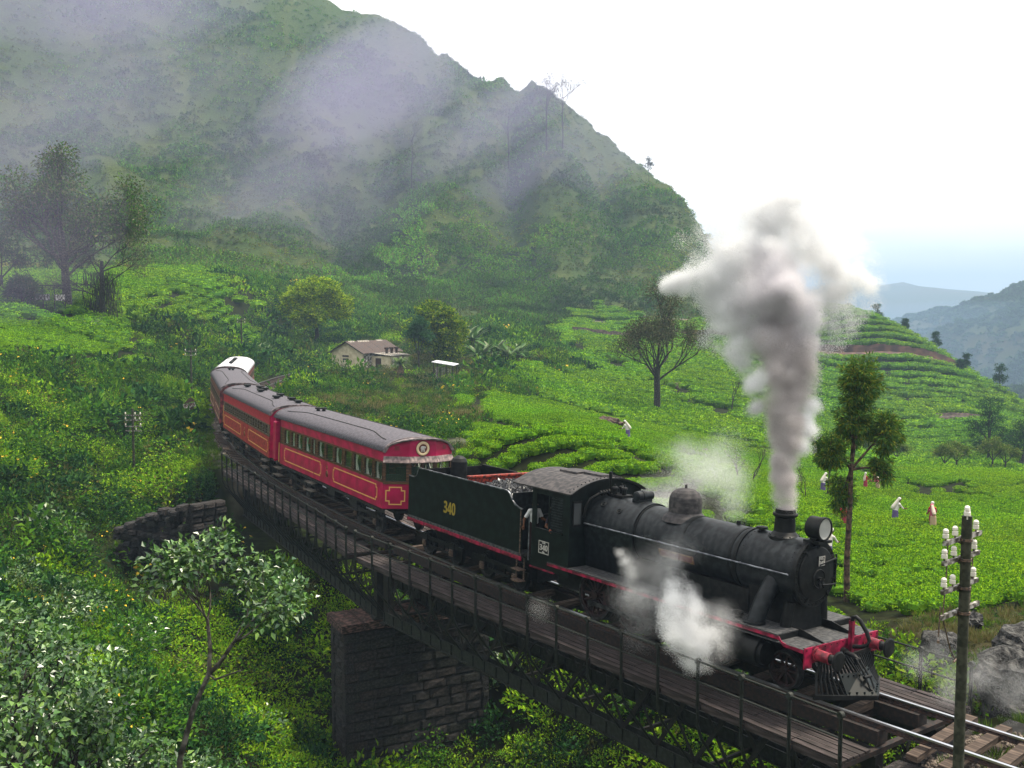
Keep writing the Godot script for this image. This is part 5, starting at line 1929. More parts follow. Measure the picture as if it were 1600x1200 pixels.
# the glazed bow end of the saloon: three facets, an awning, a round emblem
func coach_bow(c: Node3D, y0: float, y1: float, y2: float, y3: float, hw: float, rise: float, wood: Material) -> void:
	var e := Node3D.new()
	e.name = "bow_end"
	c.add_child(e)
	var plan := [Vector2(0.0, hw), Vector2(0.40, 0.56), Vector2(0.40, -0.56), Vector2(0.0, -hw)]
	for i in 3:
		var a := Vector3(plan[i].x, 0, plan[i].y)
		var b := Vector3(plan[i + 1].x, 0, plan[i + 1].y)
		var u := (b - a).normalized()
		var n := u.cross(Vector3.UP)
		var w := a.distance_to(b)
		var f := Transform3D(Basis(u, Vector3.UP, n), a)
		var s := Shape.new()
		s.t = f
		s.box(0, w, y0, y1 - 0.04, -0.05, 0)
		obj("lower_panel", s, M.maroon, e)
		frame_lines(e, "lining", a + u * 0.13 + Vector3.UP * (y0 + 0.17) + n * 0.001, u, w - 0.26, 0.66, 0.042, M.gold, 0.13)
		s = Shape.new()
		s.t = f
		s.box(0, w, y1 - 0.04, y1 + 0.06, -0.05, 0.03)
		s.box(0, w, y2 - 0.05, y2 + 0.02, -0.05, 0.02)
		s.box(0, 0.10, y1 + 0.06, y2 - 0.05, -0.05, 0.012)
		s.box(w - 0.10, w, y1 + 0.06, y2 - 0.05, -0.05, 0.012)
		if i == 1:
			s.box(w / 2 - 0.06, w / 2 + 0.06, y1 + 0.06, y2 - 0.05, -0.05, 0.012)
		obj("window_frame", s, wood, e)
		s = Shape.new()
		s.t = f
		s.box(0.10, w - 0.10, y1 + 0.06, y2 - 0.05, -0.035, -0.03)
		obj("pane", s, M.glass, e)
		# awning
		s = Shape.new()
		s.t = f
		s.hexa([Vector3(-0.02, y2 - 0.02, 0.16), Vector3(w + 0.02, y2 - 0.02, 0.16), Vector3(w + 0.02, y2 - 0.05, 0.15), Vector3(-0.02, y2 - 0.05, 0.15), Vector3(0, y2 + 0.20, 0.0), Vector3(w, y2 + 0.20, 0.0), Vector3(w, y2 + 0.17, -0.02), Vector3(0, y2 + 0.17, -0.02)])
		obj("awning", s, M.awning, e)
		# the face above
		s = Shape.new()
		s.t = f
		var up := []
		var za: float = plan[i].y
		var zb: float = plan[i + 1].y
		for j in 9:
			var z := lerpf(za, zb, j / 8.0)
			up.append(y3 - 0.08 + (rise - 0.02) * pow(maxf(0.0, 1.0 - pow(absf(z) / 1.46, 2.6)), 0.62))
		for j in 8:
			var x0 := w * j / 8.0
			var x1 := w * (j + 1) / 8.0
			s.hexa([Vector3(x0, y2 + 0.02, -0.05), Vector3(x1, y2 + 0.02, -0.05), Vector3(x1, y2 + 0.02, 0), Vector3(x0, y2 + 0.02, 0), Vector3(x0, up[j], -0.05), Vector3(x1, up[j + 1], -0.05), Vector3(x1, up[j + 1], 0), Vector3(x0, up[j], 0)])
		obj("upper_panel", s, M.maroon, e)
		if i != 1:
			s = Shape.new()
			s.t = f
			for q in 5:
				s.box(w * 0.42, w * 0.62, y2 + 0.44 + q * 0.035, y2 + 0.455 + q * 0.035, 0, 0.012)
			obj("vent_slats", s, M.crest_brown, e)
	# roof carried out over the bow
	var o := []
	for i in 21:
		var a := -1.0 + i / 10.0
		o.append(Vector2(a * 1.50, y3 - 0.03 + rise * pow(maxf(0.0, 1.0 - pow(absf(a), 2.6)), 0.62)))
	for i in 21:
		var a := 1.0 - i / 10.0
		o.append(Vector2(a * 1.44, y3 - 0.06 + (rise - 0.03) * pow(maxf(0.0, 1.0 - pow(absf(a), 2.6)), 0.62)))
	var s := Shape.new()
	for i in 20:
		var p := []
		for q in [o[i], o[i + 1]]:
			var reach := 0.09 + 0.42 * smoothstep(1.48, 0.60, absf(q.x))
			p.append([Vector3(0.088, q.y, q.x), Vector3(reach, q.y, q.x), Vector3(reach, q.y - 0.05, q.x * 0.98), Vector3(0.088, q.y - 0.05, q.x * 0.98)])
		s.hexa([p[0][3], p[1][3], p[1][2], p[0][2], p[0][0], p[1][0], p[1][1], p[0][1]])
	obj("bow_roof", s, M.roof_edge, e)
	var ec := Vector3(0.405, 3.60, 0)
	var em := Shape.new()
	em.lathe(ec, Vector3.RIGHT, [Vector2(0, 0.17), Vector2(0.02, 0.18), Vector2(0.03, 0.235), Vector2(0.02, 0.27), Vector2(0, 0.28)], 28)
	obj("emblem_ring", em, M.cream_ring, e)
	em = Shape.new()
	em.lathe(ec, Vector3.RIGHT, [Vector2(0, 0.28), Vector2(0.012, 0.29), Vector2(0, 0.30)], 28)
	em.lathe(ec, Vector3.RIGHT, [Vector2(0.012, 0.175), Vector2(0.014, 0.0)], 28)
	obj("emblem_disc", em, M.crest_brown, e)
	em = Shape.new()
	em.lathe(ec + Vector3(0.012, 0.02, 0.02), Vector3.RIGHT, [Vector2(0, 0.085), Vector2(0.015, 0.06), Vector2(0.018, 0)], 12)
	em.lathe(ec + Vector3(0.012, 0.04, -0.07), Vector3.RIGHT, [Vector2(0, 0.05), Vector2(0.015, 0.03), Vector2(0.018, 0)], 10)
	for z in [0.07, 0.03, -0.03, -0.06]:
		em.box(ec.x + 0.012, ec.x + 0.024, ec.y - 0.12, ec.y - 0.02, z - 0.012, z + 0.012)
	obj("emblem_figure", em, M.plate_white, e)
# ------------------------------------------------------------------ plants
const TEA := [Color(0.190, 0.380, 0.010), Color(0.270, 0.450, 0.014), Color(0.110, 0.250, 0.012), Color(0.060, 0.150, 0.014)]
const SCRUB := [Color(0.042, 0.125, 0.014), Color(0.066, 0.170, 0.014), Color(0.022, 0.075, 0.016), Color(0.100, 0.205, 0.018)]
const DARK := [Color(0.018, 0.060, 0.018), Color(0.028, 0.085, 0.022), Color(0.012, 0.042, 0.014), Color(0.040, 0.100, 0.020)]
const BRIGHT := [Color(0.130, 0.290, 0.010), Color(0.180, 0.340, 0.013), Color(0.075, 0.195, 0.010), Color(0.220, 0.330, 0.018)]
const OLIVE := [Color(0.055, 0.085, 0.022), Color(0.080, 0.105, 0.025), Color(0.035, 0.060, 0.018), Color(0.110, 0.110, 0.030)]
const GREYED := [Color(0.090, 0.115, 0.055), Color(0.125, 0.140, 0.065), Color(0.060, 0.080, 0.040), Color(0.15, 0.15, 0.08)]
const BROAD := [Color(0.066, 0.155, 0.026), Color(0.044, 0.110, 0.028), Color(0.110, 0.205, 0.034), Color(0.026, 0.070, 0.022)]
const YELLOW := Color(0.72, 0.50, 0.05)

func pick(p: Array) -> Color:
	var c: Color = p[rng.randi() % p.size()]
	var k := rnd(0.78, 1.25)
	return Color(c.r * k * rnd(0.9, 1.12), c.g * k, c.b * k)

# leaves through a dome of radius r and height h; with a few twigs
func clump(n: int, r: float, h: float, ll: float, lw: float, pal: Array, hollow := 0.35, flowers := 0.0) -> ArrayMesh:
	var s := Shape.new()
	for i in n:
		var d := rnd_dir()
		d.y = absf(d.y)
		var k := pow(rng.randf(), hollow)
		var bump := 0.8 + 0.35 * noise.get_noise_3d(d.x * 2.3 + n, d.y * 2.3, d.z * 2.3)
		var p := Vector3(d.x * r, d.y * h, d.z * r) * k * bump
		var dir := (d * 0.7 + rnd_dir() * 0.8 + Vector3(0, 0.15, 0)).normalized()
		var side := dir.cross(rnd_dir() * 0.6 + Vector3.UP)
		side = side.normalized()
		s.tint = pick(pal)
		if flowers > 0.0 and k > 0.8 and rng.randf() < flowers:
			s.tint = YELLOW * rnd(0.8, 1.2)
			s.leaf(p * 1.06, dir, side, ll * 0.75, ll * 0.75, 0.2)
		else:
			s.leaf(p, dir, side, ll * rnd(0.7, 1.2), lw * rnd(0.8, 1.15))
	return s.done(true)

# a plucked tea bush: a close, flat-topped dome of leaves over a leafy body
func tea_bush(n: int, ll: float) -> ArrayMesh:
	var s := Shape.new()
	var k := 9
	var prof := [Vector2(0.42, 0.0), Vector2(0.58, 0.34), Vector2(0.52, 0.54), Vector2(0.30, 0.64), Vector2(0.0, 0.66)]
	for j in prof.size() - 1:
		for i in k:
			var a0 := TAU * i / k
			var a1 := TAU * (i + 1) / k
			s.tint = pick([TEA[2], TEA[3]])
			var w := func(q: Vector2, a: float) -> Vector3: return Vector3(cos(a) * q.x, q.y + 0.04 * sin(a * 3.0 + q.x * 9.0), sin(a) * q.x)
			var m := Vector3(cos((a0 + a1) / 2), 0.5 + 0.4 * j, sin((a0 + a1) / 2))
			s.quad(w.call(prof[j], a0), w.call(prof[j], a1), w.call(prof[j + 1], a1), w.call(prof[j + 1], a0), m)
	for i in n:
		var a := rnd(0, TAU)
		var r := sqrt(rng.randf())
		var top := 0.74 - 0.20 * pow(r, 4.0)
		var p := Vector3(cos(a) * r * 0.68, top + rnd(-0.06, 0.07), sin(a) * r * 0.68)
		s.tint = pick(TEA)
		if rng.randf() < 0.34:
			p = Vector3(cos(a) * 0.66, rnd(0.12, 0.60), sin(a) * 0.66)
			s.tint = pick(TEA)
		var dir := (Vector3(p.x, 0.55, p.z) * 0.9 + rnd_dir() * 0.75).normalized()
		var side := dir.cross(rnd_dir() + Vector3.UP).normalized()
		s.leaf(p, dir, side, ll * rnd(0.7, 1.3), ll * 0.5)
	return s.done(true)

func grass_tuft(n: int, h: float, pal: Array) -> ArrayMesh:
	var s := Shape.new()
	for i in n:
		var a := rnd(0, TAU)
		var r := rnd(0, 0.22)
		var p := Vector3(cos(a) * r, 0, sin(a) * r)
		var d := Vector3(cos(a) * rnd(0.1, 0.7), 1, sin(a) * rnd(0.1, 0.7)).normalized()
		s.tint = pick(pal)
		s.leaf(p, d, d.cross(rnd_dir()).normalized(), h * rnd(0.5, 1.2), 0.028, 0.1)
	return s.done(true)

# leaf clusters spread through lobes: each lobe [centre, radii]
func crown(lobes: Array, clusters: int, per: int, cr: float, ll: float, lw: float, pal: Array, droop := 0.0, inner := 0.45) -> ArrayMesh:
	var s := Shape.new()
	var vol := 0.0
	for q in lobes:
		vol += pow(q[1].x * q[1].y * q[1].z, 0.667)
	for q in lobes:
		var n := roundi(clusters * pow(q[1].x * q[1].y * q[1].z, 0.667) / vol)
		for i in n:
			var d := rnd_dir()
			var k := pow(rng.randf(), inner)
			var c: Vector3 = q[0] + d * q[1] * k * (0.85 + 0.3 * noise.get_noise_3dv(d * 1.7 + q[0]))
			var out: Vector3 = (d * q[1]).normalized()
			var tone := rnd(0.75, 1.25)
			for j in per:
				var e := rnd_dir() * cr * pow(rng.randf(), 0.5)
				e.y *= 0.6
				var dir := (out * 0.5 + e / cr * 0.8 + rnd_dir() * 0.6 + Vector3(0, 0.2 - droop, 0)).normalized()
				var side := dir.cross(rnd_dir() * 0.7 + Vector3.UP).normalized()
				var col := pick(pal)
				s.tint = Color(col.r * tone, col.g * tone, col.b * tone)
				s.leaf(c + e, dir, side, ll * rnd(0.7, 1.25), lw * rnd(0.8, 1.2))
	return s.done(true)

# a forking limb; ends collects where the twigs stop
func limb(s: Shape, p: Vector3, dir: Vector3, l: float, r: float, level: int, ends: Array, spread := 0.6, lift := 0.25) -> void:
	var pts := [p]
	var q := p
	var d := dir
	for i in 4:
		d = (d + rnd_dir() * 0.16 + Vector3(0, lift * 0.12, 0)).normalized()
		q += d * l / 4.0
		pts.append(q)
	s.tube(pts, r, r * 0.62, 7 if r > 0.05 else 5)
	if level <= 0:
		ends.append(q)
		return
	var n := 2 + (rng.randi() % 2)
	for i in n:
		var e := (d + (rnd_dir() * Vector3(1, 0.6, 1)).normalized() * spread + Vector3(0, lift, 0)).normalized()
		limb(s, pts[3] if i == 0 else q, e, l * rnd(0.62, 0.85), r * 0.62, level - 1, ends, spread, lift)

func plant_tree(called: String, label: String, base: Vector3, trunk: Shape, bark: Material, leaves: ArrayMesh, leaf_mat: String, group := "", kind := "tree") -> Node3D:
	var o := thing(called, label, kind, Transform3D(Basis.IDENTITY, base), group)
	obj("trunk", trunk, bark, o)
	if leaves:
		put_mesh("crown", leaves, M[leaf_mat], o)
	return o

func lobes_tree(called: String, label: String, base: Vector3, lobes: Array, trunk_r: float, bark: Material, clusters: int, per: int, cr: float, ll: float, lw: float, pal: Array, group := "", droop := 0.0, inner := 0.45, fork := 0.35) -> Node3D:
	var s := Shape.new()
	var top := 0.0
	for q in lobes:
		top = maxf(top, q[0].y)
	var f := Vector3(rnd(-0.1, 0.1), top * fork, rnd(-0.1, 0.1))
	s.tube([Vector3(0, -0.4, 0), f * 0.3 + Vector3(rnd(-0.1, 0.1), 0, 0), f * 0.7, f], trunk_r * 1.25, trunk_r * 0.8, 9)
	for q in lobes:
		var c: Vector3 = q[0]
		var m := f.lerp(c, 0.5) + Vector3(rnd(-0.3, 0.3), 0.1, rnd(-0.3, 0.3)) * trunk_r * 3.0
		s.tube([f - Vector3(0, trunk_r, 0), m, c, c + Vector3(rnd(-0.4, 0.4) * q[1].x, q[1].y * 0.6, rnd(-0.4, 0.4) * q[1].z)], trunk_r * 0.6, trunk_r * 0.1, 6)
		for i in 5:
			var d := rnd_dir()
			s.tube([m.lerp(c, rnd(0.2, 1.0)), c + d * q[1] * 0.5, c + d * q[1] * 0.92], trunk_r * 0.22, trunk_r * 0.05, 5)
	return plant_tree(called, label, base, s, bark, crown(lobes, clusters, per, cr, ll, lw, pal, droop, inner), "leaf", group)

# picture-like measures: metres across and along the valley
func spot(u: float, d: float) -> Vector3:
	return at_valley(u, d)

func L(x: float, y: float, z: float, rx: float, ry: float, rz: float) -> Array:
	return [right(x) + ahead(z) + Vector3(0, y, 0), Vector3(rx, ry, rz)]

func make_trees() -> void:
	# tall feathery tree behind the engine
	lobes_tree("silver_oak", "tall slim tree with drooping dark feathery crown beyond the locomotive front", spot(12.5, 37.2), [L(0.3, 8.2, 0, 0.78, 1.15, 0.78), L(0.15, 6.8, 0.2, 0.86, 1.1, 0.8), L(1.15, 6.3, 0, 0.68, 1.05, 0.7), L(-0.75, 5.6, 0, 0.75, 0.75, 0.7), L(1.1, 5.0, -0.2, 0.5, 0.45, 0.45), L(-0.25, 4.0, 0.3, 0.55, 0.9, 0.5)], 0.10, M.trunk_brown, 460, 30, 0.22, 0.20, 0.05, [Color(0.075, 0.160, 0.030), Color(0.110, 0.200, 0.026), Color(0.19, 0.22, 0.024), Color(0.045, 0.110, 0.028)], "", 0.45, 0.5, 0.62)
	# the big sparse tree in the tea
	var s := Shape.new()
	var ends := []
	s.tube([Vector3(0, -0.6, 0), Vector3(0.05, 2.4, 0), Vector3(0.0, 4.6, 0.05), Vector3(0.1, 6.0, 0.0)], 0.46, 0.34, 10)
	for i in 7:
		var a := TAU * i / 7.0
		limb(s, Vector3(0.05, rnd(3.8, 6.0), 0), Vector3(cos(a) * 0.8, rnd(0.6, 1.3), sin(a) * 0.8).normalized(), rnd(2.6, 3.6), 0.16, 3, ends, 0.75, 0.30)
	limb(s, Vector3(0.1, 5.8, 0), Vector3(0.05, 1, 0), 4.0, 0.2, 3, ends, 0.7, 0.4)
	plant_tree("sparse_tree", "large dark tree with thin brownish crown standing alone in the tea", spot(18.6, 130), s, M.trunk_dark, tips_crown(ends, 80, 1.35, 0.32, 0.15, [Color(0.070, 0.085, 0.040), Color(0.095, 0.095, 0.050), Color(0.050, 0.070, 0.030), Color(0.12, 0.11, 0.055)]), "leaf_dull")
	# round bright tree and its neighbours by the house
	lobes_tree("round_tree", "round yellow-green tree standing left of the cream house", spot(-35.3, 184), [L(0, 8.2, 0, 5.0, 3.4, 5.0), L(-3.4, 6.8, 0, 3.6, 3.0, 3.4), L(3.5, 6.6, 0, 3.4, 3.0, 3.4), L(0.8, 9.6, -1, 3.6, 2.2, 3.2), L(-1, 5.2, -2.5, 4.0, 2.6, 3.0)], 0.35, M.trunk_dark, 700, 32, 0.85, 0.46, 0.30, [Color(0.28, 0.40, 0.012), Color(0.38, 0.47, 0.02), Color(0.18, 0.30, 0.012), Color(0.09, 0.18, 0.014)], "", 0.0, 0.2)
	lobes_tree("bushy_tree", "dense olive-topped tree right behind the cream house", spot(-12.2, 160), [L(0, 7.6, 0, 3.6, 2.6, 3.4), L(2.6, 5.2, -0.5, 3.2, 3.0, 3.0), L(-2.0, 5.0, 0, 2.8, 2.6, 2.6), L(2.0, 2.6, -1.0, 3.4, 2.2, 2.6)], 0.3, M.trunk_dark, 560, 30, 0.7, 0.40, 0.24, [Color(0.20, 0.31, 0.012), Color(0.28, 0.35, 0.016), Color(0.09, 0.19, 0.012), Color(0.04, 0.09, 0.012)], "", 0.0, 0.25)
	lobes_tree("slender_tree", "slender blue-green tree between the house and the olive tree", spot(-13.9, 151), [L(0, 7.0, 0, 1.7, 1.3, 1.6), L(-0.9, 5.8, 0, 1.4, 1.0, 1.3), L(1.0, 5.4, 0, 1.3, 0.9, 1.3)], 0.14, M.trunk_dark, 130, 22, 0.55, 0.36, 0.20, [Color(0.05, 0.13, 0.05), Color(0.07, 0.17, 0.06), Color(0.03, 0.09, 0.035)])
	# far left: the great grey tree and the creeper-hung trunk by it
	s = Shape.new()
	ends = []
	s.tube([Vector3(0, -0.8, 0), Vector3(0.1, 2.0, 0), Vector3(-0.3, 4.5, 0), Vector3(-0.6, 6.5, 0)], 0.62, 0.42, 10)
	for i in 9:
		var a := TAU * i / 9.0
		limb(s, Vector3(-0.3, rnd(3.4, 6.4), 0), Vector3(cos(a) * 0.9, rnd(0.5, 1.4), sin(a) * 0.9).normalized(), rnd(3.6, 5.2), 0.2, 3, ends, 0.75, 0.22)
	limb(s, Vector3(-0.6, 6.4, 0), Vector3(-0.1, 1, 0.1), 5.0, 0.26, 3, ends, 0.7, 0.35)
	plant_tree("grey_tree", "wide greyish tree with pale forked trunk above the white panels", spot(-55.4, 127), s, M.trunk_pale, tips_crown(ends, 100, 1.7, 0.42, 0.22, GREYED + [SCRUB[0], SCRUB[1], OLIVE[1], SCRUB[3]]), "leaf_dull")
	s = Shape.new()
	ends = []
	s.tube([Vector3(0, -0.8, 0), Vector3(0.0, 2.5, 0), Vector3(0.1, 5.0, 0), Vector3(0.2, 7.6, 0)], 0.45, 0.2, 9)
	for i in 7:
		limb(s, Vector3(0.1, rnd(3.0, 7.0), 0), Vector3(rnd(-1, 1), rnd(0.3, 1.0), rnd(-1, 1)).normalized(), 2.6, 0.10, 3, ends, 0.8, 0.1)
	var hang := Shape.new()
	for i in 900:
		var a := rnd(0, TAU)
		var r := rnd(0.5, 2.3)
		hang.tint = pick([Color(0.045, 0.042, 0.034), Color(0.030, 0.040, 0.022), Color(0.06, 0.055, 0.045)])
		hang.leaf(Vector3(cos(a) * r, rnd(1.2, 6.6), sin(a) * r), Vector3(rnd(-0.15, 0.15), -1, rnd(-0.15, 0.15)), Vector3(cos(a), 0, sin(a)), rnd(0.6, 1.4), 0.07, 0.1)
	var ct := plant_tree("creeper_tree", "dark trunk hung with dry creepers right of the white panels", spot(-50.6, 126), s, M.trunk_dark, tips_crown(ends, 20, 0.9, 0.26, 0.12, GREYED), "leaf_dull")
	obj("creepers", hang, M.leaf_dull, ct, true)
	for q in [[-66.0, 132.0, 9.0, "dark leafy tree at the left edge behind the tea"], [-61.0, 140.0, 10.5, "tall dim tree behind the wide greyish tree"], [-72.0, 124.0, 7.0, "low dark tree at the far left edge"], [-58.5, 122.0, 4.2, "small dark tree just left of the white panels"]]:
		var h: float = q[2]
		lobes_tree("shade_tree", q[3], spot(q[0], q[1]), [L(0, h * 0.72, 0, h * 0.36, h * 0.26, h * 0.34), L(-h * 0.22, h * 0.55, 0, h * 0.26, h * 0.22, h * 0.25), L(h * 0.25, h * 0.5, 0, h * 0.25, h * 0.2, h * 0.25)], 0.2, M.trunk_dark, 170, 24, 0.8, 0.34, 0.17, [GREYED[0], SCRUB[2], DARK[1], GREYED[2]], "dim trees at the left edge")
	# light green shade trees at the foot of the tea hill, right
	var k := 0
	for q in [[55.6, 126.0, 4.2, "small pale green shade tree near the right-hand dark tree"], [52.4, 122.0, 3.6, "leaning pale shade tree second from the dark right-hand tree"], [60.5, 127.0, 5.0, "widest pale green shade tree at the right edge of the tea"], [48.8, 128.0, 3.4, "pale shade tree above the stony bare patch"], [45.6, 131.0, 3.0, "smallest pale shade tree left of the row"], [63.6, 130.0, 4.0, "pale shade tree at the picture's right edge"]]:
		var h: float = q[2]
		lobes_tree("tea_shade_tree", q[3], spot(q[0], q[1]), [L(0, h * 0.8, 0, h * 0.34, h * 0.2, h * 0.32), L(-h * 0.25, h * 0.7, 0, h * 0.22, h * 0.15, h * 0.2), L(h * 0.27, h * 0.68, 0, h * 0.24, h * 0.16, h * 0.2)], 0.12, M.trunk_dark, 70, 20, 0.5, 0.26, 0.15, [Color(0.14, 0.20, 0.03), Color(0.10, 0.17, 0.02), Color(0.17, 0.20, 0.05), Color(0.06, 0.12, 0.015)], "pale shade trees in the tea", 0.0, 0.5, 0.5)
		k += 1
	lobes_tree("tiered_tree", "dark tiered tree on the right among pale shade trees", spot(68.5, 145), [L(0, 8.8, 0, 1.9, 1.5, 1.8), L(-1.6, 5.6, 0, 2.6, 1.6, 2.2), L(1.8, 4.6, 0, 2.6, 1.7, 2.2), L(0.2, 6.6, 0, 2.2, 1.4, 2.0), L(-0.6, 3.0, 0, 3.0, 1.5, 2.4)], 0.22, M.trunk_dark, 240, 24, 0.6, 0.28, 0.12, DARK)
	lobes_tree("tiered_tree", "dark bushy tree cut by the right edge of the picture", spot(75.0, 148), [L(0, 5.2, 0, 2.4, 1.8, 2.2), L(-1.0, 3.2, 0, 2.8, 1.8, 2.2)], 0.2, M.trunk_dark, 140, 24, 0.6, 0.28, 0.12, DARK)
	# trees on the skyline of the tea hill and down its far side
	for q in [[104.5, 292.0, 6.6, "two-tiered dark tree alone on the crest of the tea hill"], [111.5, 268.0, 6.0, "dark tree on the slope below the crest tree"], [110.0, 246.0, 4.8, "dark tree half way down the hill's right skyline"], [112.5, 234.0, 6.6, "larger dark tree pair low on the right skyline"], [105.0, 272.0, 4.0, "small pale tree just below the crest tree"], [99.0, 300.0, 3.2, "bush on the crest left of the lone skyline tree"], [104.0, 236.0, 3.2, "small round tree beside the low skyline pair"]]:
		var h: float = q[2]
		lobes_tree("skyline_tree", q[3], spot(q[0], q[1]), [L(0, h * 0.85, 0, h * 0.2, h * 0.16, h * 0.2), L(rnd(-0.4, 0.4), h * 0.5, 0, h * 0.26, h * 0.2, h * 0.24)], 0.16, M.trunk_dark, 60, 18, 0.55, 0.4, 0.2, DARK, "trees along the skyline of the tea hill", 0.0, 0.5, 0.5)
	# bare and thin trees in the tea behind the dome and the smoke
	for q in [[21.6, 69.0, 3.6, "bare leafless shade tree behind the steam dome"], [14.4, 64.0, 2.6, "thin bare tree left of the leafless shade tree"], [15.8, 66.0, 3.0, "forked bare tree in the thin steam"], [18.0, 62.0, 2.4, "short bare tree nearest the steam dome"], [30.4, 140.0, 5.4, "thin grey sapling left of the smoke column"], [31.5, 236.0, 5.0, "thin grey tree beside the earth bank"]]:
		s = Shape.new()
		ends = []
		var h: float = q[2]
		limb(s, Vector3(0, -0.3, 0), Vector3(rnd(-0.1, 0.1), 1, 0).normalized(), h * 0.42, h * 0.022, 3, ends, 0.75, 0.3)
		plant_tree("bare_tree", q[3], spot(q[0], q[1]), s, M.trunk_dark, tips_crown(ends, 5, h * 0.09, 0.16, 0.07, GREYED), "leaf_dull", "thin trees in the tea")
	# gaunt trees high on the mountain
	for q in [[-1.5, 452.0, 31.0, "gaunt tall tree on the ridge, tallest against the white sky"], [14.5, 430.0, 30.0, "gaunt double-stemmed tree right of the tallest ridge tree"], [21.0, 428.0, 27.0, "gaunt tree leaning right on the mountain shoulder"], [-39.0, 400.0, 22.0, "faint bare tree in the mist on the mountain flank"], [60.5, 455.0, 9.0, "small tree on the mountain's right skyline"]]:
		s = Shape.new()
		ends = []
		var h: float = q[2]
		s.tube([Vector3(0, -1, 0), Vector3(rnd(-0.4, 0.4), h * 0.3, 0), Vector3(rnd(-0.8, 0.8), h * 0.6, 0), Vector3(rnd(-1, 1), h * 0.85, 0)], h * 0.014, h * 0.006, 7)
		for i in 7:
			limb(s, Vector3(rnd(-0.4, 0.4), h * rnd(0.4, 0.85), 0), Vector3(rnd(-1, 1), rnd(0.5, 1.4), rnd(-1, 1)).normalized(), h * 0.16, h * 0.005, 2, ends, 0.7, 0.3)
		plant_tree("ridge_tree", q[3], spot(q[0], q[1]), s, M.trunk_dark, tips_crown(ends, 8, h * 0.045, 0.7, 0.35, GREYED), "leaf_dull", "gaunt trees on the mountain")
	make_garden_plants()
	make_foreground_trees()

func tips_crown(ends: Array, per: int, r: float, ll: float, lw: float, pal: Array, gloss := 0.0) -> ArrayMesh:
	var s := Shape.new()
	for c in ends:
		var tone := rnd(0.8, 1.2)
		for j in per:
			var e := rnd_dir() * r * pow(rng.randf(), 0.55)
			var dir := (e / r + rnd_dir() * 0.7).normalized()
			var side := dir.cross(rnd_dir() * 0.6 + Vector3.UP).normalized()
			var col := pick(pal)
			s.tint = Color(col.r * tone, col.g * tone, col.b * tone)
			s.leaf(c + e, dir, side, ll * rnd(0.7, 1.25), lw * rnd(0.8, 1.2))
	return s.done(true)

func sword_plant(n: int, l: float, w: float, pal: Array, arch := 0.5) -> ArrayMesh:
	var s := Shape.new()
	for i in n:
		var a := rnd(0, TAU)
		var up := rnd(0.1, 1.5)
		var out := Vector3(cos(a), 0, sin(a))
		var side := Vector3(-sin(a), 0, cos(a))
		var p := Vector3.ZERO
		var d := (out + Vector3(0, up, 0)).normalized()
		s.tint = pick(pal)
		var ww := w
		for k in 5:
			var q := p + d * l / 5.0
			var w2 := w * [1.0, 1.0, 0.8, 0.5, 0.02][k] as float
			var nn := side.cross(d)
			s.quad(p - side * ww / 2, p + side * ww / 2, q + side * w2 / 2, q - side * w2 / 2, nn if nn.y > 0 else -nn)
			p = q
			ww = w2
			d = (d - Vector3(0, arch * 0.42, 0)).normalized()
	return s.done(true)

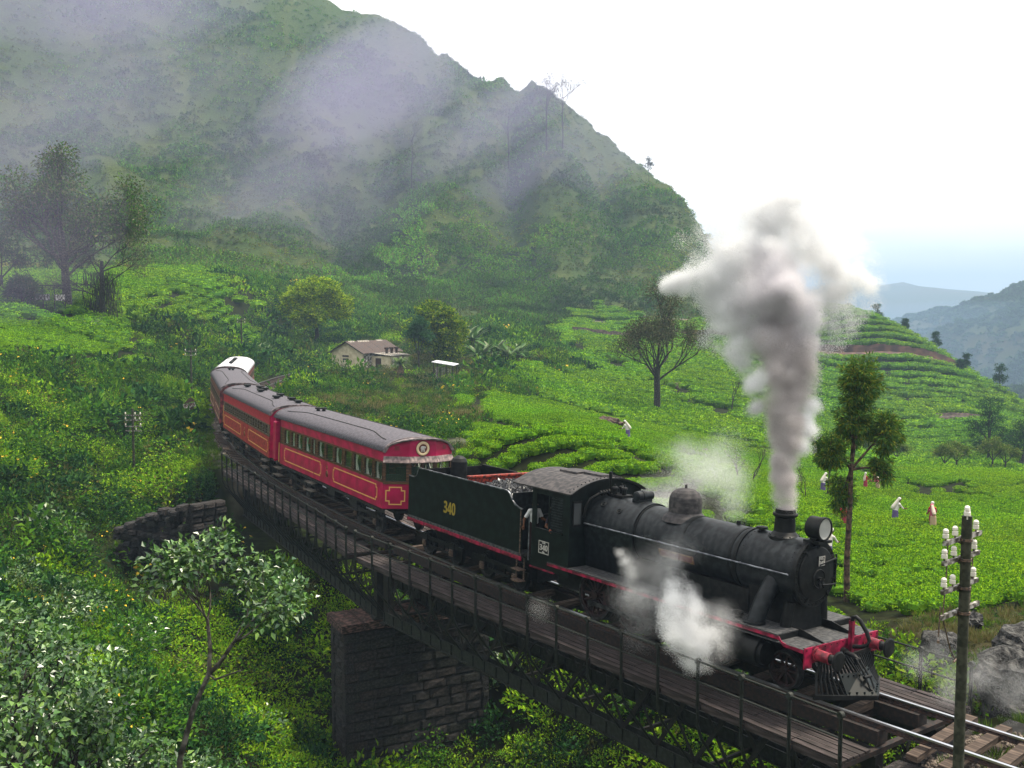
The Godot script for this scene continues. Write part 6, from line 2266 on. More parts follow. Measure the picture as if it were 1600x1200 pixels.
func make_garden_plants() -> void:
	# the dracaena with its skirt of dead leaves
	var p := spot(-15.6, 142.0)
	var s := Shape.new()
	s.lathe(Vector3(0, -0.2, 0), Vector3.UP, [Vector2(0, 0.55), Vector2(0.6, 0.62), Vector2(1.3, 0.5), Vector2(1.9, 0.3), Vector2(2.4, 0.12)], 12)
	var o := thing("dracaena", "spiky dracaena with brown skirt of dead leaves before the house", "dracaena", Transform3D(Basis.IDENTITY, p))
	obj("trunk", s, M.palm_skirt, o)
	var c := put_mesh("crown", sword_plant(120, 2.0, 0.13, [Color(0.12, 0.20, 0.06), Color(0.08, 0.16, 0.04), Color(0.20, 0.26, 0.10)], 0.5), M.leaf, o)
	c.position.y = 2.1
	# agaves and sword-leaved plants by the line
	var k := 0
	for q in [[-37.6, 150.0, "pale sword-leaved plant by the track behind the last carriage"], [-36.0, 148.0, "second pale sword-leaved plant nearer the round tree"], [-49.0, 118.0, "grey spiky plant below the tea on the left slope"]]:
		var a := thing("sword_plant", q[2], "plant", Transform3D(Basis.IDENTITY, spot(q[0], q[1])))
		put_mesh("leaves", sword_plant(60, 2.6, 0.16, [Color(0.16, 0.22, 0.12), Color(0.11, 0.18, 0.08), Color(0.22, 0.27, 0.16)], 0.35), M.leaf, a)
	# banana plants
	var b0: Node3D = null
	for q in [[-6.4, 168.0, 1.1, "tall banana plant with pale ragged leaves behind the olive tree"], [-2.6, 152.0, 1.0, "banana plant right of the small white-roofed shed"], [-0.8, 150.0, 0.85, "banana clump farthest right of the shed"], [-4.6, 150.0, 0.9, "banana plant directly behind the small shed"], [-8.6, 172.0, 1.2, "banana plant highest up behind the olive tree"], [1.0, 155.0, 0.8, "low banana plant on the edge of the bright bushes"]]:
		if b0 == null:
			b0 = thing("banana_plant", q[3], "banana plant", Transform3D.IDENTITY, "banana plants by the house")
			s = Shape.new()
			for i in 3:
				s.tube([Vector3(rnd(-0.6, 0.6), -0.2, rnd(-0.6, 0.6)), Vector3(rnd(-0.7, 0.7), 2.0, rnd(-0.7, 0.7))], 0.16, 0.10, 8)
			obj("stem", s, M.trunk_pale, b0)
			for i in 3:
				var lv := put_mesh("leaves", sword_plant(11, 3.0, 0.55, [Color(0.12, 0.20, 0.08), Color(0.08, 0.17, 0.05), Color(0.20, 0.26, 0.15)], 0.32), M.leaf, b0)
				lv.position = Vector3(rnd(-0.6, 0.6), rnd(1.6, 2.1), rnd(-0.6, 0.6))
			b0.transform = Transform3D(rot_y(rnd(0, 6)).scaled(Vector3.ONE * q[2]), spot(q[0], q[1]))
		else:
			var d := copy_thing(b0, q[3])
			d.transform = Transform3D(rot_y(rnd(0, 6)).scaled(Vector3.ONE * q[2]), spot(q[0], q[1]))

# the broad-leaved small trees on the camera's own slope
func make_foreground_trees() -> void:
	for q in [[-7.2, 21.0, "broad-leaved young tree with forked grey stems in front of the pier", 1.0, 0], [-10.4, 19.0, "broad-leaved tree at the left edge above the others", 1.1, 1], [-8.6, 16.5, "leafy broad-leaved sapling in the bottom left corner", 0.8, 2], [-6.0, 16.0, "low broad-leaved sapling at the bottom left of the forked tree", 0.6, 3], [-11.5, 23.5, "broad-leaved shrub below the left-edge tree", 0.8, 4], [-5.4, 20.5, "small glossy shrub right of the forked tree's stem", 0.5, 5], [-9.6, 20.6, "broad-leaved tree between the left-edge tree and the forked tree", 0.95, 6], [-11.2, 21.0, "tallest broad-leaved tree cut by the left edge", 1.25, 7], [-7.0, 17.5, "broad-leaved sapling low in front of the forked tree", 0.75, 8], [-9.8, 17.5, "broad-leaved sapling above the bottom left corner", 0.9, 9], [-12.6, 25.0, "broad-leaved tree farthest up the slope at the left edge", 1.0, 10], [-8.4, 23.0, "broad-leaved sapling behind the forked tree", 0.7, 11]]:
		var k: float = q[3] * 1.15
		var base := spot(q[0], q[1])
		var s := Shape.new()
		var ends := []
		if q[4] == 0:
			# stems traced from the ground up: a leaning trunk that forks into three
			var r := right(1.0)
			var f := ahead(1.0)
			var b0 := Vector3(0, -0.5, 0)
			var y0 := -base.y
			var to := func(u: float, y: float, d: float) -> Vector3: return r * u + f * d + Vector3(0, y + y0, 0)
			var fork: Vector3 = to.call(0.75, 1.25, 0.1)
			s.tube([b0, to.call(0.12, -0.6, 0.0), to.call(0.42, 0.5, 0.05), fork], 0.07, 0.05, 9)
			var f1: Vector3 = to.call(0.72, 2.4, 0.2)
			var f2: Vector3 = to.call(1.35, 2.0, -0.1)
			s.tube([fork, to.call(0.78, 1.8, 0.15), f1], 0.05, 0.035, 8)
			s.tube([fork, to.call(1.0, 1.5, 0.0), f2], 0.055, 0.04, 8)
			s.tube([fork, to.call(1.0, 1.28, -0.3), to.call(1.6, 1.55, -0.5)], 0.03, 0.015, 6)
			for e in [[f1, Vector3(-0.7, 1.0, 0)], [f1, Vector3(0.1, 1.1, 0.4)], [f1, Vector3(-0.3, 0.9, -0.6)], [f2, Vector3(0.9, 0.6, 0)], [f2, Vector3(0.4, 1.0, 0.5)], [f2, Vector3(0.6, 0.8, -0.6)]]:
				limb(s, e[0], (r * e[1].x + f * e[1].z + Vector3(0, e[1].y, 0)).normalized(), 0.78, 0.025, 2, ends, 0.75, 0.12)
		else:
			var n := 4
			for i in n:
				var a := TAU * i / n + rnd(-0.4, 0.4)
				limb(s, Vector3(0, -0.3, 0), Vector3(cos(a) * 0.45, 1.0, sin(a) * 0.45).normalized(), 1.45 * k, 0.05 * k, 2, ends, 0.7, 0.3)
		plant_tree("young_tree", q[2], base, s, M.trunk_pale if q[4] == 0 else M.trunk_dark, tips_crown(ends, 40 if q[4] == 0 else 44, 0.46, 0.16, 0.105, BROAD), "leaf_glossy", "broad-leaved young trees in the foreground")

# how thickly and with what the slopes are covered
func make_planting() -> void:
	var big := [clump(190, 0.8, 0.95, 0.17, 0.10, SCRUB), clump(170, 0.8, 0.8, 0.20, 0.13, BROAD), clump(230, 0.85, 0.9, 0.13, 0.06, BRIGHT), clump(180, 0.8, 0.8, 0.17, 0.10, DARK), clump(200, 0.8, 0.9, 0.15, 0.08, SCRUB, 0.35, 0.10), clump(190, 0.8, 0.85, 0.16, 0.09, OLIVE + BRIGHT)]
	var small := [clump(90, 0.6, 0.6, 0.15, 0.085, SCRUB), clump(90, 0.6, 0.55, 0.13, 0.07, BRIGHT), clump(80, 0.6, 0.5, 0.17, 0.10, DARK), clump(80, 0.55, 0.7, 0.15, 0.06, OLIVE), clump(100, 0.6, 0.6, 0.14, 0.07, SCRUB, 0.35, 0.09), clump(70, 0.6, 0.8, 0.17, 0.11, BROAD)]
	var large := [clump(620, 0.8, 0.95, 0.085, 0.05, SCRUB), clump(520, 0.8, 0.8, 0.10, 0.065, BROAD), clump(720, 0.85, 0.9, 0.075, 0.035, BRIGHT), clump(560, 0.8, 0.8, 0.09, 0.05, DARK), clump(600, 0.8, 0.9, 0.085, 0.045, SCRUB, 0.35, 0.05), clump(560, 0.8, 0.85, 0.085, 0.05, OLIVE + BRIGHT)]
	make_shrubs(big, large)
	make_far_woods()
	make_undergrowth(small)
	make_ivy()
	make_tea()
	make_mountain_bushes()
	make_grass()

func clear_of_track(p: Vector3, lo := 3.4) -> bool:
	var t := track_place(p)
	if t.x < -43.0 or t.x > 1.0:
		return absf(t.y) > lo or t.x < -140.0 or t.x > 40.0
	return true

func before_wall(u: float, d: float) -> bool:
	var p := Vector2(u, d)
	var q := Geometry2D.get_closest_point_to_segment(p, WALL_A, WALL_B)
	return p.distance_to(q) < 3.0 and d < q.y + 0.5

func headroom(p: Vector3) -> float:
	# height left under the bridge girders, or a lot elsewhere
	var t := track_place(p)
	if t.x > -44.0 and t.x < 3.0 and absf(t.y) < 3.6:
		return -3.3 - p.y
	return 99.0

func in_sight(u: float, d: float, margin := 8.0) -> bool:
	return absf(u) < d * 0.52 + margin

func make_shrubs(meshes: Array, large: Array) -> void:
	var protos := []
	var kinds := [["green_shrub", "shrub"], ["broad_leaf_shrub", "shrub"], ["bright_shrub", "shrub"], ["dark_shrub", "shrub"], ["flowering_shrub", "shrub"], ["olive_shrub", "shrub"]]
	var words := ["leafy mid-green shrub", "broad-leaved green shrub", "bright yellow-green feathery shrub", "dark green shrub", "green shrub dotted with yellow flowers", "olive green shrub"]
	var placed := 0
	var tries := 0
	while placed < 290 and tries < 20000:
		tries += 1
		var d := lerpf(13.0, 105.0, pow(rng.randf(), 1.15))
		var u := rnd(-0.52, 0.30) * d + rnd(-3, 3)
		var z := zone_at(u, d)
		if z != "s" and z != "r" and not (z == "g" and rng.randf() < 0.12 and d > 60.0):
			continue
		var p := at_valley(u, d)
		if not clear_of_track(p, 4.2):
			continue
		var room := headroom(p)
		var size := (rnd(1.1, 3.0) if d > 45.0 else rnd(0.9, 2.2))
		if d < 24.0:
			size *= 0.65
		if room < size * 1.0:
			continue
		# keep the pier's face and the foot of the wing wall open
		if before_wall(u, d):
			continue
		if p.distance_to(Vector3(-20.5, p.y, -0.5)) < 3.4 and p.y > -8.0:
			continue
		var k := rng.randi() % 6
		var where := ""
		if z == "r":
			k = [2, 2, 5, 0, 1, 2][k]
			where = "in the ravine below the bridge"
		elif u > -0.1 * d and d > 55.0:
			k = [4, 4, 0, 2, 5, 4][k]
			where = "on the knoll behind the carriages"
		elif d > 55.0:
			k = [0, 3, 4, 2, 0, 5][k]
			where = "on the left bank beside the train"
		else:
			k = [0, 1, 3, 4, 1, 3][k]
			where = "on the near slope left of the bridge"
		var o := put_mesh(kinds[k][0], large[k] if size > 1.4 else meshes[k], M.leaf_glossy if k == 1 else M.leaf)
		o.transform = Transform3D(rot_y(rnd(0, TAU)).scaled(Vector3(size * rnd(0.9, 1.25), size * rnd(0.75, 1.15), size * rnd(0.9, 1.25))), p - Vector3(0, 0.08, 0))
		tag(o, words[k] + " " + where, "shrub", words[k] + "s " + where)
		placed += 1

func make_undergrowth(meshes: Array) -> void:
	var places := [[], [], [], [], [], []]
	var tints := [PackedColorArray(), PackedColorArray(), PackedColorArray(), PackedColorArray(), PackedColorArray(), PackedColorArray()]
	var d := 9.0
	while d < 240.0:
		var step := 0.46 if d < 40.0 else (0.62 if d < 75.0 else (0.95 if d < 130.0 else 1.5))
		var u := -d * 0.53 - 6.0
		while u < d * 0.52 + 6.0:
			var uu := u + rnd(-0.5, 0.5) * step
			var dd := d + rnd(-0.5, 0.5) * step
			u += step
			var z := zone_at(uu, dd)
			if z == "t" or z == "p" or z == "m" or z == "f" or z == "b":
				continue
			if z == "g" and rng.randf() < 0.2:
				continue
			var p := at_valley(uu, dd)
			if near_road(uu, dd) or not clear_of_track(p, 2.9):
				continue
			var size := step * rnd(0.9, 1.9) + 0.12
			if rng.randf() < 0.10 and z != "g":
				size *= rnd(1.5, 2.3)
			if z == "g":
				size *= 0.8 if dd > 40.0 else 0.5
			if before_wall(uu, dd):
				size = minf(size, 0.55)
			if headroom(p) < size * 0.7:
				continue
			var q := noise.get_noise_2d(p.x * 0.11, p.z * 0.11)
			var k := 0
			if q > 0.22:
				k = 1
			elif q < -0.10:
				k = 2
			if rng.randf() < 0.12:
				k = 3
			if dd < 30.0 and z == "s" and rng.randf() < 0.45:
				k = 5
			if rng.randf() < (0.03 if d > 125.0 else ((0.12 if uu > -0.15 * dd else 0.045) if d > 50.0 else 0.02)):
				k = 4
			if z == "g" and rng.randf() < 0.5:
				k = 3
			if z == "r" and rng.randf() < 0.6:
				k = 1
			var tone := 1.0 + 0.35 * noise.get_noise_2d(p.x * 0.3 + 9.0, p.z * 0.3) + 0.5 * noise.get_noise_2d(p.x * 0.05, p.z * 0.05 + 70.0)
			places[k].append(Transform3D(rot_y(rnd(0, TAU)).scaled(Vector3(size, size * rnd(0.8, 1.3), size)), p - Vector3(0, 0.06, 0)))
			tints[k].append(Color(tone, tone, tone))
		d += step
	var labels := ["mid-green undergrowth covering the banks", "bright green undergrowth patches on the banks", "dark green creeper and undergrowth patches", "olive weeds among the undergrowth", "undergrowth with small yellow flowers", "broad pale leaves among the undergrowth on the near slope"]
	for k in 6:
		tag(scatter("undergrowth", meshes[k], M.leaf if k < 5 else M.leaf_glossy, places[k], tints[k]), labels[k], "undergrowth", "", "stuff")

# rows of tea: lines that follow the slopes, a little uneven
func make_tea() -> void:
	var near := [tea_bush(430, 0.13), tea_bush(430, 0.13), tea_bush(400, 0.14)]
	var mid := [tea_bush(170, 0.17), tea_bush(170, 0.17)]
	var spots := []
	var fields := [
		# origin u, d, direction of the rows (radians from across), along, across, spacing along, spacing between
		[-2.0, 34.0, 0.45, 0.68, 1.62, 34.0, 112.0],
		[0.0, 112.0, 0.05, 1.35, 4.0, 112.0, 175.0],
		[0.0, 175.0, 0.0, 1.9, 6.2, 175.0, 315.0],
	]
	var all_near := []
	for f in fields:
		var ca := cos(f[2] as float)
		var sa := sin(f[2] as float)
		var span := 200.0 if f[5] > 100.0 else 110.0
		var row := -int(span / f[4])
		while row < int(span / f[4]):
			var col := -int(span / f[3])
			while col < int(span / f[3]):
				var wob := 1.6 * noise.get_noise_2d(col * f[3] * 0.03 + 7.0, row * f[4] * 0.03)
				var a: float = col * f[3] + rnd(-0.14, 0.14)
				var b: float = row * f[4] + wob * 1.8 + rnd(-0.12, 0.12)
				var u: float = f[0] + ca * a - sa * b
				var d: float = (f[5] + f[6]) * 0.5 + sa * a + ca * b
				col += 1
				if d < f[5] or d >= f[6] or not in_sight(u, d, 9.0):
					continue
				if zone_at(u, d) != "t":
					continue
				# paths and drains between the blocks
				var cut := absf(fposmod(u + d * 0.22 + 5.0 * noise.get_noise_2d(d * 0.02, 3.0), 38.0) - 19.0)
				if near_road(u, d) or (absf(u + 55.6) < 5.0 and d > 117.0 and d < 124.5) or cut < 0.85 or (noise.get_noise_2d(u * 0.09, d * 0.09 + 20.0) > 0.43):
					continue
				var p := at_valley(u, d)
				if not clear_of_track(p, 5.0):
					continue
				spots.append([p, d])
			row += 1
	spots.sort_custom(func(x, y): return x[1] < y[1])
	var places := [[], [], [], [], []]
	var tints := [PackedColorArray(), PackedColorArray(), PackedColorArray(), PackedColorArray(), PackedColorArray()]
	var count := 0
	for q in spots:
		var p: Vector3 = q[0]
		var tone := 1.0 + 0.22 * noise.get_noise_2d(p.x * 0.06, p.z * 0.06) + rnd(-0.10, 0.10)
		var warm := 1.0 + 0.25 * noise.get_noise_2d(p.x * 0.035 + 50.0, p.z * 0.035)
		var sc: float = rnd(0.86, 1.12) * (0.80 if q[1] < 112.0 else (1.75 if q[1] < 175.0 else 2.5))
		var t := Transform3D(rot_y(rnd(0, TAU)).scaled(Vector3(sc, minf(sc, 1.0 + 0.35 * sc) * rnd(0.8, 1.05), sc)), p - Vector3(0, 0.05, 0))
		if count < 280 and q[1] < 70.0 and absf(valley(p).x) < q[1] * 0.505:
			var o := put_mesh("tea_bush", near[count % 3], M.leaf)
			o.transform = t
			tag(o, "clipped tea bush in the nearest rows beyond the locomotive", "tea bush", "tea bushes in the rows nearest the train")
			count += 1
		else:
			var k := rng.randi() % 3 if q[1] < 95.0 else 3 + rng.randi() % 2
			places[k].append(t)
			tints[k].append(Color(tone * warm, tone, tone))
	for k in 5:
		if places[k].size():
			tag(scatter("tea_rows", near[k] if k < 3 else mid[k - 3], M.leaf, places[k], tints[k]), "rows of tea bushes on the slopes %s" % ["behind the train", "behind the train", "behind the train", "of the far hill", "of the far hill"][k], "tea", "", "stuff")

func make_mountain_bushes() -> void:
	var meshes := []
	for k in 3:
		var s := Shape.new()
		for i in 46:
			var d := rnd_dir()
			d.y = absf(d.y)
			var p := Vector3(d.x, d.y * 0.75, d.z) * pow(rng.randf(), 0.3)
			var dir := (d + rnd_dir() * 0.7).normalized()
			s.tint = pick([SCRUB[0], SCRUB[1], SCRUB[3], OLIVE[1]] if k < 2 else [OLIVE[1], OLIVE[3], SCRUB[3], Color(0.15, 0.17, 0.03)])
			s.leaf(p, dir, dir.cross(rnd_dir() + Vector3.UP).normalized(), rnd(0.3, 0.55), rnd(0.22, 0.36))
		meshes.append(s.done(true))
	var places := [[], [], []]
	var tints := [PackedColorArray(), PackedColorArray(), PackedColorArray()]
	var d := 195.0
	while d < 640.0:
		var step := lerpf(1.7, 3.6, smoothstep(200.0, 560.0, d))
		var u := -d * 0.53 - 12.0
		while u < 110.0:
			var uu := u + rnd(-0.5, 0.5) * step
			var dd := d + rnd(-0.5, 0.5) * step
			u += step
			var z := zone_at(uu, dd)
			if z != "m" and z != "b" and not (z == "s" and dd > 200.0):
				continue
			var p := at_valley(uu, dd)
			var q := noise.get_noise_2d(p.x * 0.02, p.z * 0.02) + 0.5 * noise.get_noise_2d(p.x * 0.07, p.z * 0.07)
			var size := step * rnd(0.40, 0.85)
			if z == "m":
				if rng.randf() > 0.86 - 0.6 * q:
					continue
				size *= 1.0 - 0.5 * q
			else:
				size = step * rnd(0.55, 0.8)
			# old terrace paths run level round the slope
			if z == "m" and fposmod(p.y + 3.0 * q, 19.0) < 1.5 and noise.get_noise_2d(p.x * 0.012 + 5.0, p.z * 0.012) > -0.05:
				continue
			# short grass along the crest
			if dd > crest(uu) - 46.0:
				size *= 0.42
			var k := 0 if rng.randf() < 0.5 else 1
			if q > 0.12 and z == "m" and rng.randf() < 0.75:
				k = 2
			var v := noise.get_noise_2d(p.x * 0.009 + 31.0, p.z * 0.009)
			var v2 := noise.get_noise_2d(p.x * 0.028 + 81.0, p.z * 0.028)
			var tone := clampf(0.95 + 0.75 * v + 0.7 * v2 + rnd(-0.15, 0.15), 0.35, 2.2)
			# a stand of brighter shrubs low on the slope above the round tree
			if Vector2((uu + 35.0) / 9.0, (dd - 330.0) / 34.0).length() < 1.0 + 1.1 * v2 + rnd(-0.25, 0.25):
				tone = rnd(1.3, 2.1)
				k = 1
				size = step * rnd(0.6, 0.9)
			elif z == "b":
				tone *= 1.0 + 0.6 * smoothstep(0.1, 0.4, noise.get_noise_2d(p.x * 0.03, p.z * 0.03))
			places[k].append(Transform3D(rot_y(rnd(0, TAU)).scaled(Vector3(size, size * rnd(0.75, 1.2), size)), p - Vector3(0, size * 0.12, 0)))
			tints[k].append(Color(tone * (1.0 + 0.35 * maxf(v, 0.0)), tone, tone * 0.9))
		d += step
	for k in 3:
		tag(scatter("mountain_bushes", meshes[k], M.leaf_dull, places[k], tints[k]), ["dark green bushes all over the mountain side", "green bushes all over the mountain side", "dry olive bushes on the bare ribs of the mountain"][k], "bushes", "", "stuff")

func make_grass() -> void:
	var tuft := grass_tuft(34, 0.42, [Color(0.10, 0.20, 0.02), Color(0.16, 0.24, 0.03), Color(0.07, 0.14, 0.02)])
	var dry := grass_tuft(34, 0.5, [Color(0.20, 0.19, 0.07), Color(0.15, 0.18, 0.05), Color(0.28, 0.23, 0.11)])
	var places := [[], []]
	var tints := [PackedColorArray(), PackedColorArray()]
	# beside the track on the right, and the grass banks by the carriages
	for i in 3600:
		var s := rnd(1.6, 15.0)
		var o := rnd(1.5, 5.0) if rng.randf() < 0.45 else rnd(-6.5, -1.6)
		if rng.randf() < 0.10:
			o = rnd(-1.2, 1.2)
		if i > 1100:
			s = rnd(-118.0, -43.5)
			o = rnd(1.4, 4.2) if rng.randf() < 0.6 else rnd(-4.2, -1.5)
		var p := track(s, o)
		p.y = ground(p)
		if noise.get_noise_2d(p.x * 0.8, p.z * 0.8) < (-0.25 if i < 1100 else -0.35):
			continue
		var sc := rnd(0.35, 1.0)
		places[0].append(Transform3D(rot_y(rnd(0, 6)).scaled(Vector3.ONE * sc), p))
		tints[0].append(Color(1, 1, 1) * rnd(0.75, 1.2))
	for i in 14000:
		var d := rnd(20.0, 175.0)
		var u := rnd(-0.25, 0.25) * d + (0.0 if d > 40.0 else 10.0)
		if zone_at(u, d) != "g":
			continue
		var p := at_valley(u, d)
		if not clear_of_track(p, 1.4):
			continue
		var q := noise.get_noise_2d(p.x * 0.07, p.z * 0.07)
		if q < 0.02 and d > 34.0:
			continue
		var k := 1 if q > 0.16 else 0
		places[k].append(Transform3D(rot_y(rnd(0, 6)).scaled(Vector3.ONE * rnd(0.5, 1.2) * (0.6 if d < 60.0 else 1.4)), p))
		tints[k].append(Color(1, 1, 1) * rnd(0.75, 1.2))
	for k in 2:
		tag(scatter("grass", [tuft, dry][k], M.leaf, places[k], tints[k]), ["green grass along the track and the knoll", "dry straw-coloured grass on the knoll before the house"][k], "grass", "", "stuff")

# creeper hanging over the far abutment and the bank beside it
func make_ivy() -> void:
	var mesh := clump(110, 0.5, 0.4, 0.16, 0.12, DARK + [SCRUB[2]])
	var f := Transform3D(rot_y(-43.0 / R), track(-43.0))
	var places := []
	var tints := PackedColorArray()
	for i in 900:
		var p := Vector3(rnd(-2.9, 0.1), rnd(-8.5, -0.9), 3.05)
		var out := Vector3(0, 0, 1)
		if rng.randf() < 0.4:
			p = Vector3(0.05, rnd(-8.5, -3.4), rnd(0.6, 3.1))
			out = Vector3(1, 0, 0)
		elif rng.randf() < 0.5:
			p = Vector3(rnd(-6.0, 0.2), rnd(-8.0, -0.9), rnd(3.0, 4.2))
		if noise.get_noise_3dv(p * 0.5) < -0.12:
			continue
		var y := (out + Vector3(rnd(-0.4, 0.4), rnd(0.0, 0.7), rnd(-0.4, 0.4))).normalized()
		var x := y.cross(Vector3(rnd(-1, 1), rnd(-1, 1), rnd(-1, 1))).normalized()
		places.append(Transform3D(Basis(x, y, x.cross(y)).scaled(Vector3.ONE * rnd(0.5, 1.3)), f * p))
		tints.append(Color(1, 1, 1) * rnd(0.7, 1.2))
	tag(scatter("ivy", mesh, M.leaf, places, tints), "dark creeper hanging over the far abutment of the bridge", "ivy", "", "stuff")

# scrub and trees on the hill beyond the tea, reading as a rough pelt
func make_far_woods() -> void:
	var mesh := clump(40, 1.0, 0.8, 0.7, 0.5, [Color(0.035, 0.080, 0.020), Color(0.050, 0.105, 0.022), Color(0.024, 0.058, 0.018)])
	var places := []
	var tints := PackedColorArray()
	for i in 16000:
		var d := rnd(620.0, 1330.0)
		var u := d * rnd(0.27, 0.54)
		if zone_at(u, d) != "f":
			continue
		var p := at_valley(u, d)
		var q := noise.get_noise_2d(p.x * 0.006, p.z * 0.006) + 0.5 * noise.get_noise_2d(p.x * 0.02, p.z * 0.02)
		if rng.randf() > 0.5 - 1.2 * q:
			continue
		var sz := rnd(1.8, 4.5)
		places.append(Transform3D(rot_y(rnd(0, TAU)).scaled(Vector3(sz, sz * rnd(0.6, 1.1), sz)), p))
		tints.append(Color(1, 1, 1) * rnd(0.6, 1.3))
	tag(scatter("far_woods", mesh, M.leaf_dull, places, tints), "scattered woods on the bluish hill beyond the tea", "woods", "", "stuff")
# ------------------------------------------------------------------ roads cut into the slopes
const ROADS := [  # [points across/along], width, height of the cut bank above, colour
	[[[14.0, 224.0], [28.0, 229.0], [44.0, 238.0], [58.0, 248.0], [70.0, 262.0]], 3.4, 1.7, "earth"],
	[[[10.0, 262.0], [30.0, 266.0], [52.0, 276.0], [66.0, 286.0]], 3.0, 0.0, "pale"],
	[[[74.0, 246.0], [88.0, 244.0], [101.0, 243.0], [112.0, 246.0]], 3.4, 1.9, "red"],
	[[[68.0, 186.0], [84.0, 184.0], [100.0, 182.0]], 1.6, 0.5, "earth"],
	[[[2.5, 57.0], [-1.5, 62.0], [-4.5, 70.0], [-6.0, 82.0]], 1.3, 0.0, "grassy"],
]

func road_points(r: Array) -> Array:
	var c := Curve3D.new()
	for q in r:
		c.add_point(Vector3(q[0], 0, q[1]))
	for i in range(1, c.point_count - 1):
		var t := (c.get_point_position(i + 1) - c.get_point_position(i - 1)) / 6.0
		c.set_point_in(i, -t)
		c.set_point_out(i, t)
	c.bake_interval = 1.5
	var out := []
	for p in c.get_baked_points():
		out.append(Vector2(p.x, p.z))
	return out

var road_lines := []

func near_road(u: float, d: float) -> bool:
	var p := Vector2(u, d)
	for r in road_lines:
		if r[2].has_point(p):
			for q in r[0]:
				if p.distance_squared_to(q) < r[1]:
					return true
	return false

func make_roads() -> void:
	mat("earth", Color(0.105, 0.075, 0.055), 0.95, textures.stain, 0.3)
	mat("red_earth", Color(0.15, 0.075, 0.048), 0.95, textures.grime, 0.13)
	mat("pale_earth", Color(0.26, 0.22, 0.15), 0.95, textures.stain, 0.3)
	mat("grassy_path", Color(0.085, 0.10, 0.03), 0.95, textures.stain, 0.4)
	for r in ROADS:
		var pts := road_points(r[0])
		var box := Rect2(pts[0], Vector2.ZERO)
		for q in pts:
			box = box.expand(q)
		road_lines.append([pts, pow(r[1] * 0.62 + (0.6 if r[2] > 0.0 else 0.0), 2.0), box.grow(4.0)])
		var s := Shape.new()
		for i in pts.size() - 1:
			var row := []
			for k in 2:
				var q: Vector2 = pts[i + k]
				var t: Vector2 = (pts[mini(i + k + 1, pts.size() - 1)] - pts[maxi(i + k - 1, 0)]).normalized()
				var m := Vector2(-t.y, t.x)
				if m.y < 0.0:
					m = -m
				var mid := ground_ud(q.x, q.y) + 0.25
				var lo: Vector2 = q - m * r[1] * 0.5
				var hi: Vector2 = q + m * r[1] * 0.5
				var a := at_valley(lo.x, lo.y)
				a.y = maxf(mid - 0.1, a.y + 0.08)
				var b := at_valley(hi.x, hi.y)
				b.y = maxf(mid, b.y + 0.08)
				var far: Vector2 = hi + m * 0.5
				var c := at_valley(far.x, far.y)
				c.y = b.y + r[2] * (0.85 + 0.3 * noise.get_noise_2d(q.x * 0.3, q.y * 0.3))
				var e := at_valley(lo.x - m.x * 1.2, lo.y - m.y * 1.2, -0.3)
				row.append([e, a, b, c])
			s.quad(row[0][0], row[1][0], row[1][1], row[0][1], Vector3.UP)
			s.quad(row[0][1], row[1][1], row[1][2], row[0][2], Vector3.UP)
			if r[2] > 0.0:
				s.quad(row[0][2], row[1][2], row[1][3], row[0][3], ahead(-1.0))
		var o := obj("dirt_road" if r[3] != "grassy" else "footpath", s, {"earth": M.earth, "red": M.red_earth, "pale": M.pale_earth, "grassy": M.grassy_path}[r[3]])
		structure(o)

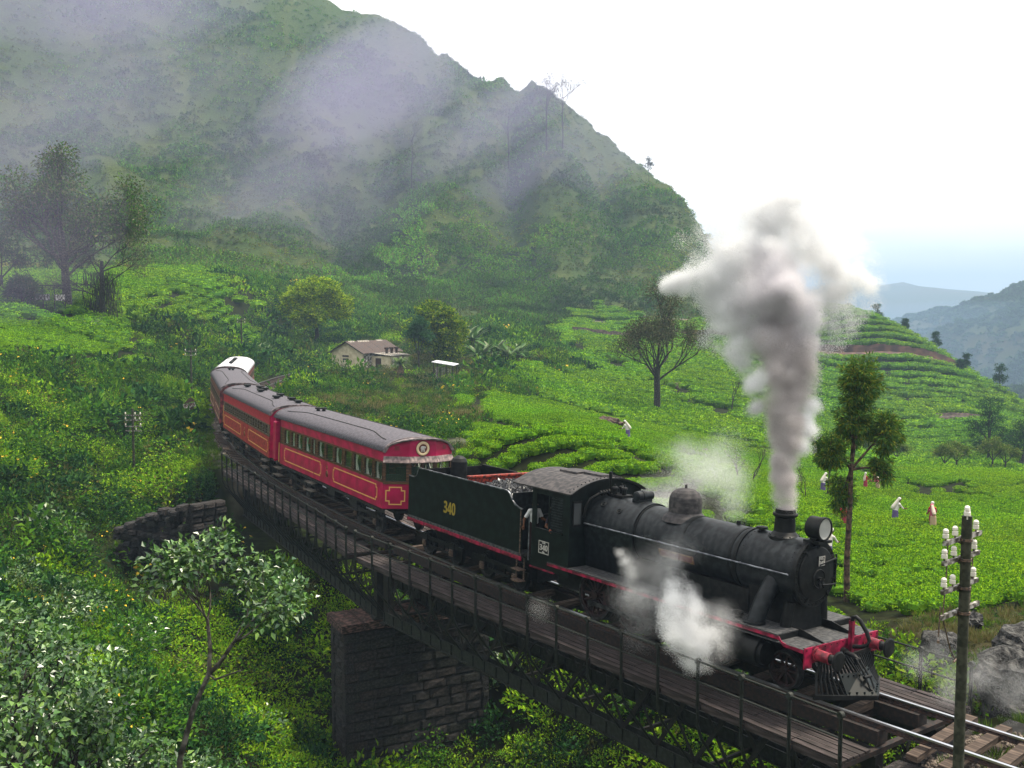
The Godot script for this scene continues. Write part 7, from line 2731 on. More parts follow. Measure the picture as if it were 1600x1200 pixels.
# ------------------------------------------------------------------ buildings
func make_buildings() -> void:
	make_roads()
	var base := at_valley(-23.2, 158.0)
	base.y = -0.5
	var sa := 0.5
	var ca := 0.866
	var e := right(sa) + ahead(ca)                 # along the ridge
	var g := right(ca) - ahead(sa)                 # towards the lean-to
	var h := thing("house", "cream-walled house with dark gabled roof and pale ridge on the knoll", "house", Transform3D(Basis(e, Vector3.UP, g), base))
	var l := 9.6
	var w := 6.2
	var s := Shape.new()
	# gable wall facing us: local x = 0, z from -w to 0
	s.prism([Vector2(-w, -0.6), Vector2(0, -0.6), Vector2(0, 2.55), Vector2(-w / 2, 4.05), Vector2(-w, 2.55)], 0.0, 0.2)
	obj("gable_wall", s, M.wall_cream, h)
	s = Shape.new()
	s.prism([Vector2(-w, -0.6), Vector2(0, -0.6), Vector2(0, 2.55), Vector2(-w / 2, 4.05), Vector2(-w, 2.55)], l - 0.2, l)
	s.box(0.2, l - 0.2, -0.6, 2.55, -0.2, 0.0)
	s.box(0.2, l - 0.2, -0.6, 2.55, -w, -w + 0.2)
	obj("side_wall", s, M.wall_white, h)
	for q in [[0.95, 1.65, 1.75, 2.0], [1.15, 1.5, 1.25, 1.5]]:
		s = Shape.new()
		var za: float = -w / 2 - q[1] / 2 - 0.1
		var zb: float = -w / 2 + q[1] / 2 - 0.5
		for i in 4:
			s.hexa([Vector3(-0.06, lerpf(q[2], q[3], i / 4.0), za), Vector3(0.0, lerpf(q[2], q[3], i / 4.0) + 0.05, za), Vector3(0.0, lerpf(q[2], q[3], i / 4.0) + 0.05, zb), Vector3(-0.06, lerpf(q[2], q[3], i / 4.0), zb), Vector3(-0.06, lerpf(q[2], q[3], i / 4.0) + 0.015, za), Vector3(0.0, lerpf(q[2], q[3], i / 4.0) + 0.065, za), Vector3(0.0, lerpf(q[2], q[3], i / 4.0) + 0.065, zb), Vector3(-0.06, lerpf(q[2], q[3], i / 4.0) + 0.015, zb)])
		s.box(-0.012, 0.0, q[2], q[3], za, zb)
		obj("wall_vent", s, M.door_wood, h)
	# roof sheets, each its own; purlins show at the verge
	for side in [1.0, -1.0]:
		for i in 9:
			s = Shape.new()
			var x0 := -0.45 + i * (l + 0.9) / 9.0
			var x1 := x0 + (l + 0.9) / 9.0 + 0.05
			var dy := 0.02 * (i % 2)
			for k in 6:
				var xa := lerpf(x0, x1, k / 6.0)
				var xb := lerpf(x0, x1, (k + 1) / 6.0)
				var ya := 0.03 * (k % 2) + dy
				var yb := 0.03 * ((k + 1) % 2) + dy
				var top := Vector3(0, 4.12, -w / 2)
				var eave := Vector3(0, 2.30, -w / 2 + side * (w / 2 + 0.45))
				s.hexa([Vector3(xa, eave.y + ya, eave.z), Vector3(xb, eave.y + yb, eave.z), Vector3(xb, top.y + yb, top.z), Vector3(xa, top.y + ya, top.z), Vector3(xa, eave.y + ya + 0.05, eave.z), Vector3(xb, eave.y + yb + 0.05, eave.z), Vector3(xb, top.y + yb + 0.05, top.z), Vector3(xa, top.y + ya + 0.05, top.z)])
			obj("roof_sheet", s, M.roof_sheet, h)
	for q in [[0.1, 1.6], [2.4, 5.2], [7.2, 8.8]]:
		s = Shape.new()
		s.prism([Vector2(-w / 2 - 0.36, 4.02), Vector2(-w / 2 + 0.36, 4.02), Vector2(-w / 2 + 0.05, 4.26), Vector2(-w / 2 - 0.05, 4.26)], q[0], q[1])
		obj("ridge_cap", s, M.ridge_pale, h)
	s = Shape.new()
	for side in [1.0, -1.0]:
		s.beam(Vector3(-0.47, 4.10, -w / 2), Vector3(-0.47, 2.28, -w / 2 + side * (w / 2 + 0.45)), 0.05, 0.16)
	obj("verge_board", s, M.door_wood, h)
	# the lean-to on the right with its door, and the whitewashed store
	s = Shape.new()
	s.box(2.2, 2.35, -0.6, 1.9, 0.0, 3.6)
	s.box(2.35, 7.0, -0.6, 1.9, 3.45, 3.6)
	obj("lean_to_wall", s, M.wall_cream, h)
	s = Shape.new()
	s.box(2.16, 2.2, -0.5, 1.45, 0.9, 1.8)
	var dr := obj("door", s, M.tank_brown, h)
	s = Shape.new()
	s.box(2.13, 2.2, -0.5, 1.5, 0.82, 0.9)
	s.box(2.13, 2.2, -0.5, 1.5, 1.8, 1.88)
	s.box(2.13, 2.2, 1.45, 1.55, 0.82, 1.88)
	obj("door_frame", s, M.door_wood, dr)
	s = Shape.new()
	s.hexa([Vector3(1.9, 1.92, 3.9), Vector3(7.3, 1.92, 3.9), Vector3(7.3, 2.28, 0.2), Vector3(1.9, 2.28, 0.2), Vector3(1.9, 2.02, 3.9), Vector3(7.3, 2.02, 3.9), Vector3(7.3, 2.38, 0.2), Vector3(1.9, 2.38, 0.2)])
	obj("lean_to_roof", s, M.ridge_pale, h)
	s = Shape.new()
	s.box(2.6, 2.75, -0.6, 1.7, 3.7, 6.4)
	for i in 7:
		s.box(2.52, 2.6, -0.5, 1.6 + 0.1 * (i % 2), 3.8 + i * 0.38, 4.02 + i * 0.38)
	obj("store_wall", s, M.wall_white, h)
	for i in 3:
		s = Shape.new()
		s.lathe(Vector3(4.0 + i * 1.3, 2.15, 1.6), Vector3.UP, [Vector2(0, 0.22), Vector2(0.7, 0.2), Vector2(0.75, 0.36), Vector2(1.05, 0.38), Vector2(1.1, 0.1), Vector2(1.1, 0.0)], 10)
		obj("chimney_pot", s, M.roof_sheet, h)
	# small shed with a tilted white sheet roof and slatted walls
	base = at_valley(-9.2, 140.0)
	var sh := thing("shed", "small open shed with tilted white sheet roof on thin posts", "shed", Transform3D(rot_y(YAW - 0.25), base))
	s = Shape.new()
	s.hexa([Vector3(-1.6, 2.55, -1.2), Vector3(1.6, 2.1, -1.2), Vector3(1.6, 2.0, 1.2), Vector3(-1.6, 2.45, 1.2), Vector3(-1.6, 2.63, -1.2), Vector3(1.6, 2.18, -1.2), Vector3(1.6, 2.08, 1.2), Vector3(-1.6, 2.53, 1.2)])
	obj("roof", s, M.white_roof, sh)
	for i in 10:
		s = Shape.new()
		var x := -1.35 + i * 0.29
		s.box(x, x + rnd(0.1, 0.2), -0.3, rnd(1.5, 2.0), 0.95, 1.0)
		obj("slat", s, M.crossarm if i % 3 else M.door_wood, sh)
	for q in [[-1.4, 0.9], [1.4, 0.9], [-1.4, -0.9], [1.4, -0.9]]:
		s = Shape.new()
		s.box(q[0] - 0.06, q[0] + 0.06, -0.4, 2.1 if q[0] > 0 else 2.45, q[1] - 0.06, q[1] + 0.06)
		obj("post", s, M.door_wood, sh)
	# white panels under the big tree, with the lean frame behind them
	base = at_valley(-55.6, 123.5, 1.35)
	var fe := thing("panel_fence", "row of four white panels standing in the tea under the greyish tree", "fence", Transform3D(rot_y(YAW), base))
	for q in [[-3.1, -2.3, -0.02], [-2.25, -1.2, 0.0], [-1.15, -0.35, -0.05], [0.25, 1.5, -0.1]]:
		s = Shape.new()
		s.box(q[0], q[1], q[2] + 0.1, q[2] + 0.85, -0.03, 0.03)
		obj("panel", s, M.board_white, fe)
	for x in [-3.1, -1.18, 0.2, 1.5]:
		s = Shape.new()
		s.box(x - 0.04, x + 0.04, -1.0, 1.9, -0.12, -0.04)
		obj("post", s, M.door_wood, fe)
	s = Shape.new()
	s.box(-3.1, 1.6, 1.82, 1.92, -0.14, -0.02)
	obj("rail", s, M.door_wood, fe)

# ------------------------------------------------------------------ poles, sign
func crossarm_pole(at: Vector3, top: float, r: float, arms: Array, label: String, dir: Vector3, deep := 2.0) -> Node3D:
	var zz := dir
	var xx := Vector3.UP.cross(zz)
	var p := thing("telegraph_pole", label, "telegraph pole", Transform3D(Basis(xx, Vector3.UP, zz), at))
	var h := top - at.y
	var s := Shape.new()
	s.tube([Vector3(0, -deep, 0), Vector3(0.01, h * 0.5, 0.005), Vector3(0, h, 0)], r * 1.15, r, 12)
	obj("post", s, M.pole_wood, p)
	for a in arms:
		var y: float = h - a[0]
		s = Shape.new()
		s.box(r * 0.9, r * 0.9 + 0.05, y - 0.035, y + 0.035, a[1], a[2])
		var arm := obj("crossarm", s, M.crossarm if r < 0.1 else M.stay_metal, p)
		s = Shape.new()
		s.lathe(Vector3(0, y, 0), Vector3.UP, [Vector2(-0.02, r * 1.02), Vector2(-0.02, r * 1.2), Vector2(0.02, r * 1.2), Vector2(0.02, r * 1.02)], 14)
		s.tube([Vector3(r * 0.95, y - 0.02, -r * 1.6), Vector3(r * 1.2, y - 0.07, 0), Vector3(r * 0.95, y - 0.02, r * 1.6)], 0.014, 0.014, 6)
		obj("bracket", s, M.stay_metal, arm)
		for z in a[3]:
			s = Shape.new()
			var c := Vector3(r * 0.9 + 0.025, y + 0.035, z)
			s.cyl(c, c + Vector3(0, 0.06, 0), 0.012, 6)
			obj("insulator_pin", s, M.stay_metal, arm)
			s = Shape.new()
			s.lathe(c + Vector3(0, 0.045, 0), Vector3.UP, [Vector2(0, 0.035), Vector2(0, 0.046), Vector2(0.055, 0.044), Vector2(0.06, 0.030), Vector2(0.075, 0.030), Vector2(0.08, 0.043), Vector2(0.115, 0.040), Vector2(0.135, 0.022), Vector2(0.14, 0.0)], 14)
			obj("insulator", s, M.insulator, arm)
	return p

func make_poles() -> void:
	var across := (track(5.0, -1.0) - track(5.0, 1.0)).normalized()     # away from us, over the line
	var foot := at_valley(6.8, 15.0)
	var p := crossarm_pole(foot, 5.92, 0.075, [[0.36, -0.50, 0.66, [-0.46, -0.17, 0.50]], [0.66, -0.52, 0.62, [-0.48, -0.19, 0.46]], [1.09, -0.52, 0.60, [-0.47, -0.2, 0.46]], [1.47, -0.54, 0.66, []]], "mossy telegraph pole with white crossarms nearest the camera on the right", across)
	var h := 5.92 - foot.y
	var s := Shape.new()
	for z in [-0.06, 0.03]:
		s.lathe(Vector3(z * 0.5, h + 0.02, z), Vector3.UP, [Vector2(-0.06, 0.012), Vector2(0, 0.012), Vector2(0, 0.05), Vector2(0.05, 0.046), Vector2(0.06, 0.03), Vector2(0.075, 0.03), Vector2(0.08, 0.042), Vector2(0.12, 0.035), Vector2(0.135, 0.0)], 14)
	obj("top_insulator", s, M.insulator, p)
	s = Shape.new()
	s.tube([Vector3(0.12, h - 0.38, -0.33), Vector3(0.12, h - 0.9, -0.35), Vector3(0.12, h - 1.50, -0.42)], 0.011, 0.011, 6)
	s.tube([Vector3(0.12, h - 1.50, -0.42), Vector3(0.11, h - 2.05, -0.16), Vector3(0.09, h - 2.2, -0.05)], 0.011, 0.011, 6)
	s.tube([Vector3(0.12, h - 0.34, 0.52), Vector3(0.12, h - 1.0, 0.47), Vector3(0.11, h - 1.50, 0.40), Vector3(0.09, h - 1.85, 0.20)], 0.011, 0.011, 6)
	s.tube([Vector3(0.1, h - 1.30, -0.54), Vector3(0.1, h - 1.75, -0.57)], 0.012, 0.012, 6)
	s.lathe(Vector3(0.1, h - 1.82, -0.57), Vector3.UP, [Vector2(-0.03, 0.0), Vector2(-0.02, 0.022), Vector2(0.02, 0.022), Vector2(0.03, 0.0)], 8)
	s.tube([Vector3(0.09, h - 2.23, -0.1), Vector3(0.13, h - 2.27, 0.0), Vector3(0.1, h - 2.2, 0.12)], 0.016, 0.016, 6)
	obj("stay_rod", s, M.stay_metal, p)
	var dir2 := right(-1.0)
	var b := at_valley(-25.5, 68.0)
	crossarm_pole(b, b.y + 4.85, 0.075, [[0.45, -0.62, 0.50, [-0.55, -0.2, 0.45]], [0.78, -0.62, 0.5, [-0.5, -0.2, 0.45]], [1.2, -0.62, 0.5, [-0.55, 0.45]], [1.5, -0.62, 0.5, [-0.25]]], "thin black telegraph pole with white insulators on the left bank", dir2)
	b = at_valley(-31.6, 100.0)
	crossarm_pole(b, b.y + 4.6, 0.09, [[0.3, -0.6, 0.6, [-0.5, 0.5]], [0.7, -0.6, 0.6, [-0.5, 0.5]]], "second telegraph pole left of the last carriage", dir2)
	b = at_valley(-37.2, 140.0)
	crossarm_pole(b, b.y + 5.0, 0.09, [[0.3, -0.6, 0.6, [-0.5, 0.5]], [0.7, -0.6, 0.6, [-0.5, 0.5]]], "farthest telegraph pole, behind the white-roofed carriage", dir2)
	# the little track-side board
	b = at_valley(-25.2, 79.0)
	var sg := thing("track_sign", "small white board with dark lettering on a pale post left of the train", "sign", Transform3D(rot_y(YAW + 0.25), b))
	s = Shape.new()
	s.box(-0.055, 0.055, -0.5, 1.75, -0.05, 0.05)
	obj("post", s, M.board_white, sg)
	s = Shape.new()
	s.t = Transform3D(Basis(Vector3(0, 0, 1), 0.2), Vector3(0.03, 1.95, 0.06))
	s.box(-0.45, 0.45, -0.17, 0.17, 0, 0.03)
	var bd := obj("board", s, M.board_white, sg)
	s = Shape.new()
	s.t = Transform3D(Basis(Vector3(0, 0, 1), 0.2), Vector3(0.03, 1.95, 0.06))
	for i in 7:
		s.box(-0.38 + i * 0.11, -0.31 + i * 0.11, -0.07, 0.08, 0.03, 0.036)
	obj("worn_letters", s, M.crest_brown, bd)
	s = Shape.new()
	s.prism_x([Vector2(-0.42, 2.05), Vector2(0.46, 2.28), Vector2(0.12, 2.62)], -0.02, 0.02)
	s.prism_x([Vector2(-0.2, 1.5), Vector2(0.4, 1.62), Vector2(0.3, 1.85), Vector2(-0.1, 1.8)], -0.02, 0.02)
	obj("back_board", s, M.tank_brown, sg)

# ------------------------------------------------------------------ rocks
func boulder(seed_: int, sx: float, sy: float, sz: float, rough: float) -> ArrayMesh:
	var n := FastNoiseLite.new()
	n.seed = seed_
	n.frequency = 0.9
	n.fractal_octaves = 4
	var s := Shape.new()
	var nu := 26
	var nv := 16
	var at := func(i: int, j: int) -> Vector3:
		var a := TAU * (i % nu) / nu
		var b := PI * j / nv - PI / 2
		var d := Vector3(cos(b) * cos(a), sin(b), cos(b) * sin(a))
		# squarish: pushed towards a rounded block, then broken up
		var m := maxf(absf(d.x), maxf(absf(d.y), absf(d.z)))
		var r := lerpf(1.0, 1.0 / m, 0.45) * (1.0 + rough * n.get_noise_3dv(d * 1.5) + rough * 0.35 * n.get_noise_3dv(d * 5.0))
		return d * r * Vector3(sx, sy, sz)
	for j in nv:
		for i in nu:
			var a: Vector3 = at.call(i, j)
			var b: Vector3 = at.call(i + 1, j)
			var c: Vector3 = at.call(i + 1, j + 1)
			var e: Vector3 = at.call(i, j + 1)
			var m := (a + b + c + e) / 4.0
			if j > 0:
				s.flat(a, b, c, m)
			if j < nv - 1:
				s.flat(a, c, e, m)
	return s.done()

func make_rocks() -> void:
	for q in [[12.6, 29.2, 0.55, 0.60, 0.5, 0.22, "squarish dark boulder beside the telegraph pole across the track", 0.45], [14.3, 31.0, 0.42, 0.34, 0.32, 0.55, "smaller grey boulder just right of the telegraph pole", 0.55], [13.2, 26.0, 0.95, 0.95, 0.9, 0.45, "largest rough grey boulder cut by the right edge", -0.05], [14.6, 28.0, 0.8, 0.6, 0.8, 0.4, "brown-topped boulder behind the largest one at the right edge", 0.25], [11.5, 26.9, 0.30, 0.20, 0.26, 0.45, "small rounded stone beyond the far handrail", 0.1], [10.5, 30.6, 0.35, 0.2, 0.3, 0.4, "low stone at the tea's edge right of the cowcatcher", 0.12], [12.9, 25.2, 0.45, 0.2, 0.4, 0.4, "flat stone beside the rails at the right edge", 0.05], [8.4, 88.0, 1.25, 0.75, 0.8, 0.4, "brown rock outcrop in the tea above the cab", 0.4], [11.2, 86.0, 0.6, 0.4, 0.5, 0.4, "small rock right of the brown outcrop in the tea", 0.2], [17.4, 92.0, 0.9, 0.4, 0.6, 0.4, "low rock in the tea right of the lone tree's foot", 0.2], [61.0, 170.0, 2.2, 1.0, 1.2, 0.4, "stony patch on the tea hill right of the feathery tree", 0.3], [50.0, 172.0, 1.8, 0.9, 1.2, 0.4, "grey rock on the tea hill behind the feathery tree", 0.3], [23.0, 172.0, 1.6, 0.8, 1.0, 0.4, "grey rock in the tea right of the lone tree", 0.3], [25.5, 158.0, 1.2, 0.7, 0.9, 0.4, "second grey rock in the tea below the first", 0.3]]:
		var o := put_mesh("boulder", boulder(int(q[0] * 31.0), q[2], q[3], q[4], q[5]), M.boulder if q[1] < 60.0 else M.tank_brown)
		o.transform = Transform3D(rot_y(q[0] * 3.0), at_valley(q[0], q[1], q[3] * q[7]))
		tag(o, q[6], "boulder")
# ------------------------------------------------------------------ people
# a body as one surface: tapered limbs joined smoothly, meshed as surface nets
func body(bones: Array, cell: float, k := 0.035) -> Shape:
	var lo := Vector3.ONE * 1e9
	var hi := -lo
	for b in bones:
		var r := maxf(b[2], b[3]) + cell * 2.0
		for q in [b[0], b[1]]:
			lo = lo.min(q - Vector3.ONE * r)
			hi = hi.max(q + Vector3.ONE * r)
	var n := Vector3i(((hi - lo) / cell).ceil()) + Vector3i.ONE
	var f := PackedFloat32Array()
	f.resize(n.x * n.y * n.z)
	f.fill(1.0)
	var who := PackedInt32Array()
	who.resize(f.size())
	var best := PackedFloat32Array()
	best.resize(f.size())
	best.fill(1e9)
	for bi in bones.size():
		var b = bones[bi]
		var a: Vector3 = b[0]
		var ab: Vector3 = b[1] - a
		var l2 := maxf(ab.length_squared(), 1e-9)
		var pad := Vector3.ONE * (maxf(b[2], b[3]) + k + cell * 2.0)
		var c0 := Vector3i(((a.min(b[1]) - pad - lo) / cell).floor()).clamp(Vector3i.ZERO, n - Vector3i.ONE)
		var c1 := Vector3i(((a.max(b[1]) + pad - lo) / cell).ceil()).clamp(Vector3i.ZERO, n - Vector3i.ONE)
		for z in range(c0.z, c1.z + 1):
			for y in range(c0.y, c1.y + 1):
				var o := (z * n.y + y) * n.x
				for x in range(c0.x, c1.x + 1):
					var p := lo + Vector3(x, y, z) * cell - a
					var t := clampf(p.dot(ab) / l2, 0.0, 1.0)
					var d: float = (p - ab * t).length() - lerpf(b[2], b[3], t)
					var i := o + x
					if d < best[i]:
						best[i] = d
						who[i] = bi
					var h := maxf(k - absf(f[i] - d), 0.0) / k
					f[i] = minf(f[i], d) - h * h * k * 0.25
	var at := {}
	var s := Shape.new()
	var pts := PackedVector3Array()
	var col := PackedColorArray()
	var steps_ := [1, n.x, n.x * n.y]
	for z in n.z - 1:
		for y in n.y - 1:
			for x in n.x - 1:
				var i := (z * n.y + y) * n.x + x
				var inside := 0
				for c in 8:
					if f[i + (c & 1) + ((c >> 1) & 1) * n.x + (c >> 2) * n.x * n.y] < 0.0:
						inside += 1
				if inside == 0 or inside == 8:
					continue
				var sum := Vector3.ZERO
				var m := 0
				for c in 8:
					for ax in 3:
						if c & (1 << ax):
							continue
						var e := c | (1 << ax)
						var fa := f[i + (c & 1) + ((c >> 1) & 1) * n.x + (c >> 2) * n.x * n.y]
						var fb := f[i + (e & 1) + ((e >> 1) & 1) * n.x + (e >> 2) * n.x * n.y]
						if (fa < 0.0) != (fb < 0.0):
							var t := fa / (fa - fb)
							sum += Vector3(c & 1, (c >> 1) & 1, c >> 2).lerp(Vector3(e & 1, (e >> 1) & 1, e >> 2), t)
							m += 1
				at[i] = pts.size()
				pts.append(lo + (Vector3(x, y, z) + sum / m) * cell)
				col.append(bones[who[i]][4])
	var nor := PackedVector3Array()
	nor.resize(pts.size())
	var tris := PackedInt32Array()
	for i in at:
		for ax in 3:
			var j: int = i + steps_[ax]
			if j >= f.size() or (f[i] < 0.0) == (f[j] < 0.0):
				continue
			var s1: int = steps_[(ax + 1) % 3]
			var s2: int = steps_[(ax + 2) % 3]
			if not (at.has(i - s1) and at.has(i - s2) and at.has(i - s1 - s2)):
				continue
			var q := [at[i], at[i - s1], at[i - s1 - s2], at[i - s2]]
			var out := Vector3.ZERO
			out[ax] = 1.0 if f[i] < 0.0 else -1.0
			var m := (pts[q[1]] - pts[q[0]]).cross(pts[q[2]] - pts[q[0]])
			if m.dot(out) < 0.0:
				m = -m
			for k2 in 4:
				nor[q[k2]] += m
			tris.append_array([q[0], q[1], q[2], q[0], q[2], q[3]])
	for i in range(0, tris.size(), 3):
		s.tint = col[tris[i]]
		s.tri(pts[tris[i]], pts[tris[i + 1]], pts[tris[i + 2]], nor[tris[i]], nor[tris[i + 1]], nor[tris[i + 2]])
	return s

const SKIN := Color(0.105, 0.050, 0.030)
const HAIR := Color(0.008, 0.007, 0.007)

# eyes, nose, lips and ears on a head of radius 0.1 whose centre is c, facing d
func face(s: Shape, c: Vector3, d: Vector3, skin: Color) -> void:
	var sd := d.cross(Vector3.UP).normalized()
	var up := sd.cross(d)
	s.tint = skin
	s.lathe(c + d * 0.085 + up * 0.012, d - up * 0.7, [Vector2(0, 0.010), Vector2(0.03, 0.014), Vector2(0.036, 0.0)], 8)
	for k in [-1.0, 1.0]:
		s.lathe(c + sd * 0.088 * k - up * 0.005, sd * k, [Vector2(0, 0.03), Vector2(0.014, 0.028), Vector2(0.016, 0.0)], 8)
	s.tint = Color(0.5, 0.47, 0.42)
	for k in [-1.0, 1.0]:
		s.lathe(c + d * 0.086 + sd * 0.034 * k + up * 0.022, d, [Vector2(0, 0.013), Vector2(0.006, 0.010), Vector2(0.008, 0.0)], 8)
	s.tint = Color(0.01, 0.008, 0.008)
	for k in [-1.0, 1.0]:
		s.lathe(c + d * 0.093 + sd * 0.034 * k + up * 0.022, d, [Vector2(0, 0.006), Vector2(0.002, 0.0)], 6)
		s.beam(c + d * 0.093 + sd * 0.018 * k + up * 0.044, c + d * 0.086 + sd * 0.054 * k + up * 0.042, 0.008, 0.008)
	s.tint = Color(0.12, 0.04, 0.035)
	s.beam(c + d * 0.088 - sd * 0.024 - up * 0.048, c + d * 0.088 + sd * 0.024 - up * 0.048, 0.010, 0.012)

# a palm with four unequal fingers and a thumb, closed round something below it
func hand(s: Shape, p: Vector3, along: Vector3, palm_down: Vector3, skin: Color, curl: float) -> void:
	s.tint = skin
	var sd := along.cross(palm_down).normalized()
	s.tube([p, p + along * 0.045, p + along * 0.085], 0.030, 0.036, 8)
	for i in 4:
		var l: float = [0.062, 0.072, 0.068, 0.052][i]
		var a := p + along * 0.082 + sd * (i - 1.5) * 0.019
		var b := a + (along * cos(curl) + palm_down * sin(curl)) * l * 0.5
		var c := b + (along * cos(curl * 2.2) + palm_down * sin(curl * 2.2)) * l * 0.5
		s.tube([a, b, c], 0.0095, 0.0075, 6)
	var t := p + along * 0.03 - sd * 0.032
	s.tube([t, t + along * 0.03 - sd * 0.022 + palm_down * 0.012, t + along * 0.052 - sd * 0.016 + palm_down * 0.028], 0.011, 0.009, 6)

func standing(shirt: Color, cloth: Color, arm_r: Array, arm_l: Array, sleeve := true) -> Array:
	var b := []
	for z in [0.09, -0.09]:
		b.append([Vector3(0, 0.88, z), Vector3(0.03, 0.47, z * 1.1), 0.085, 0.058, cloth])
		b.append([Vector3(0.03, 0.47, z * 1.1), Vector3(-0.01, 0.09, z * 1.1), 0.056, 0.045, cloth])
		b.append([Vector3(-0.02, 0.04, z * 1.1), Vector3(0.14, 0.03, z * 1.2), 0.042, 0.032, Color(0.02, 0.016, 0.014)])
	b.append([Vector3(0, 0.93, -0.06), Vector3(0, 0.93, 0.06), 0.105, 0.105, cloth])
	b.append([Vector3(0, 1.02, 0), Vector3(0.01, 1.24, 0), 0.125, 0.135, shirt])
	b.append([Vector3(0, 1.22, -0.06), Vector3(0, 1.22, 0.06), 0.115, 0.115, shirt])
	b.append([Vector3(-0.01, 1.36, -0.15), Vector3(-0.01, 1.36, 0.15), 0.062, 0.062, shirt])
	b.append([Vector3(0, 1.38, 0), Vector3(0.015, 1.48, 0), 0.055, 0.050, SKIN])
	b.append([Vector3(0.03, 1.53, 0), Vector3(0.035, 1.56, 0), 0.072, 0.078, SKIN])
	b.append([Vector3(0.01, 1.59, 0), Vector3(0.02, 1.60, 0), 0.094, 0.094, HAIR])
	for q in [[arm_r, 0.17], [arm_l, -0.17]]:
		var sh := Vector3(-0.01, 1.35, q[1])
		b.append([sh, sh.lerp(q[0][0], 0.62), 0.058, 0.054, shirt])
		b.append([sh.lerp(q[0][0], 0.55), q[0][0], 0.046, 0.040, SKIN if sleeve else shirt])
		b.append([q[0][0], q[0][1], 0.040, 0.028, SKIN])
	return b

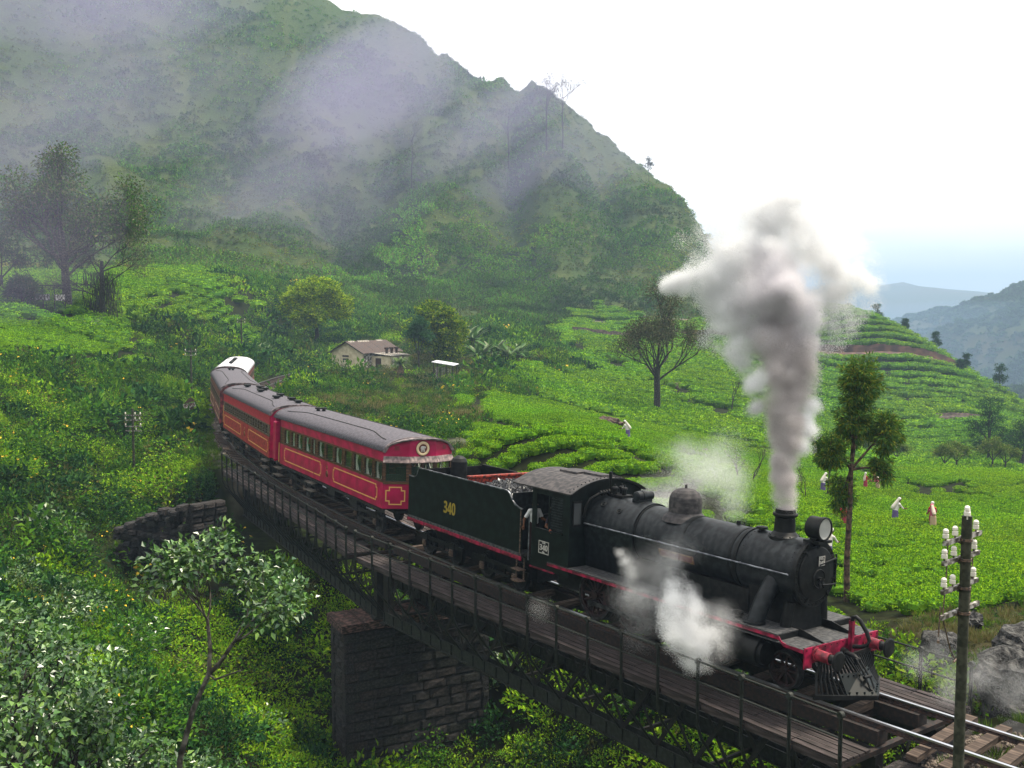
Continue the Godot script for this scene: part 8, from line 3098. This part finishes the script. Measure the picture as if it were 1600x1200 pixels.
func make_people() -> void:
	var loco := vehicle_frame(0.0, -11.0)
	# fireman at the gap between cab and tender, hand on the tender's rail
	var white := Color(0.55, 0.56, 0.56)
	var er := Vector3(-0.10, 1.08, 0.30)
	var hr := Vector3(0.02, 0.92, 0.38)
	var el := Vector3(0.10, 1.10, -0.24)
	var hl := Vector3(0.32, 1.12, -0.20)
	var s := body(standing(white, Color(0.03, 0.016, 0.018), [er, hr], [el, hl]), 0.016)
	face(s, Vector3(0.03, 1.55, 0), Vector3(1, 0, 0), SKIN)
	hand(s, hr, (hr - er).normalized(), Vector3(0, -1, 0.2).normalized(), SKIN, 0.9)
	hand(s, hl, (hl - el).normalized(), Vector3(0, -1, 0), SKIN, 0.8)
	var a := thing("person", "man in white shirt and dark trousers standing between cab and tender", "person", loco * Transform3D(rot_y(-0.15), Vector3(-10.30, 1.40, 1.08)))
	obj("body", s, M.cloth, a, true)
	# driver at the cab window, forearm on the sill
	var dark := Color(0.020, 0.022, 0.030)
	er = Vector3(0.06, 1.14, 0.34)
	hr = Vector3(0.30, 1.075, 0.42)
	el = Vector3(0.14, 1.10, -0.18)
	hl = Vector3(0.36, 1.16, -0.05)
	s = body(standing(dark, Color(0.02, 0.02, 0.025), [er, hr], [el, hl]), 0.016)
	face(s, Vector3(0.03, 1.55, 0), Vector3(0.8, 0, 0.6).normalized(), Color(0.20, 0.075, 0.045))
	hand(s, hr, (hr - er).normalized(), Vector3(0, -1, 0), Color(0.22, 0.085, 0.06), 0.8)
	hand(s, hl, (hl - el).normalized(), Vector3(0, -1, 0), SKIN, 0.8)
	s.tint = Color(0.5, 0.46, 0.36)
	s.lathe(Vector3(0.01, 1.63, 0), Vector3.UP, [Vector2(0, 0.098), Vector2(0.03, 0.10), Vector2(0.06, 0.08), Vector2(0.075, 0.0)], 12)
	a = thing("person", "driver in dark shirt leaning an arm on the cab window sill", "person", loco * Transform3D(rot_y(0.1), Vector3(-9.50, 1.31, 1.00)))
	obj("body", s, M.cloth, a, true)
	# tea pickers, wading waist-deep in the bushes
	var kinds := []
	for k in 3:
		var sari := [Color(0.42, 0.03, 0.05), Color(0.55, 0.52, 0.50), Color(0.30, 0.06, 0.10)][k] as Color
		var lean := [0.0, 0.45, 0.75][k] as float
		var hip := Vector3(0, 0.90, 0)
		var tip := Vector3(sin(lean), cos(lean), 0)
		var chest := hip + tip * 0.42
		var hd := chest + Vector3(sin(lean * 0.7), cos(lean * 0.7), 0) * 0.26
		var b := []
		b.append([Vector3(0, 0.86, 0), Vector3(0, 0.10, 0), 0.16, 0.20, [Color(0.30, 0.04, 0.07), Color(0.12, 0.09, 0.22), Color(0.42, 0.30, 0.20)][k]])
		b.append([hip, chest, 0.14, 0.12, sari])
		b.append([chest - Vector3(0, 0, 0.14), chest + Vector3(0, 0, 0.14), 0.06, 0.06, sari])
		b.append([chest, hd, 0.05, 0.05, SKIN])
		b.append([hd, hd + Vector3(0.01, 0.03, 0), 0.085, 0.085, SKIN])
		b.append([hd + Vector3(-0.02, 0.05, 0), hd + Vector3(-0.03, 0.05, 0), 0.092, 0.092, Color(0.62, 0.60, 0.58) if k != 2 else Color(0.55, 0.06, 0.16)])
		for z in [0.17, -0.17]:
			var sh := chest + Vector3(0, 0, z * 0.9)
			var eb := sh + Vector3(0.16, -0.22, z * 0.4)
			b.append([sh, eb, 0.05, 0.042, sari])
			b.append([eb, eb + Vector3(0.20, -0.02, -z * 0.3), 0.038, 0.028, SKIN])
		s = body(b, 0.028)
		face(s, hd, Vector3(cos(lean * 0.6), -sin(lean * 0.6), 0), SKIN)
		for z in [0.17, -0.17]:
			var sh := chest + Vector3(0, 0, z * 0.9)
			var eb := sh + Vector3(0.16, -0.22, z * 0.4)
			hand(s, eb + Vector3(0.20, -0.02, -z * 0.3), Vector3(0.95, -0.1, -z).normalized(), Vector3(0, -1, 0), SKIN, 0.7)
		# sack hung from the head down the back
		var bag := Shape.new()
		bag.tint = Color(0.46, 0.38, 0.31) if k != 1 else Color(0.52, 0.48, 0.43)
		var up := hd + Vector3(-0.02, 0.08, 0)
		var dn := hip + Vector3(-0.24 - 0.1 * lean, 0.02 + 0.1 * lean, 0)
		var ax := (dn - up).normalized()
		var ll := up.distance_to(dn)
		bag.lathe(up, ax, [Vector2(0, 0.06), Vector2(ll * 0.2, 0.08), Vector2(ll * 0.5, 0.10), Vector2(ll * 0.75, 0.11), Vector2(ll * 0.88, 0.08), Vector2(ll * 0.9, 0.0)], 14)
		kinds.append([s.done(true), bag.done(true)])
	for q in [[8.6, 75.0, 1, "tea picker with white back-cloth bending in the tea above the cab", 2.6], [29.5, 84.0, 0, "tea picker in red right of the feathery tree's crown", 0.6], [30.7, 84.5, 2, "bent tea picker under a pale sack, right of the one in red", 3.4], [22.1, 71.5, 1, "tea picker with white sack left of the feathery tree", 0.5], [21.9, 57.4, 1, "tea picker with a long pale sack facing the telegraph pole", 0.2], [24.1, 57.6, 0, "standing tea picker in crimson behind the one with a pink head cloth", 1.2], [23.75, 56.6, 2, "tea picker with pink head cloth left of the telegraph pole", 1.4], [17.2, 52.0, 0, "tea picker in red close behind the feathery tree's trunk", 2.8], [13.1, 41.5, 1, "tea picker half hidden by the smokebox door", 0.8]]:
		var o := thing("person", q[3], "person", Transform3D(rot_y(YAW + q[4]), at_valley(q[0], q[1], 0.05)), "tea pickers in the field")
		put_mesh("body", kinds[q[2]][0], M.cloth, o)
		put_mesh("sack", kinds[q[2]][1], M.cloth, o)

# ------------------------------------------------------------------ smoke and steam
# clouds of very small drifting flakes, gathered in puffs
func flakes(n: int, r0: float, r1: float) -> ArrayMesh:
	var s := Shape.new()
	for i in n:
		var p := rnd_dir() * pow(rng.randf(), 0.42)
		var d := rnd_dir()
		var e := d.cross(rnd_dir()).normalized()
		var r := rnd(r0, r1)
		s.flat(p + d * r, p - d * r * 0.5 + e * r * 0.87, p - d * r * 0.5 - e * r * 0.87, d.cross(e))
	return s.done(true)

func puffs(called: String, label: String, list: Array, total: int, mesh: ArrayMesh, size: float, ragged: float) -> void:
	var sum := 0.0
	for q in list:
		sum += q[2] * q[1] * q[1]
	var places := []
	var tints := PackedColorArray()
	for q in list:
		var n := roundi(total * q[2] * q[1] * q[1] / sum)
		for i in n:
			var d := rnd_dir()
			var p: Vector3 = q[0] + d * q[1] * pow(rng.randf(), 0.40) * (0.86 + 0.34 * noise.get_noise_3dv(d * 1.6 + q[0]))
			var e := Vector3(noise.get_noise_3dv(p * 0.55), noise.get_noise_3dv(p * 0.55 + Vector3(50, 0, 0)), noise.get_noise_3dv(p * 0.55 + Vector3(0, 50, 0)))
			p += e * q[1] * 0.7
			if noise.get_noise_3dv(p * 1.1) < ragged and rng.randf() < 0.8:
				continue
			var sc: float = size * rnd(0.7, 1.3) * lerpf(0.7, 1.2, clampf(q[1], 0.0, 1.0))
			places.append(Transform3D(Basis.from_euler(Vector3(rnd(0, 6), rnd(0, 6), rnd(0, 6))).scaled(Vector3.ONE * sc), p))
			tints.append(q[3])
	var o := scatter(called, mesh, M.puff, places, tints)
	tag(o, label, "smoke", "", "stuff")

func make_smoke() -> void:
	var mesh := flakes(420, 0.020, 0.034)
	var loco := vehicle_frame(0.0, -11.0)
	var top := loco * Vector3(-1.77, 4.05, 0)
	var grey := Color(0.74, 0.70, 0.70)
	var mid := Color(0.90, 0.88, 0.91)
	var white := Color(0.97, 0.97, 0.98)
	# the column: metres right of and above the chimney mouth, radius, thickness, tone
	var col := []
	for q in [[0.0, 0.1, 0.22, 5.0], [0.0, 0.4, 0.26, 4.5], [0.03, 0.8, 0.31, 4.2], [0.05, 1.25, 0.37, 4.0], [0.08, 1.7, 0.43, 3.4], [0.10, 2.2, 0.50, 3.0], [0.10, 2.75, 0.60, 2.7], [0.08, 3.35, 0.72, 2.3], [0.12, 4.0, 0.85, 2.0], [0.08, 4.6, 1.02, 2.0], [0.0, 5.2, 1.05, 1.6]]:
		col.append([top + right(q[0]) + ahead(q[1] * 0.25) + Vector3(0, q[1], 0), q[2], q[3], grey if q[1] < 4.1 else mid])
	for q in [[0.50, 1.5, 0.24, 2.2, white], [0.62, 1.9, 0.26, 2.2, white], [0.74, 2.5, 0.28, 1.8, white], [0.62, 2.2, 0.26, 2.0, white], [-0.50, 2.4, 0.24, 1.6, mid], [-0.60, 3.1, 0.34, 1.6, white], [-0.75, 3.8, 0.46, 1.8, white], [-0.95, 4.6, 0.56, 1.8, white], [-1.2, 5.3, 0.62, 1.6, white], [-1.65, 5.7, 0.50, 1.6, white], [-2.1, 5.75, 0.36, 1.8, white], [-2.4, 5.6, 0.24, 2.2, white], [0.75, 4.2, 0.40, 0.8, mid], [1.3, 4.4, 0.62, 0.22, mid], [0.7, 5.0, 0.6, 1.0, white], [1.3, 5.7, 0.62, 0.9, white], [1.85, 5.65, 0.48, 1.3, white], [2.1, 5.5, 0.38, 1.2, white], [1.5, 5.2, 0.5, 0.8, white], [-0.2, 5.7, 1.05, 1.3, mid], [-0.7, 6.3, 1.0, 1.0, white], [0.3, 6.6, 1.15, 0.9, white], [1.1, 6.4, 1.0, 0.8, white], [-0.9, 5.0, 0.7, 1.4, white], [0.0, 7.5, 1.2, 0.40, white], [0.9, 7.4, 1.0, 0.22, white], [-0.8, 7.2, 0.8, 0.25, white], [0.1, 8.5, 1.2, 0.10, white], [0.9, 8.3, 1.1, 0.08, white], [-1.2, 6.2, 1.1, 0.16, white], [1.6, 6.2, 1.2, 0.16, white], [0.2, 7.6, 1.6, 0.12, white], [-0.8, 7.8, 1.2, 0.10, white], [1.5, 5.0, 0.9, 0.10, mid], [-1.1, 4.2, 0.6, 0.16, white]]:
		col.append([top + right(q[0] * 1.12) + ahead(q[1] * 0.28 + rnd(-0.3, 0.3)) + Vector3(0, q[1], 0), q[2], q[3], q[4]])
	puffs("chimney_smoke", "thick grey and white smoke billowing from the locomotive chimney", col, 13000, mesh, 0.20, -0.14)
	# steam from the cylinder cocks and the gear on this side
	var st := []
	for q in [[-3.6, 2.05, 1.75, 0.34, 1.3], [-3.4, 1.75, 1.8, 0.42, 1.9], [-3.2, 1.45, 1.95, 0.52, 2.3], [-3.0, 1.1, 2.1, 0.55, 2.3], [-2.7, 0.85, 2.1, 0.52, 2.0], [-2.5, 0.55, 2.15, 0.40, 1.8], [-3.2, 0.7, 2.0, 0.36, 1.2], [-2.9, 0.30, 2.1, 0.30, 1.2], [-3.75, 1.7, 1.75, 0.25, 1.2], [-2.2, 1.0, 1.9, 0.45, 0.5], [-3.9, 2.35, 1.5, 0.40, 0.3], [-5.6, 2.2, 1.6, 0.22, 0.7], [-5.4, 1.9, 1.7, 0.28, 0.6], [-5.9, 2.4, 1.55, 0.16, 0.8], [-5.2, 1.5, 1.75, 0.32, 0.3]]:
		st.append([loco * Vector3(q[0], q[1], q[2]), q[3], q[4], white])
	puffs("cylinder_steam", "white steam blowing from the cylinders on the near side of the locomotive", st, 1150, mesh, 0.18, -0.14)
	# thin drifts: round the boiler, beyond the dome, and low down ahead of the buffers
	var fine := flakes(3600, 0.0034, 0.0050)
	var th := []
	for q in [[-4.6, 2.35, 1.45, 0.5, 1.0], [-5.3, 2.0, 1.7, 0.45, 1.2], [-5.0, 1.3, 1.8, 0.5, 1.0], [-4.2, 1.6, 1.8, 0.5, 1.0], [-4.0, 2.7, 1.2, 0.45, 0.8], [-2.2, 1.5, 1.9, 0.5, 0.8], [-2.0, 0.9, 2.0, 0.4, 0.7], [-8.3, 0.45, 2.3, 0.28, 0.7], [-4.6, 0.7, 2.0, 0.5, 0.8]]:
		th.append([loco * Vector3(q[0], q[1], q[2]), q[3], q[4], white])
	puffs("steam_veil", "thin veil of steam clinging to the near side of the locomotive", th, 260, fine, 0.36, -0.18)
	th = []
	for q in [[4.9, 32.0, 3.0, 0.7], [5.6, 33.0, 2.6, 0.8], [6.5, 33.5, 3.2, 0.9], [5.7, 34.0, 4.0, 0.7], [7.3, 33.0, 2.9, 0.8], [6.9, 33.5, 4.2, 0.7], [4.2, 31.5, 3.2, 0.5], [6.2, 32.5, 2.0, 0.6]]:
		th.append([at_eye(q[0], q[1], q[2]), q[3], 1.0, white])
	puffs("steam_veil", "thin veil of steam drifting over the tea behind the steam dome", th, 330, fine, 0.5, -0.12)
	th = []
	for q in [[0.9, 0.5, -1.9, 0.45], [1.5, 0.3, -2.2, 0.5], [2.1, 0.6, -2.5, 0.5], [2.8, 0.4, -2.8, 0.5], [3.5, 0.2, -3.1, 0.45], [1.3, 0.9, -2.4, 0.4]]:
		th.append([loco * Vector3(q[0], q[1], q[2]), q[3], 1.0, white])
	puffs("steam_veil", "low veil of steam over the rails ahead of the right-hand buffer", th, 120, fine, 0.36, -0.15)
	make_mist()

func at_eye(u: float, d: float, y: float) -> Vector3:
	var p := EYE + right(u) + ahead(d)
	p.y = y
	return p

func bank(called: String, label: String, at: Vector3, r: Vector3, density: float, c: Color, tilt: float) -> void:
	var f := FogVolume.new()
	f.name = numbered(called)
	f.shape = RenderingServer.FOG_VOLUME_SHAPE_ELLIPSOID
	f.size = r * 2.0
	var m := FogMaterial.new()
	m.density = density
	m.albedo = c
	f.material = m
	add_child(f)
	f.transform = Transform3D(rot_y(YAW) * Basis(Vector3(0, 0, 1), tilt), at)
	tag(f, label, "steam" if called == "steam_veil" else "mist", "", "stuff")

# smoke that has drifted over the mountain: long thin banks, many of them faint
func make_mist() -> void:
	var c := Color(0.84, 0.81, 1.0)
	for q in [[-66.0, 385.0, 90.0, 1.0], [-128.0, 330.0, 104.0, 0.9], [-112.0, 262.0, 60.0, 0.6], [-52.0, 300.0, 46.0, 0.55], [-16.0, 400.0, 84.0, 0.7], [26.0, 400.0, 62.0, 0.55]]:
		for i in 4:
			var at := at_eye(q[0] + rnd(-26, 26), q[1] + rnd(-16, 16), q[2] + rnd(-10, 10))
			var r := Vector3(rnd(26, 66), rnd(8, 22), rnd(18, 30))
			bank("mist_bank", "faint bank of lavender smoke drifting across the mountain side", at, r, q[3] * rnd(0.0024, 0.0042), c, rnd(0.0, 0.7))
	bank("mist_bank", "thin smoke round the greyish tree on the left", at_eye(-60.0, 108.0, 15.0), Vector3(20, 11, 12), 0.005, c, 0.3)
	# damp air lying in the far valley beyond the tea hill
	for q in [[420.0, 900.0, -85.0, 420.0, 100.0, 260.0, 0.0006], [600.0, 1050.0, -80.0, 520.0, 100.0, 220.0, 0.0005]]:
		bank("valley_haze", "blue haze lying in the far valley before the distant hills", at_eye(q[0], q[1], q[2]), Vector3(q[3], q[4], q[5]), q[6], Color(0.66, 0.82, 1.0), 0.0)
